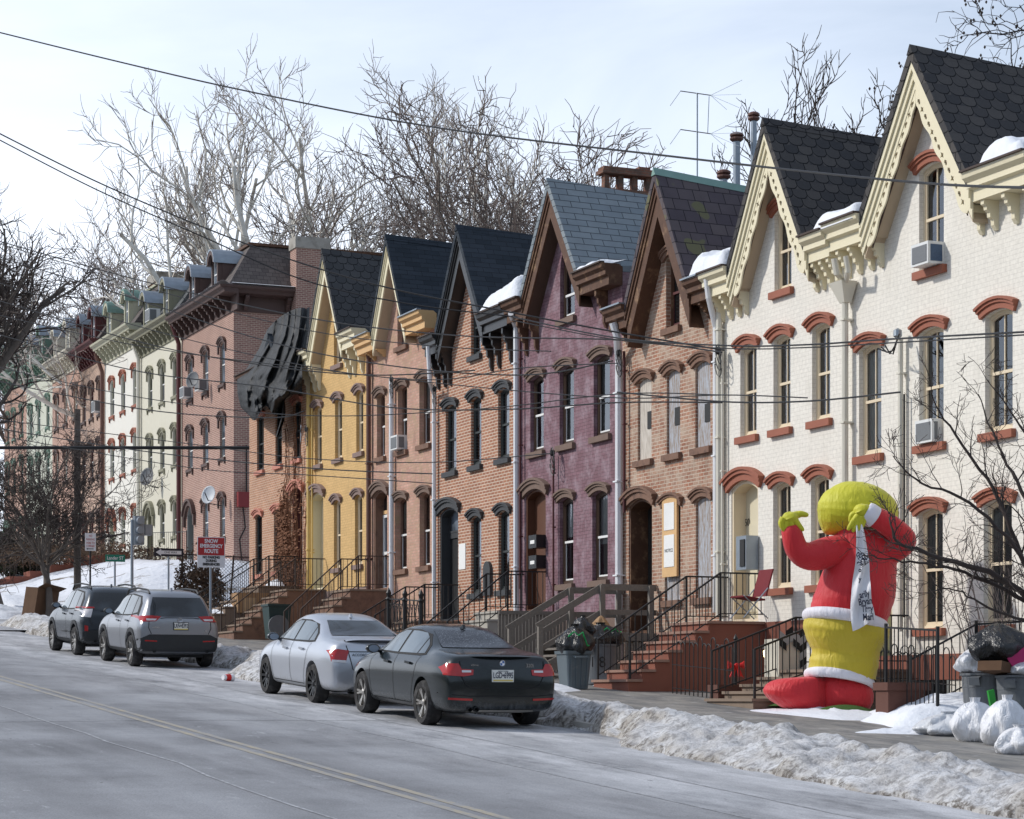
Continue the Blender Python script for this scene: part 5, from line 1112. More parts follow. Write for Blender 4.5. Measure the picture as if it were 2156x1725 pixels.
def car(c, label, loc, pitch, group):
    Rt = thing(c['name'], label, 'car', loc, group); Rt.rotation_euler = (pitch, c.get('roll', 0), 0)
    me = car_body(c); me.materials.clear(); me.materials.append(M[c['paint']]); me.polygons.foreach_set('use_smooth', [True] * len(me.polygons))
    body = bpy.data.objects.new('body', me); COL.objects.link(body); body.parent = Rt
    try:
        me.set_sharp_from_angle(angle=R(40))
    except Exception: pass
    bvh = BVHTree.FromPolygons([v.co.copy() for v in me.vertices], [tuple(p.vertices) for p in me.polygons])
    def P(name, poly, m_, axis='y', sgn=-1, off=.007, par=None, start=-2, step=.07): return proj_patch(bvh, poly, axis, start, sgn, off, step).build(name, m_, par or Rt, smooth=True, fix=False)
    def lineP(pts, w_, name, m_, axis, sgn=-1, off=.006):
        mb = MB()
        for a, b in zip(pts[:-1], pts[1:]):
            L_ = math.hypot(b[0] - a[0], b[1] - a[1]); nx, nz = -(b[1] - a[1]) / L_ * w_ / 2, (b[0] - a[0]) / L_ * w_ / 2; m2 = proj_patch(bvh, [(a[0] + nx, a[1] + nz), (b[0] + nx, b[1] + nz), (b[0] - nx, b[1] - nz), (a[0] - nx, a[1] - nz)], axis, -2, sgn, off, .1)
            mb.add(m2.v, m2.f)
        return mb.build(name, m_, Rt, fix=False)
    W2 = c['W'] / 2
    for sgn in (-1, 1):
        sm = P('window_surround', c['dlo'], c.get('surround', 'seam'), 'x', sgn, .004)
        for w_ in c['side']: P('side_window', w_, 'car_glass_side', 'x', sgn, .009, sm)
        for ln in c['seams']: lineP(ln, .012, 'door_seam', 'seam', 'x', sgn)
        for hx, hz in c['handles']:
            hit = bvh.ray_cast(Vector((sgn * 3, hx, hz)), Vector((-sgn, 0, 0)))[0]; mb = MB(); mb.beam(hit + Vector((sgn * .02, -.10, .0)), hit + Vector((sgn * .02, .10, .01)), .03, .035); mb.build('door_handle', c['handle'], Rt)
        my, mz = c['mirror']; hit = bvh.ray_cast(Vector((sgn * 3, my, mz)), Vector((-sgn, 0, 0)))[0]; mb = MB(); mb.lathe([(0, -.07), (.072, -.065), (.085, -.03), (.08, .03), (.05, .08), (0, .10)], (hit.x + sgn * .13, hit.y, hit.z + .05), 'y', 16, 1.3, .85); mb.beam(hit + Vector((-sgn * .03, 0, 0)), hit + Vector((sgn * .10, 0, .02)), .05, .04)
        mr = mb.build('wing_mirror', c.get('mirrorm', c['paint']), Rt, smooth=True); mb = MB(); mb.lathe([(.062, 0), (0, .002)], (hit.x + sgn * .13, hit.y - .073, hit.z + .05), 'y', 16, 1.3, .85); mb.build('mirror_glass', 'glass_blue', mr)
        for k, ya in enumerate(c['axles']): 
            wh = wheel(Rt, sgn * (W2 - .235), ya, c['wr'], .225, sgn, c['rim'], c['spokes'], c['rstyle']); wh.name = 'wheel'
        if c.get('cladding'):
            for poly in c['cladding']: P('wheel_arch_cladding', poly, 'plastic', 'x', sgn, .012)
        for poly, m_, nm in c.get('sidebits', []): P(nm, poly, m_, 'x', sgn, .008)
    P('rear_window', c['rear'], c.get('rearm', 'car_glass'), 'y', off=.008)
    P('windscreen', c['front'], 'car_glass', 'y', start=8, off=.008)
    for nm, poly, m_, off in c['bits']:
        P(nm, poly, m_, 'y', off=off, step=.05)
        if c['bitmirror'].get(nm, True): P(nm, [(-x, z) for x, z in poly], m_, 'y', off=off, step=.05)
    for ln in c['rlines']: lineP(ln, .014, 'boot_seam', 'seam', 'y')
    # number plate
    px, pz = c['plate']; hit = bvh.ray_cast(Vector((px, -2, pz)), Vector((0, 1, 0)))[0]; yy = hit.y - .022; mb = MB(); mb.box(px - .165, px + .165, yy, yy + .05, pz - .085, pz + .085); pf = mb.build('number_plate', c.get('pframe', 'plate'), Rt)
    mb = MB(); mb.box(px - .152, px + .152, yy - .004, yy - .001, pz - .074, pz + .074); mb.build('plate_face', 'plate', pf); mb = MB(); mb.box(px - .15, px + .15, yy - .007, yy - .0045, pz - .072, pz - .052); mb.build('plate_band', 'plate_yellow', pf)
    if c.get('ptext'): text(c['ptext'], .115, 'plate_characters', 'ink', (px, yy - .007, pz + .005), pf, sx=.62, bold=.002); text('NEW YORK', .03, 'plate_caption', 'ink', (px, yy - .007, pz + .062), pf)
    for s_, sz, x_, z_ in c.get('badges', []):
        h = bvh.ray_cast(Vector((x_, -2, z_)), Vector((0, 1, 0)))[0]; text(s_, sz, 'badge', 'chrome', (x_, h.y - .012, z_), Rt, ext=.004)
    if c.get('emblem'):
        ex, ez, er, kind = c['emblem']; h = bvh.ray_cast(Vector((ex, -2, ez)), Vector((0, 1, 0)))[0]; yy = h.y - .014; mb = MB(); mb.lathe([(er * .82, .0), (er, -.004), (er, .012)], (ex, yy, ez), 'y', 24, 1.25 if kind == 'oval' else 1, 1, caps=False)
        if kind == 'oval': mb.lathe([(er * .40, 0), (er * .52, -.003), (er * .52, .01)], (ex, yy, ez), 'y', 20, 1, 1.3, caps=False)
        eo = mb.build('emblem', 'chrome', Rt, fix=False)
        if kind == 'round':
            for q in range(4):
                mb = MB(); pts = [(0, 0)] + [(er * .78 * math.cos(R(90 * q + 9 * i)), er * .78 * math.sin(R(90 * q + 9 * i))) for i in range(11)]; mb.prism([(ex + a_, yy - .001, ez + b_) for a_, b_ in pts], [(ex + a_, yy + .01, ez + b_) for a_, b_ in pts]); mb.build('emblem_quarter', 'sign_white' if q % 2 else 'emblem_blue', eo)
    # underside, exhausts, aerial fin
    mb = MB(); mb.box(-W2 + .25, W2 - .25, .5, c['L'] - .4, c['wr'] * .62, c['wr'] * .62 + .25); mb.build('underbody', 'plastic', Rt)
    for ex in c['exh']:
        mb = MB(); mb.lathe([(.028, .012), (.034, 0), (.038, .004), (.036, .25), (.026, .25), (.026, .02)], (ex[0], ex[1], ex[2]), 'y', 14, caps=False); mb.build('exhaust', 'iron', Rt)
    zt_ = tab(c['top'], c['fin']); mb = MB(); mb.ext([(c['fin'] - .09, zt_ - .01), (c['fin'] - .05, zt_ + .055), (c['fin'] + .08, zt_ - .01)], 0, -.02, .02); mb.build('roof_aerial', c['paint'], Rt)
    if c.get('rails'):
        for s_ in (-1, 1):
            mb = MB(); xr = s_ * W2 * c['roofw'] * .86; pts = [(xr, .55, c['H'] - .08), (xr, .72, c['H'] - .005), (xr, 1.6, c['H'] + .02), (xr, 2.4, c['H'] - .02), (xr, 2.6, c['H'] - .14)]; mb.tube(pts, .022, 6); mb.build('roof_rail', c['rails'], Rt)
    if c.get('spoiler'):
        mb = MB(); z_, y_, w_ = c['spoiler']; mb.grid(lambda u, v: (w_ * (2 * u - 1), y_ + .16 * v + .10 * abs(2 * u - 1) ** 2.2 * 1.2, z_ + .030 * math.sin(math.pi * min(1, v * 1.2)) - .028 * abs(2 * u - 1) ** 6 - .02 * v), 30, 6); mb.grid(lambda u, v: (w_ * (2 * u - 1), y_ + .16 * v + .10 * abs(2 * u - 1) ** 2.2 * 1.2, z_ - .012 - .03 * v - .028 * abs(2 * u - 1) ** 6), 30, 6)
        mb.build('boot_spoiler', c['paint'], Rt, smooth=True)
    return Rt
def ell(cx, cz, a, b, n=14): return [(cx + a * math.cos(2 * math.pi * i / n), cz + b * math.sin(2 * math.pi * i / n)) for i in range(n)]
def archband(ya, wr, r0, r1, lo=.28, a0=-12, a1=192, n=14):
    return [(ya + r0 * math.cos(R(a0 + (a1 - a0) * i / n)), wr + r0 * math.sin(R(a0 + (a1 - a0) * i / n))) for i in range(n + 1)] + [(ya + r1 * math.cos(R(a1 - (a1 - a0) * i / n)), wr + r1 * math.sin(R(a1 - (a1 - a0) * i / n))) for i in range(n + 1)]
SED = dict(L=4.42, W=1.76, H=1.43, roofw=.64, ys=[0, .04, .16, .42, .75, 1.02, 1.22, 1.55, 1.95, 2.4, 2.8, 3.1, 3.38, 3.65, 4.0, 4.25, 4.38, 4.42],
    top=[(0, .98), (.04, 1.035), (.16, 1.055), (.42, 1.075), (.75, 1.10), (1.02, 1.14), (1.22, 1.24), (1.55, 1.365), (1.95, 1.43), (2.4, 1.435), (2.8, 1.36), (3.1, 1.19), (3.38, 1.0), (3.65, .95), (4.0, .88), (4.25, .78), (4.38, .68), (4.42, .6)],
    cab=[(.75, 0), (1.02, .35), (1.3, .85), (1.6, 1), (2.7, 1), (3.1, .75), (3.38, .2), (3.6, 0)], wid=[(0, .86), (.04, .93), (.16, .975), (.42, 1.0), (3.8, 1.0), (4.1, .96), (4.3, .88), (4.42, .72)],
    belt=[(0, .90), (.4, .94), (1.2, .955), (2.2, .93), (3.2, .91), (3.6, .86), (4.42, .66)], low=[(0, .34), (.04, .27), (.2, .22), (4.2, .20), (4.42, .28)], shear=[(0, .20), (.4, 0)], shz=.62,
    axles=(.95, 3.58), wr=.325, arch=.375, rim='rim_alu', spokes=5, rstyle=2, name='parked_sedan', paint='car_black',
    dlo=[(1.08, 1.005), (1.20, 1.14), (1.48, 1.285), (1.9, 1.345), (2.4, 1.345), (2.75, 1.27), (3.15, 1.06), (3.25, .985), (2.3, .975), (1.3, .985)],
    side=[[(1.16, 1.02), (1.26, 1.14), (1.42, 1.225), (1.40, 1.01)], [(1.44, 1.01), (1.455, 1.24), (1.62, 1.30), (1.92, 1.32), (2.12, 1.32), (2.15, 1.0)], [(2.22, 1.0), (2.20, 1.32), (2.42, 1.315), (2.70, 1.25), (3.08, 1.04), (3.12, 1.0)]],
    seams=[[(2.18, .98), (2.16, .60), (2.14, .30)], [(1.22, .98), (1.28, .75), (1.42, .42), (1.46, .30)], [(3.2, .95), (3.22, .65), (3.14, .30)], [(1.46, .30), (3.14, .30)]], handles=[(1.55, .87), (2.45, .85)], handle='car_black', mirror=(3.06, .97),
    rear=[(-.56, 1.115), (-.50, 1.24), (-.44, 1.345), (.44, 1.345), (.50, 1.24), (.56, 1.115)], rearm='car_glass_dirty', front=[(-.56, 1.03), (-.46, 1.32), (.46, 1.32), (.56, 1.03)],
    bits=[('tail_light', [(.44, .84), (.45, .765), (.60, .745), (.84, .76), (.845, .86), (.79, .92), (.66, .925), (.62, .85)], 'lamp_red', .012), ('reflector', [(.46, .405), (.80, .42), (.80, .45), (.46, .435)], 'lamp_red', .01), ('reversing_light', [(.48, .80), (.62, .80), (.62, .83), (.48, .83)], 'lamp_clear', .018), ('bumper_diffuser', [(-.55, .22), (.55, .22), (.48, .28), (-.48, .28)], 'concrete', .01)], bitmirror={'bumper_diffuser': False},
    rlines=[[(-.64, .96), (-.62, .74), (-.56, .62), (-.46, .585), (.46, .585), (.56, .62), (.62, .74), (.64, .96)], [(-.86, .50), (-.5, .47), (.5, .47), (.86, .50)]], plate=(0, .755), ptext='LGD•6995', badges=[('320i', .07, .42, .90), ('xDrive', .04, -.42, .905)], emblem=(0, .935, .042, 'round'),
    exh=[(-.50, -.01, .285), (-.40, -.01, .285)], fin=1.62, spoiler=(1.025, .04, .58))
S2 = dict(SED); S2.update(paint='car_silver', rim='rim_black', handle='car_silver', rearm='car_glass', roofw=.66, spokes=10, rstyle=1, mirrorm='car_grey', surround='seam', H=1.46,
    top=[(a, b + (.03 if 1.0 < a < 3.2 else 0)) for a, b in SED['top']],
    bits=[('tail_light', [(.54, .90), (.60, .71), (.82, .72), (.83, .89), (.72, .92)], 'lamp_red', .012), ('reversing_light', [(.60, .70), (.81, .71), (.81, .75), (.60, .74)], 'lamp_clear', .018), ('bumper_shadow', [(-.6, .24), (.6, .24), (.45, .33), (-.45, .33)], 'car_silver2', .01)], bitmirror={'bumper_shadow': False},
    rlines=[[(-.58, .98), (-.54, .84), (-.48, .60), (-.42, .575), (.42, .575), (.48, .60), (.54, .84), (.58, .98)], [(-.55, .88), (.55, .88)]], badges=[('ACCORD', .06, -.36, .83), ('H', .10, .02, .945)], emblem=None, plate=(.05, .70), ptext=None, pframe='plastic', exh=[(-.5, .05, .27)], spoiler=(1.07, .04, .56))
SUV = dict(L=4.4, W=1.78, H=1.66, roofw=.70, ys=[0, .03, .12, .28, .45, .62, .9, 1.3, 1.8, 2.3, 2.7, 3.0, 3.28, 3.6, 3.95, 4.22, 4.36, 4.4],
    top=[(0, 1.04), (.03, 1.10), (.12, 1.26), (.28, 1.50), (.45, 1.60), (.62, 1.635), (.9, 1.655), (1.3, 1.665), (1.8, 1.66), (2.3, 1.62), (2.7, 1.50), (3.0, 1.31), (3.28, 1.14), (3.6, 1.08), (3.95, 1.02), (4.22, .92), (4.36, .8), (4.4, .7)],
    cab=[(0, .0), (.06, .45), (.2, .9), (.4, 1), (2.7, 1), (3.0, .8), (3.28, .2), (3.5, 0)], wid=[(0, .88), (.03, .95), (.12, .985), (.28, 1.0), (3.8, 1.0), (4.1, .96), (4.3, .88), (4.4, .75)],
    belt=[(0, .98), (.3, 1.06), (1.2, 1.06), (2.2, 1.04), (3.2, 1.0), (3.6, .98), (4.4, .76)], low=[(0, .42), (.03, .34), (.2, .28), (4.2, .26), (4.4, .36)], shear=[(0, .06), (.4, 0)], shz=.62,
    axles=(.82, 3.42), wr=.345, arch=.405, rim='rim_alu', spokes=5, rstyle=2, name='parked_suv', paint='car_silver2',
    dlo=[(.42, 1.10), (.52, 1.36), (.80, 1.52), (1.6, 1.56), (2.2, 1.53), (2.6, 1.43), (3.05, 1.12), (3.0, 1.07), (1.4, 1.08), (.6, 1.13)],
    side=[[(.58, 1.17), (.66, 1.37), (.82, 1.48), (.98, 1.50), (.95, 1.13)], [(1.0, 1.12), (1.03, 1.50), (1.7, 1.53), (1.74, 1.10)], [(1.82, 1.10), (1.80, 1.525), (2.2, 1.49), (2.56, 1.39), (2.9, 1.13), (2.9, 1.10)]],
    seams=[[(1.78, 1.08), (1.78, .65), (1.76, .38)], [(1.05, 1.08), (1.08, .8), (1.24, .42), (1.26, .38)], [(2.98, 1.04), (3.0, .65), (2.92, .38)]], handles=[(1.22, .98), (2.05, .96)], handle='car_silver2', mirror=(2.86, 1.10), mirrorm='plastic',
    rear=[(-.64, 1.10), (-.60, 1.30), (-.52, 1.50), (.52, 1.50), (.60, 1.30), (.64, 1.10)], front=[(-.6, 1.15), (-.5, 1.5), (.5, 1.5), (.6, 1.15)],
    bits=[('tail_light', [(.40, 1.10), (.52, 1.00), (.865, .98), (.865, 1.10), (.6, 1.115)], 'lamp_red', .014), ('reversing_light', [(.54, 1.015), (.72, 1.01), (.72, 1.045), (.50, 1.05)], 'lamp_clear', .02), ('reflector', [(.50, .565), (.76, .575), (.76, .60), (.50, .59)], 'lamp_red', .018),
          ('lower_bumper', [(-.87, .36), (.87, .36), (.875, .62), (.66, .72), (-.66, .72), (-.875, .62)], 'plastic', .012)], bitmirror={'lower_bumper': False},
    rlines=[[(-.66, 1.08), (-.68, .86), (-.62, .73)], [(.66, 1.08), (.68, .86), (.62, .73)], [(-.42, 1.06), (-.30, 1.075), (.30, 1.075), (.42, 1.06)]], plate=(.02, .90), ptext='LRN•8392', pframe='plastic', badges=[('HYBRID', .05, -.52, .87), ('LE', .05, .56, .80)], emblem=(.0, 1.03, .045, 'oval'),
    exh=[(-.55, .0, .37), (.6, .0, .37)], fin=.85, cladding=[archband(.82, .345, .415, .50), archband(3.42, .345, .415, .50), [(1.25, .27), (3.0, .27), (3.0, .37), (1.25, .37)]], rails='iron')
S3 = dict(SUV); S3.update(paint='car_grey', handle='car_grey', rails='plastic', badges=[], emblem=None, ptext=None, spokes=8, H=1.68,
    bits=[('tail_light', [(.60, 1.12), (.66, .92), (.86, .94), (.86, 1.10)], 'lamp_clear', .014), ('brake_light', [(.56, 1.13), (.86, 1.125), (.86, 1.16), (.56, 1.165)], 'lamp_red', .018), ('reflector', [(.72, .60), (.80, .60), (.80, .74), (.72, .72)], 'lamp_red', .018), ('lower_bumper', [(-.87, .36), (.87, .36), (.875, .56), (.66, .62), (-.66, .62), (-.875, .56)], 'plastic', .012)])
pt = math.atan(.06); GC = 'cars parked along the kerb'
def rz_(y, x=12.4): return road_z(x, y)
car(SED, 'dusty black sedan nearest the camera with lit red tail lights', (12.38, 30.6 - .95, rz_(29.65)), pt, GC)
car(S2, 'silver sedan with black wheels parked ahead of the black sedan', (12.38, 35.7 - .95, rz_(34.75)), pt, GC)
car(SUV, 'silver grey sport utility vehicle in front of the red snow sign', (12.40, 48.4 - .82, rz_(47.6)), pt, GC)
car(S3, 'dark slate sport utility vehicle farthest up the row of cars', (12.40, 54.1 - .82, rz_(53.3)), pt, GC)

# ------------------------------------------------------------------ things on the sidewalk
def onw(px, py, z0=-2.13):
    r = (px - 1078) / 4800; z = (1470 - py) / 4800
    dx = r * math.cos(YAW) + math.sin(YAW); dy = -r * math.sin(YAW) + math.cos(YAW); t = z0 / (z - .06 * dy); return Vector((dx * t, dy * t, z * t))
def bin_round(loc, r, h, label, m_='can_grey', txt=None):
    T = thing('rubbish_bin', label, 'rubbish bin', loc, 'plastic rubbish bins'); mb = MB()
    mb.lathe([(r * .80, 0), (r * .84, .02), (r * .93, h * .72), (r * .96, h * .74), (r * .96, h * .80), (r * .98, h * .95), (r * 1.06, h * .96), (r * 1.06, h), (r * .98, h), (r * .94, h * .7), (r * .8, .1), (0, .1)], loc, 'z', 32)
    b_ = mb.build('bin_body', m_, T, loc, smooth=False)
    for a_ in (R(215), R(35)):
        d = Vector((math.cos(a_), math.sin(a_), 0)); p = Vector(loc) + d * r * .97; mb = MB(); mb.beam(p + Vector((0, 0, h * .93)), p + d * .09 + Vector((0, 0, h * .90)), .16, .035); mb.beam(p + d * .09 + Vector((0, 0, h * .92)), p + d * .05 + Vector((0, 0, h * .78)), .16, .03); mb.build('handle', m_, b_, loc)
    if txt: text(txt, .30, 'painted_number', 'ink_black', (loc[0] - r * .60, loc[1] - r * .93, loc[2] + h * .48), T, loc, rot=0) 
    return T
def bag(loc, rx, ry, h, label, m_='bag_black', seed=1, knot=True, lean=(0, 0), group='bin bags on the sidewalk', cat='bin bag', nm='bin_bag'):
    mb = MB(); rs = random.Random(seed); n = 48; k = 22
    def fn(u, v):
        a_ = 2 * math.pi * v; t = u; rad = (math.sin(math.pi * min(1, t * .90 + .10)) ** .60) * (1 - .55 * t ** 1.4) * 1.25
        if t > .88 and knot: rad = .16 + .5 * (t - .88)
        if t < .02: rad = 0
        fold = 1 + .09 * math.sin(5 * a_ + seed + 2.3 * t) + .06 * abs(math.sin(7 * a_ + seed * 3 + 4 * t)) * (0.3 + 1.6 * t) - .05 * abs(math.sin(12 * a_ + seed - 3 * t)) + .22 * noise.noise(V((math.cos(a_) * 2 + seed, math.sin(a_) * 2, t * 3))) + .20 * fbm(math.cos(a_) * 1.2 + seed, math.sin(a_) * 1.2 + t * 1.5, 1.1, 4)
        return (loc[0] + rx * rad * fold * math.cos(a_) + lean[0] * t, loc[1] + ry * rad * fold * math.sin(a_) + lean[1] * t, loc[2] + h * t)
    mb.grid(fn, k, n); o_ = mb.build(nm, m_, org=tuple(loc), smooth=True); return tag(o_, label, cat, group)
V = Vector
# pair of bins by the timber stair
p = onw(1263, 1442); bin_round(tuple(p), .33, .78, 'grey round bin marked 8 beside timber stair', 'can_grey', None)
text('8', .30, 'painted_number', 'ink_black', (p.x - .10, p.y - .325, p.z + .42), bpy.data.objects['rubbish_bin'], tuple(p), rot=R(4)); text('1', .28, 'painted_number', 'ink_black', (p.x - .27, p.y - .25, p.z + .42), bpy.data.objects['rubbish_bin'], tuple(p), sx=.8)
bag((p.x + .02, p.y, p.z + .70), .40, .36, .50, 'black bin bag overflowing the grey bin marked 8', seed=4); bag((p.x + .08, p.y + .12, p.z + .98), .16, .14, .36, 'brown paper bag standing on the black rubbish', 'card', seed=6, knot=False)
q = onw(1208, 1451); T = thing('rubbish_bin', 'slate blue square bin left of the round grey one', 'rubbish bin', tuple(q), 'plastic rubbish bins'); mb = MB()
def sq(r, z): return [(q.x + r * c_ * s1, q.y + r * c2 * s1, q.z + z) for c_, c2, s1 in ((-1, -.9, 1), (-.9, -1, 1), (.9, -1, 1), (1, -.9, 1), (1, .9, 1), (.9, 1, 1), (-.9, 1, 1), (-1, .9, 1))]
for r0, z0, r1, z1 in ((.20, 0, .25, .64), (.275, .64, .28, .70)): mb.prism(sq(r0, z0), sq(r1, z1))
for k in range(4): mb.beam((q.x - .15 + .1 * k, q.y - .225, q.z + .05), (q.x - .17 + .113 * k, q.y - .262, q.z + .6), .02, .012)
bb = mb.build('bin_body', 'can_blue', T, tuple(q)); mb = MB(); mb.tube([(q.x - .12, q.y - .28, q.z + .60), (q.x - .12, q.y - .36, q.z + .58), (q.x + .12, q.y - .36, q.z + .58), (q.x + .12, q.y - .28, q.z + .60)], .02, 6); mb.build('handle', 'can_blue', bb, tuple(q))
bag((q.x + .02, q.y, q.z + .60), .33, .30, .60, 'black bin bag with green ties on the slate blue bin', seed=9); bag((q.x + .30, q.y + .25, q.z + .95), .22, .2, .42, 'small knotted black bag wedged between the two bins', seed=12)
for k, (bx, by, bz) in enumerate(((q.x - .05, q.y - .22, q.z + .98), (p.x + .1, p.y - .2, p.z + 1.02))):
    mb = MB(); mb.tube([(bx - .16, by, bz - .02), (bx - .08, by - .08, bz + .07), (bx, by - .1, bz), (bx + .09, by - .09, bz + .06), (bx + .2, by - .06, bz - .05 - .14 * (1 - k)), (bx + .24, by - .04, bz - .18 * (1 - k))], .014, 5); tag(mb.build('bag_tie', pm('green_tie', (.01, .35, .09), .5, bump=0), org=(bx, by, bz)), ('green drawstring on the bag over the slate blue bin', 'green drawstring on bag over round grey bin')[k], 'bag tie')
mound('snow_patch', p.x + .35, p.y - .55, .75, .5, .16); mound('snow_patch', q.x - .7, q.y - .2, .7, .9, .12, seed=3)
# bins and bags at the right edge
p = onw(2072, 1532); bin_round(tuple(p), .335, .80, 'grey round bin with white bag on top, left of the right hand pair', 'can_grey'); p2 = onw(2146, 1538); bin_round(tuple(p2), .335, .80, 'grey round bin at right edge under the magenta box', 'can_grey')
bag((p.x - .02, p.y, p.z + .78), .40, .34, .50, 'white bag bulging out of the grey bin', 'bag_white', seed=21, lean=(.05, 0)); bag((p2.x - .12, p2.y + .2, p2.z + .95), .50, .42, .62, 'big glossy black bag heaped on the right hand bins', seed=23, lean=(-.12, 0), knot=False)
b_ = box_thing('cardboard_box', -.30, .30, -.05, .05, -.09, .09, 'magenta', 'magenta flat box lying tilted on the right bin', 'box'); b_.location = (p2.x + .02, p2.y - .25, p2.z + 1.05); b_.rotation_euler = (0, R(-32), -YAW)
bag((p2.x + .1, p2.y - .1, p2.z + .78), .36, .32, .30, 'pale plastic bag filling the bin at the right edge', 'bag_clear', seed=31, knot=False)
b_ = box_thing('cardboard_box', -.22, .22, -.2, .2, -.07, .07, 'card_wet', 'crushed brown carton between the two right hand bins', 'box'); b_.location = (p2.x - .38, p2.y + .0, p2.z + .84); b_.rotation_euler = (0, R(8), .4)
for (px, py, rx, h, lab, m_, sd) in ((2070, 1563, .30, .62, 'white knotted bag standing in front of the bins', 'bag_white', 41), (2140, 1572, .33, .70, 'white tied bag at the right edge in front of the bins', 'bag_white', 43), (2012, 1550, .42, .36, 'translucent slumped bag left of the white knotted bag', 'bag_clear', 45), (2165, 1590, .32, .40, 'low white bag nearest the camera at right edge', 'bag_white', 47)):
    g_ = onw(px, py); bag((g_.x, g_.y + .2, g_.z - .02), rx, rx * .85, h, lab, m_, seed=sd)
g_ = onw(2108, 1545); b_ = box_thing('plastic_shovel', -.05, .05, -.02, .02, 0, .55, pm('green_plastic', (.02, .30, .03), .45, bump=0), 'bright green plastic blade between white bags', 'shovel'); b_.location = (g_.x, g_.y + .1, g_.z + .08); b_.rotation_euler = (0, R(-12), 0)
g_ = onw(2000, 1535); mound('snow_patch', g_.x + .6, g_.y + .8, 1.5, 1.2, .42, seed=2); g_ = onw(1900, 1540); mound('snow_patch', g_.x, g_.y - .2, .9, .5, .08, seed=5)
# piers, planter and hooped fences
def pier(px0, px1, ytop, ybot, dy, lab, m_='brown_stone_wall', cap=True):
    a_ = onw(px0, ybot); b_ = aty(px1, ybot, a_.y); z1 = (1470 - ytop) / 4800 * (a_.x * math.sin(YAW) + a_.y * math.cos(YAW)); o_ = (a_.x, a_.y, a_.z - .1); mb = MB(); mb.box(a_.x, b_.x, a_.y, a_.y + dy, a_.z - .15, z1 - .12); ob = mb.build('pier', m_, org=o_); tag(ob, lab, 'pier', 'low brown masonry piers')
    mb = MB(); mb.box(a_.x - .03, b_.x + .03, a_.y - .03, a_.y + dy + .03, z1 - .12, z1); mb.build('pier_cap', m_, ob, o_); return a_, b_, z1
pier(1870, 1955, 1437, 1523, .35, 'big brown painted pier between inflatable and picket fence'); pier(1512, 1556, 1442, 1478, .3, 'small brown pier left of the inflatable by the first red bow')
def hoops(x0, y0, x1, y1, h, lab, m_='iron', sp_=.16):
    mb = MB(); a = V((x0, y0, SZ(y0))); b = V((x1, y1, SZ(y1))); L = (b - a).length; n = max(2, int(L / sp_)); d = (b - a) / n
    for i in range(n):
        p0 = a + d * i; p1 = p0 + d; hh = h * (1.0 if i % 3 else 1.12)
        mb.tube([p0, p0 + V((0, 0, hh - .09))] + [p0.lerp(p1, .5 - .5 * math.cos(math.pi * k / 6)) + V((0, 0, hh - .09 + .09 * math.sin(math.pi * k / 6))) for k in range(1, 6)] + [p1 + V((0, 0, hh - .09)), p1], .010, 4)
    for z in (.10, h * .55): mb.beam(a + V((0, 0, z)), b + V((0, 0, z)), .03, .012)
    return tag(mb.build('hooped_fence', m_, org=tuple(a)), lab, 'fence', 'hooped iron fences')
hoops(18.75, 36.9, 18.75, 34.6, .95, 'black hooped iron fence left of the inflatable'); hoops(19.9, 31.9, 19.9, 29.6, 1.0, 'black hooped iron fence right of the inflatable'); hoops(19.6, 32.2, 20.9, 32.2, .95, 'short hooped fence beside the nearest white house steps')
rail_fence('picket_fence', [(18.75, 29.75, SZ(29.75)), (18.75, 28.35, SZ(28.35))], 1.42, 'tall black iron picket fence behind the white bags', sp_=.115)
rail_fence('iron_railing', [(18.9, 29.3, SZ(29.3)), (19.8, 28.9, SZ(29) + .55), (20.9, 28.7, SZ(29) + .62)], .95, 'sloping iron stair railing at right edge behind the picket fence', 'railing')
def bow(px, py, X_, s, lab):
    c_ = at(px, py, X_); mb = MB()
    for sg in (-1, 1):
        mb.grid(lambda u, v: (c_.x + sg * s * (.03 + .95 * math.sin(u * math.pi * .5)), c_.y - .05 * math.cos(v * 2 * math.pi) * math.sin(math.pi * u) - .03, c_.z + s * (.10 + .42 * u) * math.sin(v * 2 * math.pi) * (1 if v < .5 else 1) + .10 * s * u), 6, 12)
        mb.prism([(c_.x, c_.y - .05, c_.z), (c_.x + sg * s * .28, c_.y - .05, c_.z - .1 * s), (c_.x + sg * s * .85, c_.y - .05, c_.z - 1.25 * s), (c_.x + sg * s * .52, c_.y - .05, c_.z - 1.05 * s), (c_.x + sg * s * .30, c_.y - .05, c_.z - 1.30 * s)], [(c_.x, c_.y - .03, c_.z), (c_.x + sg * s * .28, c_.y - .03, c_.z - .1 * s), (c_.x + sg * s * .85, c_.y - .03, c_.z - 1.25 * s), (c_.x + sg * s * .52, c_.y - .03, c_.z - 1.05 * s), (c_.x + sg * s * .30, c_.y - .03, c_.z - 1.30 * s)])
    mb.lathe([(0, -.06), (.05, -.04), (.05, .0), (0, .02)], (c_.x, c_.y - .05, c_.z), 'y', 10); return tag(mb.build('ribbon_bow', 'bow', org=tuple(c_)), lab, 'bow', 'red ribbon bows on the iron posts')
mb = MB(); q = onw(1551, 1466)
for px, py, lab in ((1549, 1466, 'first black iron newel post carrying a red bow'), (1668, 1470, 'second black iron newel post half behind the inflatable')):
    q = onw(px, py); mb = MB(); mb.lathe([(.09, 0), (.09, .04), (.05, .08), (.03, .2), (.03, 1.0), (.045, 1.03), (.02, 1.08), (0, 1.12)], tuple(q), 'z', 10); tag(mb.build('newel_post', 'iron', org=tuple(q)), lab, 'post')
    bow(px - 1, 1402, q.x - .06, .17, lab.split(' black')[0] + ' red ribbon bow, ' + ('tied left of the inflatable' if px < 1600 else 'peeping out behind the inflatable'))
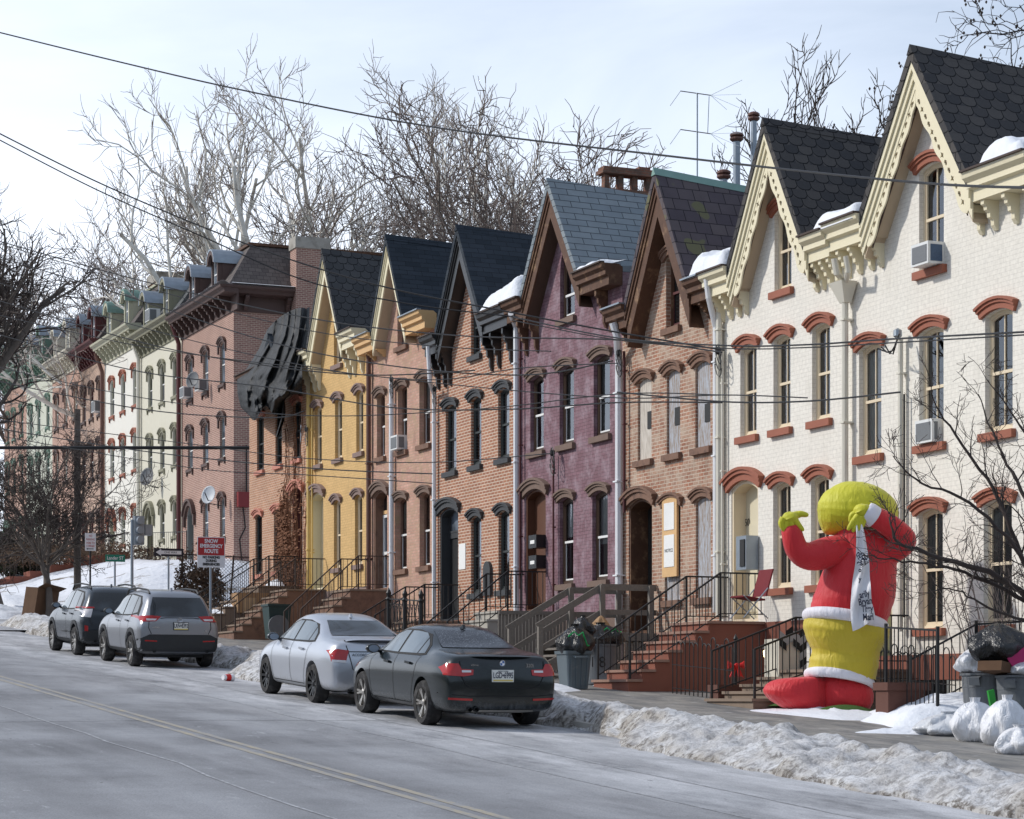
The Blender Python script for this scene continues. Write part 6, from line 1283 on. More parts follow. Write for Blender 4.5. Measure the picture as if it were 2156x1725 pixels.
b_ = onw(1632, 1440); lamp = at(1614, 1377, 19.6); mb = MB(); mb.lathe([(0, -.09), (.05, -.05), (.06, .05), (0, .10)], tuple(lamp), 'z', 12); lo = mb.build('porch_lamp', 'lamp_lit', org=tuple(lamp)); tag(lo, 'small lit yellow lamp left of the inflatable', 'lamp'); mb = MB(); mb.lathe([(.08, .09), (.03, .15), (0, .17)], tuple(lamp), 'z', 10); mb.tube([lamp + V((0, 0, .16)), lamp + V((.1, 0, .22)), lamp + V((.2, 0, 0)), lamp + V((.2, 0, -.9))], .015, 5); mb.build('lamp_bracket', 'iron', lo, tuple(lamp))
# white cabinet with a chevron cloth beside the lamp
c0 = aty(1640, 1440, 34.0); c1 = aty(1688, 1440, 34.0); z0 = SZ(34); zt = (1470 - 1345) / 4800 * (c0.x * math.sin(YAW) + 34 * math.cos(YAW)); T = box_thing('storage_cabinet', c0.x, c1.x, 34.0, 34.5, z0, zt, 'ivory_trim', 'white cabinet under a black and grey chevron cloth', 'cabinet'); mb = MB(); mg = MB()
for i in range(4):
    for j in range(9):
        xx = c0.x + (c1.x - c0.x + .08) * i / 4 ; w_ = (c1.x - c0.x + .08) / 4; zz = zt + .14 - j * .13; up = .09 if i % 2 else -.09
        if i < 3 and j > 1: continue
        (mb if (i + j) % 2 else mg).add([(xx, 33.97, zz), (xx + w_, 33.97, zz + up), (xx + w_, 33.97, zz + up - .13), (xx, 33.97, zz - .13)], [(0, 1, 2, 3)])
cl = mb.build('chevron_cloth', 'chevron_b', org=(c0.x, 34, zt), fix=False); tag(cl, 'black and grey chevron cloth draped over the white cabinet', 'cloth'); mg.build('grey_stripe', 'chevron_g', cl, (c0.x, 34, zt), fix=False)
# folding chair on the landing of number 50
q = at(1572, 1290, 20.1); T = thing('folding_chair', 'maroon folding chair on the landing of house 50', 'chair', (20.1, q.y, 1.43)); o_ = (20.1, q.y, 1.43)
mb = MB(); mb.prism([(19.9, q.y - .25, 1.86), (20.35, q.y - .25, 1.80), (20.35, q.y + .25, 1.80), (19.9, q.y + .25, 1.86)], [(19.9, q.y - .25, 1.83), (20.35, q.y - .25, 1.77), (20.35, q.y + .25, 1.77), (19.9, q.y + .25, 1.83)]); mb.build('seat', 'chair_red', T, o_)
mb = MB(); mb.prism([(20.35, q.y - .25, 1.85), (20.5, q.y - .25, 2.35), (20.5, q.y + .25, 2.35), (20.35, q.y + .25, 1.85)], [(20.38, q.y - .25, 1.85), (20.53, q.y - .25, 2.35), (20.53, q.y + .25, 2.35), (20.38, q.y + .25, 1.85)]); mb.build('backrest', 'chair_red', T, o_)
for s_ in (-.25, .25):
    for a_, c_ in (((19.9, 1.45), (20.4, 2.0)), ((20.4, 1.45), (19.9, 1.86))): mb = MB(); mb.tube([(a_[0], q.y + s_, a_[1]), (c_[0], q.y + s_, c_[1])], .012, 5); mb.build('leg', 'galv', T, o_)
for y_, z_ in ((60.6, .55), ): pass
# green wheeled bin, cartons on the stoop, and other bins behind the cars
q = onw(583, 1352); T = thing('wheeled_bin', 'dark green wheeled bin leaning beside the snowy stoop', 'rubbish bin', tuple(q)); mb = MB(); mb.prism([(q.x - .26, q.y - .25, q.z + .1), (q.x + .26, q.y - .25, q.z + .1), (q.x + .26, q.y + .25, q.z + .1), (q.x - .26, q.y + .25, q.z + .1)], [(q.x - .33, q.y - .3, q.z + 1.0), (q.x + .33, q.y - .3, q.z + 1.0), (q.x + .33, q.y + .35, q.z + 1.0), (q.x - .33, q.y + .35, q.z + 1.0)]); mb.box(q.x - .36, q.x + .36, q.y - .33, q.y + .38, q.z + 1.0, q.z + 1.06); mb.build('bin_body', 'can_green', T, tuple(q)); mb = MB(); mb.lathe([(.3, -.03), (.3, .03)], (q.x - .05, q.y - .33, q.z + .45), 'y', 20); mb.build('lid_disc', 'can_grey', T, tuple(q))
b_ = box_thing('cardboard_box', 18.95, 19.9, 65.85, 66.6, 2.55, 3.15, 'card', 'tan cardboard carton standing beside the snowy stoop rail', 'box'); mb = MB(); mb.box(19.1, 19.5, 65.842, 65.849, 2.6, 3.0); mb.build('tape_patch', 'tape', b_, b_.location)
for y, zz, k in ((66.1, 0, 0), (67.6, 0, 1)): pass
mb = MB(); mb.grid(lambda u, v: (17.7 + 2.9 * u, 66.2 + 1.4 * v, SZ(66.9) + .12 + (2.95 - 1.52 + .3) * min(1, u * 1.05) * .78 + .22 * math.sin(math.pi * v) ** .5 * (1 + .5 * fbm(u * 3, v * 3, 2, 3)) * (1 if .02 < u < .98 else 0)), 26, 10); tag(mb.build('stoop_snow', 'snow', smooth=True), 'snow lying on the stone steps of the salmon house', 'snow')
# ornate cast iron fence before the pink house
mb = MB(); ya, yb, X_ = 52.75, 50.5, 19.0; zz = SZ(51.6); SZf = lambda y: SZ(y) + .45
for y in (52.75, 51.6, 50.5): mb.lathe([(.06, -.5), (.06, 0), (.06, .9), (.09, .95), (.05, 1.0), (.07, 1.1), (.02, 1.2), (0, 1.24)], (X_, y, SZf(y)), 'z', 8)
for z in (.15, .95): mb.beam((X_, ya, SZf(ya) + z), (X_, yb, SZf(yb) + z), .03, .03)
for i in range(9):
    y = ya + (yb - ya) * (i + .5) / 9; z = SZf(y) + .55
    for s_ in (-1, 1): mb.beam((X_, y - .12, z - .38), (X_, y + .12, z + .38), .014) if s_ > 0 else mb.beam((X_, y + .12, z - .38), (X_, y - .12, z + .38), .014)
    mb.tube([(X_, y + .09 * math.cos(a_) * (1 - a_ / 9), z + .22 + .09 * math.sin(a_) * (1 - a_ / 9)) for a_ in [k * .7 for k in range(11)]], .010, 4)
tag(mb.build('scrollwork_fence', 'iron', org=(X_, 51.6, zz)), 'ornate black scrollwork iron fence before the orange house with black door', 'fence')
for px, py, lab in ((862, 1330, 'black lidded bin behind the silver sedan'), (905, 1330, 'black bin with purple bag behind the parked cars')):
    q = onw(px, 1345); bin_round((q.x, q.y, q.z), .33, .85, lab, 'iron')
# litter cup on the road
q = V((11.9, 42.4, road_z(11.9, 42.4))); mb = MB(); mb.lathe([(.05, 0), (.07, .22), (.075, .22), (.075, .24), (0, .24)], (0, 0, 0), 'x', 12); o_ = mb.build('paper_cup', 'sign_white'); o_.location = (q.x, q.y, q.z + .07); o_.rotation_euler = (0, 0, .4); tag(o_, 'red and white paper cup lying on the road', 'cup'); mb = MB(); mb.lathe([(.058, .06), (.068, .16)], (0, 0, 0), 'x', 12, 1.04, 1.04); mb.build('red_band', 'bow', o_)

# ------------------------------------------------------------------ inflatable figure
fr = V((math.cos(YAW), -math.sin(YAW), 0)); fd = V((math.sin(YAW), math.cos(YAW), 0)); FO = V((18.72, 31.6, SZ(31.6) - .06)); PXM = (FO.x * math.sin(YAW) + FO.y * math.cos(YAW)) / 4800
def fp(px, py, dep=0.0):   # figure coordinates: sideways and up from its base, depth towards the houses
    s = (px - 1725) * PXM; z = (1498 - py) * PXM; return FO + fr * s + fd * dep + V((0, 0, z))
FIG = thing('inflatable_figure', 'tall inflatable yard figure in red suit with yellow head, bent over', 'inflatable', tuple(FO))
def blob(rings, name, m_, n=36, par=None, puck=.02, seed=0.0):
    # rings: (px left, px right, py, tilt, depth radius factor)
    mb = MB(); k = len(rings)
    def fn(u, v):
        t = u * (k - 1); i = min(int(t), k - 2); f = t - i; z_, a, b, y_ = rings[max(0, i - 1)], rings[i], rings[i + 1], rings[min(k - 1, i + 2)]; r = [.5 * (2 * a[j] + (b[j] - z_[j]) * f + (2 * z_[j] - 5 * a[j] + 4 * b[j] - y_[j]) * f * f + (3 * a[j] - z_[j] - 3 * b[j] + y_[j]) * f ** 3) for j in range(5)]
        cx, hw_ = (r[0] + r[1]) / 2, (r[1] - r[0]) / 2; an = 2 * math.pi * v; pu = 1 + puck * math.sin(14 * an + seed) * (.5 + .5 * math.sin(t * 3.1)) + .02 * fbm(math.cos(an) * 2 + seed, t * 2, 1.3, 3)
        return fp(cx + hw_ * math.cos(an) * pu, r[2] + r[3] * math.cos(an), hw_ * PXM * r[4] * math.sin(an) * pu + .0)
    mb.grid(fn, (k - 1) * 7, n); return mb.build(name, m_, par or FIG, tuple(FO), smooth=True)
def tor(pxa, pya, pxb, pyb, rr, dep, name):
    mb = MB(); cx, cy = (pxa + pxb) / 2, (pya + pyb) / 2; hx, hy = (pxb - pxa) / 2, (pyb - pya) / 2
    def fn(u, v):
        a, b = 2 * math.pi * u, 2 * math.pi * v; ro = 1 + rr * math.cos(b) * (1 + .05 * math.sin(40 * a)); c_ = fp(cx + hx * math.cos(a) * ro, cy + hy * math.cos(a) * ro - rr * hx * math.sin(b) * 1.25 - 10 * (-math.sin(a)) , hx * PXM * dep * math.sin(a) * ro); return c_
    mb.grid(fn, 60, 12); return mb.build(name, 'inf_white', FIG, tuple(FO), smooth=True)
blob([(1738, 1760, 1108, 0, .5), (1748, 1800, 1104, 0, .8), (1752, 1872, 1112, 4, .8), (1742, 1884, 1150, 3, .8), (1728, 1882, 1190, 2, .85), (1712, 1880, 1235, 4, .9), (1702, 1870, 1270, 8, .86), (1704, 1862, 1292, 12, .80)], 'red_coat', 'inf_red', puck=.006)
tor(1694, 1284, 1856, 1312, .125, .95, 'fur_hem')
blob([(1690, 1866, 1298, 10, .86), (1686, 1866, 1320, 10, .88), (1694, 1852, 1345, 8, .86), (1704, 1846, 1366, 7, .8), (1699, 1844, 1385, 7, .82), (1696, 1838, 1412, 9, .84)], 'gold_skirt', 'inf_gold', seed=2.0, puck=.006)
tor(1696, 1408, 1828, 1430, .13, .86, 'fur_cuff')
blob([(1700, 1705, 1412, 0, 1), (1690, 1722, 1414, 0, 1), (1630, 1735, 1420, 0, .8), (1604, 1738, 1440, 4, .75), (1606, 1738, 1462, 8, .75), (1640, 1736, 1484, 6, .7), (1690, 1730, 1497, 0, .6), (1705, 1715, 1499, 0, .3)], 'left_leg', 'inf_red', puck=.02, seed=1)
blob([(1750, 1790, 1412, 0, 1), (1726, 1815, 1417, 4, .8), (1719, 1832, 1440, 4, .8), (1718, 1832, 1466, 2, .8), (1726, 1822, 1486, 0, .75), (1760, 1795, 1500, 0, .5), (1775, 1780, 1501, 0, .3)], 'right_leg', 'inf_red', puck=.02, seed=4)
blob([(1802, 1812, 1004, 0, .8), (1772, 1845, 1010, 6, .8), (1745, 1872, 1026, 10, .78), (1724, 1885, 1048, 14, .75), (1716, 1884, 1072, 14, .75), (1718, 1866, 1092, 8, .7), (1730, 1815, 1108, -4, .6), (1755, 1765, 1117, 0, .4)], 'round_head', 'inf_yellow', seed=3, puck=.012)
def limb(pts, name, m_, par=None):
    mb = MB(); P_ = [fp(*p[:3]) for p in pts]; rs = [p[3] * PXM for p in pts]; Q, RR = [], []
    for i in range(len(P_) - 1):
        p0 = P_[max(0, i - 1)]; p1 = P_[i]; p2 = P_[i + 1]; p3 = P_[min(len(P_) - 1, i + 2)]
        for k in range(6):
            t = k / 6; Q.append(.5 * ((2 * p1) + (p2 - p0) * t + (2 * p0 - 5 * p1 + 4 * p2 - p3) * t * t + (3 * p1 - p0 - 3 * p2 + p3) * t ** 3)); RR.append(lerp(rs[i], rs[i + 1], t))
    Q.append(P_[-1]); RR.append(rs[-1]); mb.tube(Q, RR, 18); return mb.build(name, m_, par or FIG, tuple(FO), smooth=True)
la = limb([(1775, 1150, -.1, 36), (1735, 1155, -.2, 34), (1695, 1163, -.3, 30), (1668, 1150, -.35, 25), (1656, 1118, -.38, 22), (1652, 1102, -.38, 18)], 'left_arm', 'inf_red')
ra = limb([(1840, 1150, .0, 36), (1872, 1143, -.15, 34), (1893, 1130, -.32, 24), (1868, 1108, -.45, 24), (1838, 1090, -.52, 23), (1818, 1080, -.55, 20)], 'right_arm', 'inf_red')
limb([(1824, 1085, -.54, 24), (1813, 1078, -.56, 24), (1806, 1074, -.56, 22)], 'fur_wristband', 'inf_white', ra)
def hand(cx, cy, dep, th, fs, par):
    h = limb([(cx + 2, cy + 8, dep, 12), (cx, cy - 2, dep, 19), (cx - 4, cy - 10, dep, 15), (cx - 6, cy - 16, dep, 5)], 'gloved_hand', 'inf_yellow', par)
    for pts in fs: limb([(cx + a, cy + b, dep - .05, r) for a, b, r in pts], 'finger', 'inf_yellow', h)
    limb([(cx + a, cy + b, dep, r) for a, b, r in th], 'thumb', 'inf_yellow', h)
hand(1652, 1088, -.40, [(6, -8, 9), (22, -12, 7), (34, -10, 5), (38, -9, 2)], [[(-14, -2, 9), (-19, 8, 7), (-14, 20, 5.5), (-6, 26, 2.5)], [(-8, 4, 8), (-9, 16, 7), (0, 26, 5.5), (7, 30, 2.5)], [(0, 5, 8), (4, 18, 6.5), (12, 26, 5), (16, 29, 2.5)], [(8, 0, 8), (17, 12, 6), (24, 20, 4.5), (27, 24, 2)]], la)
hand(1797, 1074, -.60, [(-8, 2, 8), (-20, 6, 6), (-24, 16, 4), (-24, 22, 2)], [[(-8, 8, 8), (-18, 20, 6.5), (-26, 32, 5), (-30, 38, 2.5)], [(-4, 10, 8), (-11, 24, 6.5), (-17, 36, 5), (-20, 42, 2.5)], [(0, 10, 8), (-4, 24, 6), (-9, 36, 4.5), (-11, 42, 2)], [(5, 8, 7), (4, 20, 5), (0, 30, 4), (-2, 35, 2)]], ra)
mb = MB()
def fb_(u, v):
    y = 1096 + 226 * v; w_ = lerp(12, 47, min(1, v * 1.1) ** .8); cx = 1789 + 4 * math.sin(v * 6) + 9 * v; x = cx + (u - .5) * w_; y2 = y - 34 * u * v * v; return fp(x, y2 + 6 * math.sin(u * 3), -.66 - .14 * v - .03 * math.sin(u * 9 + v * 8) - .02 * math.sin(v * 21))
mb.grid(fb_, 16, 50); BN = mb.build('hanging_cloth', 'cloth', org=tuple(fp(1789, 1096, -.66)), smooth=True); tag(BN, 'white handwritten cloth hanging from the figure hand', 'cloth')
for s_, px, py, sz, ro in (('oppn', 1793, 1166, .15, -22), ('esT', 1792, 1181, .14, 8), ('o', 1788, 1196, .10, 0), ('y', 1788, 1215, .11, 0), ('arily', 1797, 1246, .15, 14), ('Bryan', 1799, 1261, .15, 8), ('Trey', 1803, 1276, .15, 4), ('Marl', 1805, 1293, .15, 4)):
    t_ = text(s_, sz, 'handwriting', 'ink', (0, 0, 0), BN, (0, 0, 0), sx=.62 if len(s_) > 3 else .8, bold=.004, rot=R(ro)); t_.rotation_euler = (0, 0, -YAW); t_.location = fp(px, py, -.86) - BN.location
mound('snow_patch', 18.7, 31.2, 1.2, 1.9, .10, seed=7); mound('snow_patch', 19.3, 30.0, .8, .9, .26, seed=9)
for (px, py, rx, lab) in ((1778, 1505, .52, 'small green turf mat in the snow by the inflatable'), (1690, 1494, .62, 'green turf mat edge left of the small turf mat')):
    q = onw(px, py); mb = MB(); mb.grid(lambda u, v: (q.x + rx * u * math.cos(6.283 * v), q.y + rx * .6 * u * math.sin(6.283 * v), q.z + .06 + .10 * (1 - u * u)), 5, 24); tag(mb.build('turf_mat', 'grass', org=tuple(q), smooth=True), lab, 'turf mat')
# snowy stuff in front of the pier etc.

# ------------------------------------------------------------------ trees
class TM:
    def __init__(s): s.v = []; s.f = []
    def tube(s, pts, rs, n):
        b0 = len(s.v); k = len(pts); u = None
        for i in range(k):
            d = (pts[min(i + 1, k - 1)] - pts[max(i - 1, 0)]); d.normalize()
            if u is None: u = d.orthogonal().normalized()
            else:
                u = u - d * u.dot(d); u = u.normalized() if u.length > 1e-4 else d.orthogonal().normalized()
            w_ = d.cross(u); r = rs[i]
            for j in range(n): a = 6.2832 * j / n; s.v.append(pts[i] + u * (math.cos(a) * r) + w_ * (math.sin(a) * r))
        for i in range(k - 1):
            for j in range(n): s.f.append((b0 + i * n + j, b0 + i * n + (j + 1) % n, b0 + (i + 1) * n + (j + 1) % n, b0 + (i + 1) * n + j))
    def build(s, name, m_, parent, org):
        me = bpy.data.meshes.new(name); o_ = V(org); me.from_pydata([tuple(v - o_) for v in s.v], [], s.f); me.materials.append(M[m_]); me.polygons.foreach_set('use_smooth', [True] * len(me.polygons)); ob = bpy.data.objects.new(name, me); COL.objects.link(ob); ob.parent = parent; return ob
def rvec(rd): return V((rd.gauss(0, 1), rd.gauss(0, 1), rd.gauss(0, 1)))
def tree(base, H, r0, seed, label, bark='bark', twig='twig', trunk=.28, nb=(6, 7, 6, 5, 3), spread=.9, wig=.22, up=.12, lean=(0, 0), tw=.018, group='bare winter trees', maxlev=4, balls=False, ratio=.62, pale=2):
    rd = random.Random(seed); T = thing('bare_tree', label, 'tree', tuple(base), group); A = TM(); B = TM()
    def grow(p, d, L, r, lev):
        n = 7 if lev < 2 else (5 if lev < 4 else 3); pts = [p.copy()]; rs = [r]; dirs = []; step = L / n
        for i in range(n):
            d = (d + rvec(rd) * wig * (.55 + .18 * lev) + V((0, 0, up * (1 if lev else .3)))).normalized(); p = p + d * step; pts.append(p.copy()); rs.append(max(tw * .45, r * (1 - (.62 if lev or i < n - 1 else .93) * (i + 1) / n))); dirs.append(d.copy())
        (A if lev <= pale else B).tube(pts, rs, 8 if lev == 0 else (6 if lev == 1 else (4 if lev == 2 else 3)))
        if balls and lev >= 3 and rd.random() < .35:
            q = pts[-1]; 
            for k in range(2): q2 = q + rvec(rd) * .05; B.tube([q2, q2 + V((0, 0, -.035)), q2 + V((0, 0, -.07))], [.005, .028, .005], 5)
        if lev >= maxlev: return
        m = nb[lev]; t0 = .78 if lev == 0 else .18
        for k in range(m):
            t = t0 + (1 - t0) * (k + rd.random() * .8) / m; t = min(.999, t); i = int(t * n); q = pts[i].lerp(pts[i + 1], t * n - i); dd = dirs[i]
            side = rvec(rd); side = (side - dd * side.dot(dd)).normalized(); sp_ = spread * (.65 + .5 * rd.random()); nd = (dd + side * sp_).normalized()
            if lev == 0: nd = (V((math.cos(2.4 * k + seed), math.sin(2.4 * k + seed), 0)) * spread * (.5 + .6 * rd.random()) + V((0, 0, 1))).normalized()
            Ln = (H * (1 - trunk) * .72 if lev == 0 else L * ratio) * (.75 + .4 * rd.random()) * (1 if lev == 0 else (1.1 - .45 * t)); grow(q, nd, Ln, max(tw, rs[i] * (.62 if lev else .55) * (1.10 if pale == 3 and lev < 3 else 1)), lev + 1)
    d0 = V((lean[0], lean[1], 1)).normalized(); grow(V(base), d0, H * trunk, r0, 0)
    A.build('trunk', bark, T, base); B.build('crown', twig, T, base); return T
def gp(px, f, z): # ground point under a photo column at view depth f
    r = (px - 1078) / 4800 * f; return V((r * math.cos(YAW) + f * math.sin(YAW), -r * math.sin(YAW) + f * math.cos(YAW), z))
def hz(py, f): return (1470 - py) / 4800 * f
SY = dict(bark='sycamore', twig='twig_pale', nb=(5, 6, 5, 8, 3), spread=.74, wig=.22, up=.12, tw=.022, maxlev=4, pale=3, ratio=.60)
for px, f, top, r0, sd, lab, kw in ((455, 116, 95, .75, 3, 'huge pale barked sycamore left of the brick chimney', dict(spread=.85)), (672, 118, 75, .72, 11, 'tall pale sycamore directly behind the brick chimney', {}), (880, 120, 110, .62, 23, 'pale sycamore behind the black gabled roofs', dict(spread=.8)), (330, 132, 300, .5, 29, 'low spreading pale tree behind the mansard roofs', dict(spread=1.2, up=.06))):
    k = dict(SY); k.update(kw); b_ = gp(px, f, 5.0); H_ = hz(top, f) - 5.0; tree(b_, H_ * 1.08, r0, sd, lab, trunk=k.pop('trunk', .42), **k)
DK = dict(bark='bark', twig='twig', nb=(6, 6, 6, 5, 3), spread=.8, wig=.28, up=.10, tw=.026, maxlev=4)
for px, f, top, r0, sd, lab in ((1000, 105, 300, .35, 41, 'dense dark bare tree behind the pink house roof'), (1130, 100, 330, .3, 43, 'dark bare tree behind the mauve house gable'), (1215, 96, 345, .26, 47, 'small bare tree just left of the open chimney'), (940, 110, 380, .3, 53, 'tangled dark bare tree behind the black roofs'), (1060, 112, 290, .3, 57, 'second dense dark bare tree behind the orange brick house'), (250, 150, 400, .4, 59, 'grey bare tree behind the cream and white far houses'), (120, 150, 450, .4, 61, 'bare tree with dark limbs behind the far green roofs'), (60, 165, 470, .45, 67, 'bare tree against the pale sky at the far left'), (590, 125, 420, .3, 71, 'low bare tree behind the mansard roof ridge')):
    b_ = gp(px, f, 5.0); H_ = hz(top, f) - 5.0; tree(b_, H_ * 1.14, r0, sd, lab, trunk=.36, **DK)
b_ = gp(1800, 62, 2.0); tree(b_, (hz(120, 62) - 2) * 1.02, .3, 73, 'bare tree between the two white gables', trunk=.62, nb=(8, 6, 5, 4, 3), spread=1.0, wig=.14, up=.22, tw=.016, bark='twig_dark', twig='twig_dark')
b_ = gp(2140, 46, 0.0); tree(b_, hz(-330, 46), .35, 79, 'bare tree with hanging seed balls behind the right hand roof', trunk=.62, nb=(9, 8, 7, 5, 3), spread=1.5, wig=.3, up=-.06, tw=.010, bark='twig_dark', twig='twig_dark', balls=True)
tree(V((15.9, 90.5, 3.2)), 20, .72, 83, 'massive dark trunk cut off by the left edge', trunk=.42, nb=(7, 7, 6, 5, 3), spread=.9, wig=.24, up=.05, tw=.02, bark='bark', twig='twig_dark')
tree(V((17.3, 86.2, SZ(86))), 7.5, .20, 89, 'thin street tree with curved trunk at the far left', trunk=.34, nb=(9, 8, 6, 5, 3), spread=1.1, wig=.26, up=.04, tw=.013, bark='bark', twig='twig_dark')
tree(V((16.9, 83.6, SZ(84))), 8.5, .16, 91, 'second thin street tree tangled in front of the far houses', trunk=.3, nb=(9, 8, 6, 5, 3), spread=1.2, wig=.26, up=.03, tw=.012, bark='bark', twig='twig_dark')
# street tree just outside the right edge, its branches reaching into the view
def branchy(name, label, specs, seed, m_='twig_dark', r=.03):
    rd = random.Random(seed); A = TM(); p0 = specs[0][0]
    def sub(p, d, L, r_, lev):
        n = 5; pts = [p.copy()]; rs = [r_]; 
        for i in range(n): d = (d + rvec(rd) * .16 + V((0, 0, .03))).normalized(); p = p + d * L / n; pts.append(p.copy()); rs.append(max(.0028, r_ * (1 - .7 * (i + 1) / n)))
        A.tube(pts, rs, 4)
        if lev >= 3: return
        for k in range(4 if lev < 2 else 3):
            i = rd.randint(1, n - 1); side = rvec(rd) * .75; sub(pts[i], (d + side).normalized(), L * .55, rs[i] * .6, lev + 1)
    for pts, r_ in specs:
        P_ = [V(q) for q in pts]; Q = []
        for i in range(len(P_) - 1):
            p0_, p1, p2, p3 = P_[max(0, i - 1)], P_[i], P_[i + 1], P_[min(len(P_) - 1, i + 2)]
            for k in range(6): t = k / 6; Q.append(.5 * ((2 * p1) + (p2 - p0_) * t + (2 * p0_ - 5 * p1 + 4 * p2 - p3) * t * t + (3 * p1 - p0_ - 3 * p2 + p3) * t ** 3) + rvec(rd) * .012)
        Q.append(P_[-1]); k = len(Q); A.tube(Q, [max(.004, r_ * (1 - .85 * i / (k - 1))) for i in range(k)], 6)
        for i in range(3, k, 2):
            d = (Q[i] - Q[i - 1]).normalized(); sub(Q[i], (d + rvec(rd) * .5).normalized(), .75 * (1 - .5 * i / k), max(.005, r_ * .38 * (1 - .7 * i / k)), 1)
    return A
ff = 26.0
def pf(px, py, f): q = gp(px, f, 0); q.z = hz(py, f); return q
tr_ = thing('street_tree', 'bare street tree reaching in from the right edge', 'tree', tuple(onw(2230, 1640)))
base = V(tr_.location); hub = pf(2225, 1320, 26.5)
A = branchy('crown', '', [([hub, pf(2130, 1230, 26), pf(1985, 1175, 25.6), pf(1890, 1140, 25.4), pf(1870, 1080, 25.4)], .045), ([hub, pf(2120, 1245, 26.2), pf(2010, 1200, 25.9), pf(1900, 1180, 25.7), pf(1815, 1170, 25.6)], .03), ([hub, pf(2140, 1140, 26), pf(2090, 1030, 26), pf(2000, 900, 26), pf(1960, 830, 26)], .04), ([hub, pf(2170, 1080, 26), pf(2110, 960, 26.2), pf(2060, 830, 26.4)], .035), ([hub, pf(2160, 1180, 25.7), pf(2040, 1060, 25.4), pf(1930, 1010, 25.2), pf(1880, 960, 25.1)], .03), ([hub, pf(2190, 1000, 26), pf(2150, 900, 26), pf(2080, 800, 26)], .03), ([hub, pf(2100, 1290, 26), pf(2010, 1240, 26), pf(1935, 1250, 26)], .02)], 5)
A.build('crown', 'twig_dark', tr_, tuple(base)); A = TM(); A.tube([base, base.lerp(hub, .5) + V((.05, 0, 0)), hub], [.14, .12, .10], 10); A.build('trunk', 'bark', tr_, tuple(base))
A = TM(); rd = random.Random(3); bs = pf(2118, 1400, 34.6); bs.z = SZ(bs.y)
for i in range(46):
    p = bs + V((rd.uniform(-.5, .8), rd.uniform(-.3, .3), 0)); d = V((rd.gauss(0, .16), rd.gauss(0, .16), 1)); pts = [p]
    for k in range(6): d = (d + rvec(rd) * .08).normalized(); p = p + d * .42; pts.append(p)
    A.tube(pts, [.012, .010, .008, .007, .006, .005, .003], 4)
S_ = thing('shrub', 'leafless upright shrub behind the bins at the right edge', 'shrub', tuple(bs)); A.build('stems', 'twig', S_, tuple(bs))

# ------------------------------------------------------------------ overhead wires
def cable(pts, f0, f1, r, label, sag=0):
    P_ = [pf(px, py, lerp(f0, f1, (px + 20) / 2200)) for px, py in pts]; Q = []
    for i in range(len(P_) - 1):
        p0_, p1, p2, p3 = P_[max(0, i - 1)], P_[i], P_[i + 1], P_[min(len(P_) - 1, i + 2)]
        for k in range(8): t = k / 8; Q.append(.5 * ((2 * p1) + (p2 - p0_) * t + (2 * p0_ - 5 * p1 + 4 * p2 - p3) * t * t + (3 * p1 - p0_ - 3 * p2 + p3) * t ** 3))
    Q.append(P_[-1]); mb = MB(); mb.tube(Q, r, 5); return tag(mb.build('overhead_cable', 'cable', org=tuple(Q[0])), label, 'cable', 'overhead cables')
cable([(-20, 64), (240, 128), (500, 188), (900, 266), (1400, 328), (1900, 382), (2180, 396)], 38, 18, .012, 'highest cable crossing the whole sky down to the right')
cable([(-20, 272), (230, 395), (540, 522), (800, 602), (1060, 655), (1300, 700), (1525, 738)], 46, 34, .015, 'upper of the two cables dropping steeply from the upper left')
cable([(-20, 285), (200, 398), (430, 500), (640, 590), (860, 640), (1090, 668)], 50, 42, .014, 'lower of two cables dropping steeply from the upper left')
names = ['first', 'second', 'third', 'fourth', 'fifth', 'sixth', 'seventh', 'eighth', 'ninth', 'tenth', 'eleventh', 'twelfth', 'thirteenth', 'fourteenth', 'fifteenth']
mid = [[(-20, 503), (300, 592), (640, 668), (950, 706), (1300, 716), (1520, 742)], [(-20, 508), (300, 603), (620, 690), (900, 728), (1160, 740)], [(-20, 536), (260, 622), (560, 718), (820, 770), (1100, 790), (1290, 760)],
       [(-20, 590), (300, 690), (640, 770), (900, 800), (1100, 775), (1300, 765)], [(-20, 628), (300, 722), (560, 770), (780, 790), (1000, 780)], [(-20, 660), (300, 730), (640, 775), (1000, 815), (1300, 838), (1520, 832), (1700, 838)], [(-20, 700), (280, 780), (560, 815), (820, 858), (1070, 862), (1300, 848), (1520, 848)],
       [(-20, 770), (300, 838), (640, 875), (1000, 862), (1300, 830), (1520, 832)], [(-20, 800), (300, 862), (560, 880), (640, 866)], [(-20, 882), (400, 935), (640, 965), (900, 974), (1160, 955)], [(-20, 900), (300, 950), (640, 985), (910, 998)], [(-20, 915), (400, 985), (640, 1000), (910, 1018)],
       [(1080, 668), (1300, 712), (1530, 728), (1700, 726), (1880, 714), (2180, 698)], [(1080, 675), (1300, 716), (1530, 734), (1700, 732), (1880, 722), (2180, 704)], [(1300, 826), (1520, 846), (1700, 845), (1895, 826)]]
for i, pl in enumerate(mid): cable(pl, 52, 24, (.012, .009)[i % 2], names[i] + ' mid height cable counted downwards, strung before the houses' if i < 12 else ['upper of twin cables past the white houses', 'lower of twin cables past the white houses', 'cable ending at the conduit on the nearest white house'][i - 12])
mb = MB(); mb.tube([pf(-20, 943, 60), pf(525, 943, 60)], .045, 6); tag(mb.build('overhead_cable', 'cable', org=tuple(pf(-20, 943, 60))), 'thick black horizontal cable at the left ending at the salmon house', 'cable', 'overhead cables')

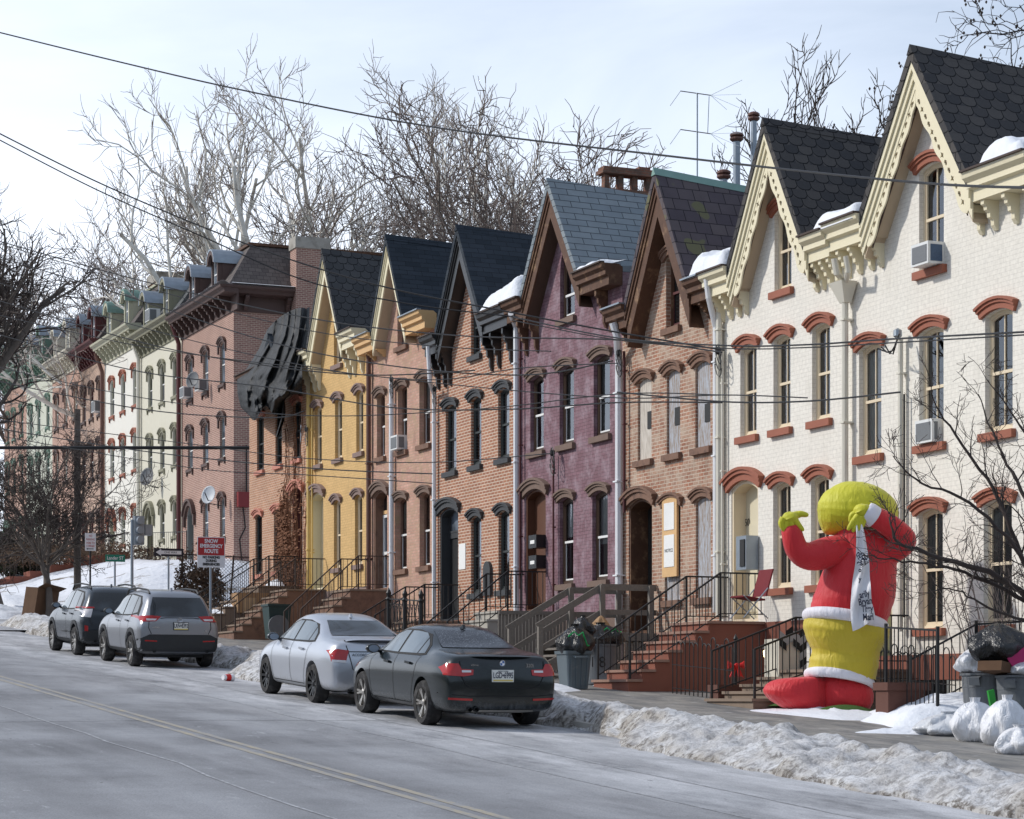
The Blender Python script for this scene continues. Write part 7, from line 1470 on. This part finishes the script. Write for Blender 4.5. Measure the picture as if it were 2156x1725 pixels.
# ------------------------------------------------------------------ signs at the corner
def post(x, y, z0, z1, r=.03, m_='galv'): mb = MB(); mb.tube([(x, y, z0), (x, y, z1)], r, 8); return mb
def panel(name, label, px0, px1, py0, py1, f, base_m, pm_='galv', cat='sign', ztop=None):
    cx = (px0 + px1) / 2; c_ = pf(cx, (py0 + py1) / 2, f); w_ = (px1 - px0) / 4800 * f / math.cos(YAW); h = (py1 - py0) / 4800 * f; T = thing(name, label, cat, (c_.x, c_.y, SZ(c_.y))); o_ = tuple(T.location)
    post(c_.x, c_.y + .04, SZ(c_.y) - .1, c_.z + h * .45, .032, pm_).build('post', pm_, T, o_); mb = MB(); mb.box(c_.x - w_ / 2, c_.x + w_ / 2, c_.y - .006, c_.y + .004, c_.z - h / 2, c_.z + h / 2); mb.build('panel', base_m, T, o_); return T, o_, c_, w_, h
T, o_, c_, w_, h = panel('street_sign', 'red and white snow emergency route sign above the silver grey vehicle', 417, 472, 1131, 1195, 53, 'sign_white')
mb = MB(); mb.box(c_.x - w_ / 2 + .015, c_.x + w_ / 2 - .015, c_.y - .010, c_.y - .007, c_.z - h * .10, c_.z + h / 2 - .015); mb.build('red_field', 'sign_red', T, o_)
for s_, dz, sz, m_ in (('SNOW', .36, .125, 'sign_white'), ('EMERGENCY', .20, .115, 'sign_white'), ('ROUTE', .03, .125, 'sign_white'), ('NO PARKING', -.17, .082, 'ink_black'), ('DURING', -.285, .082, 'ink_black'), ('EMERGENCIES', -.40, .078, 'ink_black')): text(s_, sz, 'sign_lettering', m_, (c_.x, c_.y - .012, c_.z + dz * h), T, o_, sx=.82, bold=.004)
T, o_, c_, w_, h = panel('street_sign', 'small green street name sign reading Lander St', 223, 262, 1168, 1183, 74, 'sign_green'); text('Lander ST', .155, 'sign_lettering', 'sign_white', (c_.x, c_.y - .010, c_.z), T, o_, sx=.85, bold=.002)
T, o_, c_, w_, h = panel('street_sign', 'white no parking here to corner sign with red letters', 180, 201, 1123, 1160, 74, 'sign_white', 'iron')
for s_, dz in (('NO', .35), ('PARKING', .14), ('HERE TO', -.06), ('CORNER', -.24)): text(s_, .10, 'sign_lettering', 'sign_red', (c_.x, c_.y - .010, c_.z + dz * h), T, o_, sx=.68)
mb = MB(); mb.box(c_.x - .1, c_.x + .1, c_.y - .011, c_.y - .008, c_.z - .41 * h, c_.z - .37 * h); mb.prism([(c_.x - .14, c_.y - .011, c_.z - .39 * h), (c_.x - .09, c_.y - .011, c_.z - .34 * h), (c_.x - .09, c_.y - .011, c_.z - .44 * h)], [(c_.x - .14, c_.y - .008, c_.z - .39 * h), (c_.x - .09, c_.y - .008, c_.z - .34 * h), (c_.x - .09, c_.y - .008, c_.z - .44 * h)]); mb.build('arrow', 'ink_black', T, o_)
T, o_, c_, w_, h = panel('street_sign', 'black one way sign with white arrow pointing left', 326, 385, 1155, 1172, 74, 'sign_black')
mb = MB(); ar = [(-.44, 0), (-.26, .42), (-.26, .22), (.42, .22), (.42, -.22), (-.26, -.22), (-.26, -.42)]; mb.prism([(c_.x + a * w_, c_.y - .011, c_.z + b * h) for a, b in ar], [(c_.x + a * w_, c_.y - .008, c_.z + b * h) for a, b in ar]); mb.build('arrow', 'sign_white', T, o_); text('ONE WAY', .10, 'sign_lettering', 'sign_black', (c_.x + .06, c_.y - .013, c_.z), T, o_, sx=.9)
c_ = pf(278, 1120, 75); T = thing('traffic_signal', 'grey traffic signal heads seen from the side on a thin pole', 'traffic signal', (c_.x, c_.y, SZ(c_.y))); o_ = tuple(T.location); post(c_.x, c_.y, SZ(c_.y), c_.z + .4, .05).build('post', 'galv', T, o_)
mb = MB(); mb.box(c_.x + .06, c_.x + .38, c_.y - .15, c_.y + .15, c_.z - .42, c_.z + .52); hd = mb.build('signal_head', 'galv', T, o_)
for k in range(3): mb = MB(); mb.lathe([(.12, 0), (.13, .2), (.11, .2), (.10, .02)], (c_.x + .22, c_.y - .34, c_.z + .36 - .31 * k), 'y', 14); mb.build('visor', 'galv', hd, o_)
mb = MB(); mb.box(c_.x + .42, c_.x + .66, c_.y - .1, c_.y + .2, c_.z - .1, c_.z + .25); mb.build('control_box', 'galv', T, o_)
q = pf(163, 1200, 88); q.z = SZ(q.y); mb = MB(); mb.tube([q, V((q.x, q.y, hz(862, 88)))], [.15, .12], 10); tag(mb.build('utility_pole', 'bark', org=tuple(q)), 'dark brown wooden utility pole in front of the tan brick house', 'utility pole')
# ------------------------------------------------------------------ left side yard details
def yz(x, y): return yard_z(x, y)
rail_fence('chain_fence', [(25.6, 97, yz(25.6, 97)), (25.6, 104, yz(25.6, 104)), (25.6, 112, yz(25.6, 112)), (25.6, 121, yz(25.6, 121)), (25.6, 130, yz(25.6, 130))], 1.25, 'thin black railing along the snowy yard before the far houses', sp_=.35)
def stairs_far(y, x0, x1, lab):
    mb = MB(); n = 9
    for k in range(n): x = x0 + (x1 - x0) * k / n; z = yz(x + .4, y) + .15; mb.box(x, x1 if k == n - 1 else x + (x1 - x0) / n, y - .8, y + .8, z - 1.0, z + .12)
    T = mb.build('garden_steps', 'red_stone', org=(x0, y, yz(x0, y))); tag(T, lab, 'steps')
    for s_ in (-.8, .8):
        mb = MB()
        for k in range(n): x = x0 + (x1 - x0) * k / n; z = yz(x + .4, y) + .25; mb.beam((x, y + s_, z), (x, y + s_, z + .95), .03); mb.beam((x + .3, y + s_, z), (x + .3, y + s_, z + .98), .02)
        a_ = (x0, y + s_, yz(x0 + .4, y) + 1.2); b_ = (x1, y + s_, yz(x1, y) + 1.25); mb.beam(a_, b_, .05); mb.build('railing', 'iron_rust', T, (x0, y, yz(x0, y)))
stairs_far(108, 17.0, 25.5, 'long brick red garden steps with iron rails at far left'); stairs_far(119.5, 17.2, 25.5, 'farther brick red garden steps with iron rails at left')
def scrub(name, label, cx, cy, z, rx, ry, h, n, m_, seed, twigs=True, cat='shrub', leaf=.05):
    rd = random.Random(seed); mb = MB(); T = thing(name, label, cat, (cx, cy, z))
    for i in range(n):
        a = rd.random() * 6.283; rr = rd.random() ** .5; x = cx + rx * rr * math.cos(a); y = cy + ry * rr * math.sin(a); zz = z + h * rd.random() ** .8 * (1 - .35 * rr * rr) * (1 + .2 * math.sin(a * 3 + seed)); s_ = leaf * rd.uniform(.6, 1.5); d1, d2 = rvec(rd).normalized() * s_, rvec(rd).normalized() * s_; p = V((x, y, zz)); mb.add([p - d1, p + d2, p + d1, p - d2], [(0, 1, 2, 3)])
    mb.build('foliage', m_, T, (cx, cy, z), fix=False)
    mb = MB()
    for i in range(24): a = rd.random() * 6.283; mb.tube([(cx + .2 * rx * math.cos(a), cy + .2 * ry * math.sin(a), z - .1), (cx + rx * .8 * math.cos(a), cy + ry * .8 * math.sin(a), z + h * .8)], .014, 4)
    mb.build('stem', 'twig_dark', T, (cx, cy, z)); return T
q = pf(30, 1195, 112); scrub('evergreen_shrub', 'dark evergreen shrub at the left edge above the steps', q.x, q.y, yz(q.x, q.y), 2.0, 2.0, 2.0, 5000, 'evergreen', 2, leaf=.09)
q = pf(200, 1170, 108); scrub('hedge', 'brown leafless hedge behind the railing of the far houses', q.x, q.y, yz(q.x, q.y), 4.5, 2.2, 1.1, 4200, 'ivy', 5, leaf=.05); q = pf(110, 1180, 110); scrub('hedge', 'brown leafless hedge left of the curved street tree', q.x, q.y, yz(q.x, q.y), 3.5, 2.0, 1.3, 3600, 'ivy', 8, leaf=.05)
# chain link panel with dead ivy beside the salmon house
mb = MB(); fy = 80.5; fx0, fx1 = 21.0, 24.8; z0 = SZ(fy) + .2; H2 = 2.3
for x in (fx0, fx0 + 1.9, fx1): mb.tube([(x - .1, fy, z0 - .4), (x + .1, fy, z0 + H2)], .035, 6)
mb.beam((fx0, fy, z0 + H2), (fx1, fy, z0 + H2 - .1), .04); mb.beam((fx0, fy, z0 + .9), (fx1, fy, z0 + .95), .03)
x = fx0 - H2
while x < fx1:
    for s_ in (1, -1):
        a_ = [(x + t * H2, z0 + (t if s_ > 0 else 1 - t) * H2) for t in (0, 1)]
        a0, a1 = a_; 
        if a0[0] < fx0: k = (fx0 - a0[0]) / (a1[0] - a0[0]); a0 = (fx0, lerp(a0[1], a1[1], k))
        if a1[0] > fx1: k = (fx1 - a0[0]) / (a1[0] - a0[0]); a1 = (fx1, lerp(a0[1], a1[1], k))
        if a1[0] > a0[0]: mb.beam((a0[0], fy, a0[1]), (a1[0], fy, a1[1]), .010)
    x += .13
tag(mb.build('chain_link_fence', 'iron_rust', org=(fx0, fy, z0)), 'rusty chain link fence on the corner left of the salmon house', 'fence')
scrub('dead_ivy', 'mat of dead brown ivy hanging on the chain link fence', 21.7, fy - .1, z0 - .2, .95, .22, 2.5, 5200, 'ivy', 12, leaf=.045, cat='ivy'); scrub('dead_ivy', 'low brown brush at the foot of the snow emergency sign', 19.6, 77.0, SZ(77) - .1, 2.2, .8, 1.0, 4200, 'ivy', 14, leaf=.045, cat='ivy')
b_ = box_thing('cardboard_box', -.5, .5, -.35, .35, 0, 1.15, 'card_wet', 'tall wet brown carton dumped by the low wall at the left', 'box'); q = onw(80, 1285); q = pf(80, 1282, 84); b_.location = (q.x, q.y, SZ(q.y) - .05); b_.rotation_euler = (R(4), R(8), .5); mb = MB(); mb.prism([(-.5, -.35, 1.15), (.5, -.35, 1.15), (.6, -.6, 1.3), (-.4, -.6, 1.32)], [(-.5, -.35, 1.17), (.5, -.35, 1.17), (.6, -.6, 1.32), (-.4, -.6, 1.34)]); mb.build('flap', 'card_wet', b_)
mound('snow_patch', 15.6, 86.5, 1.8, 2.4, .45, seed=3); mound('snow_patch', 12.5, 84.5, 3.0, 1.5, .35, seed=6, base=GZ(84)); mound('snow_patch', 14.6, 74.5, 1.0, 3.5, .5, 'dirty_snow', seed=8, base=GZ(74))
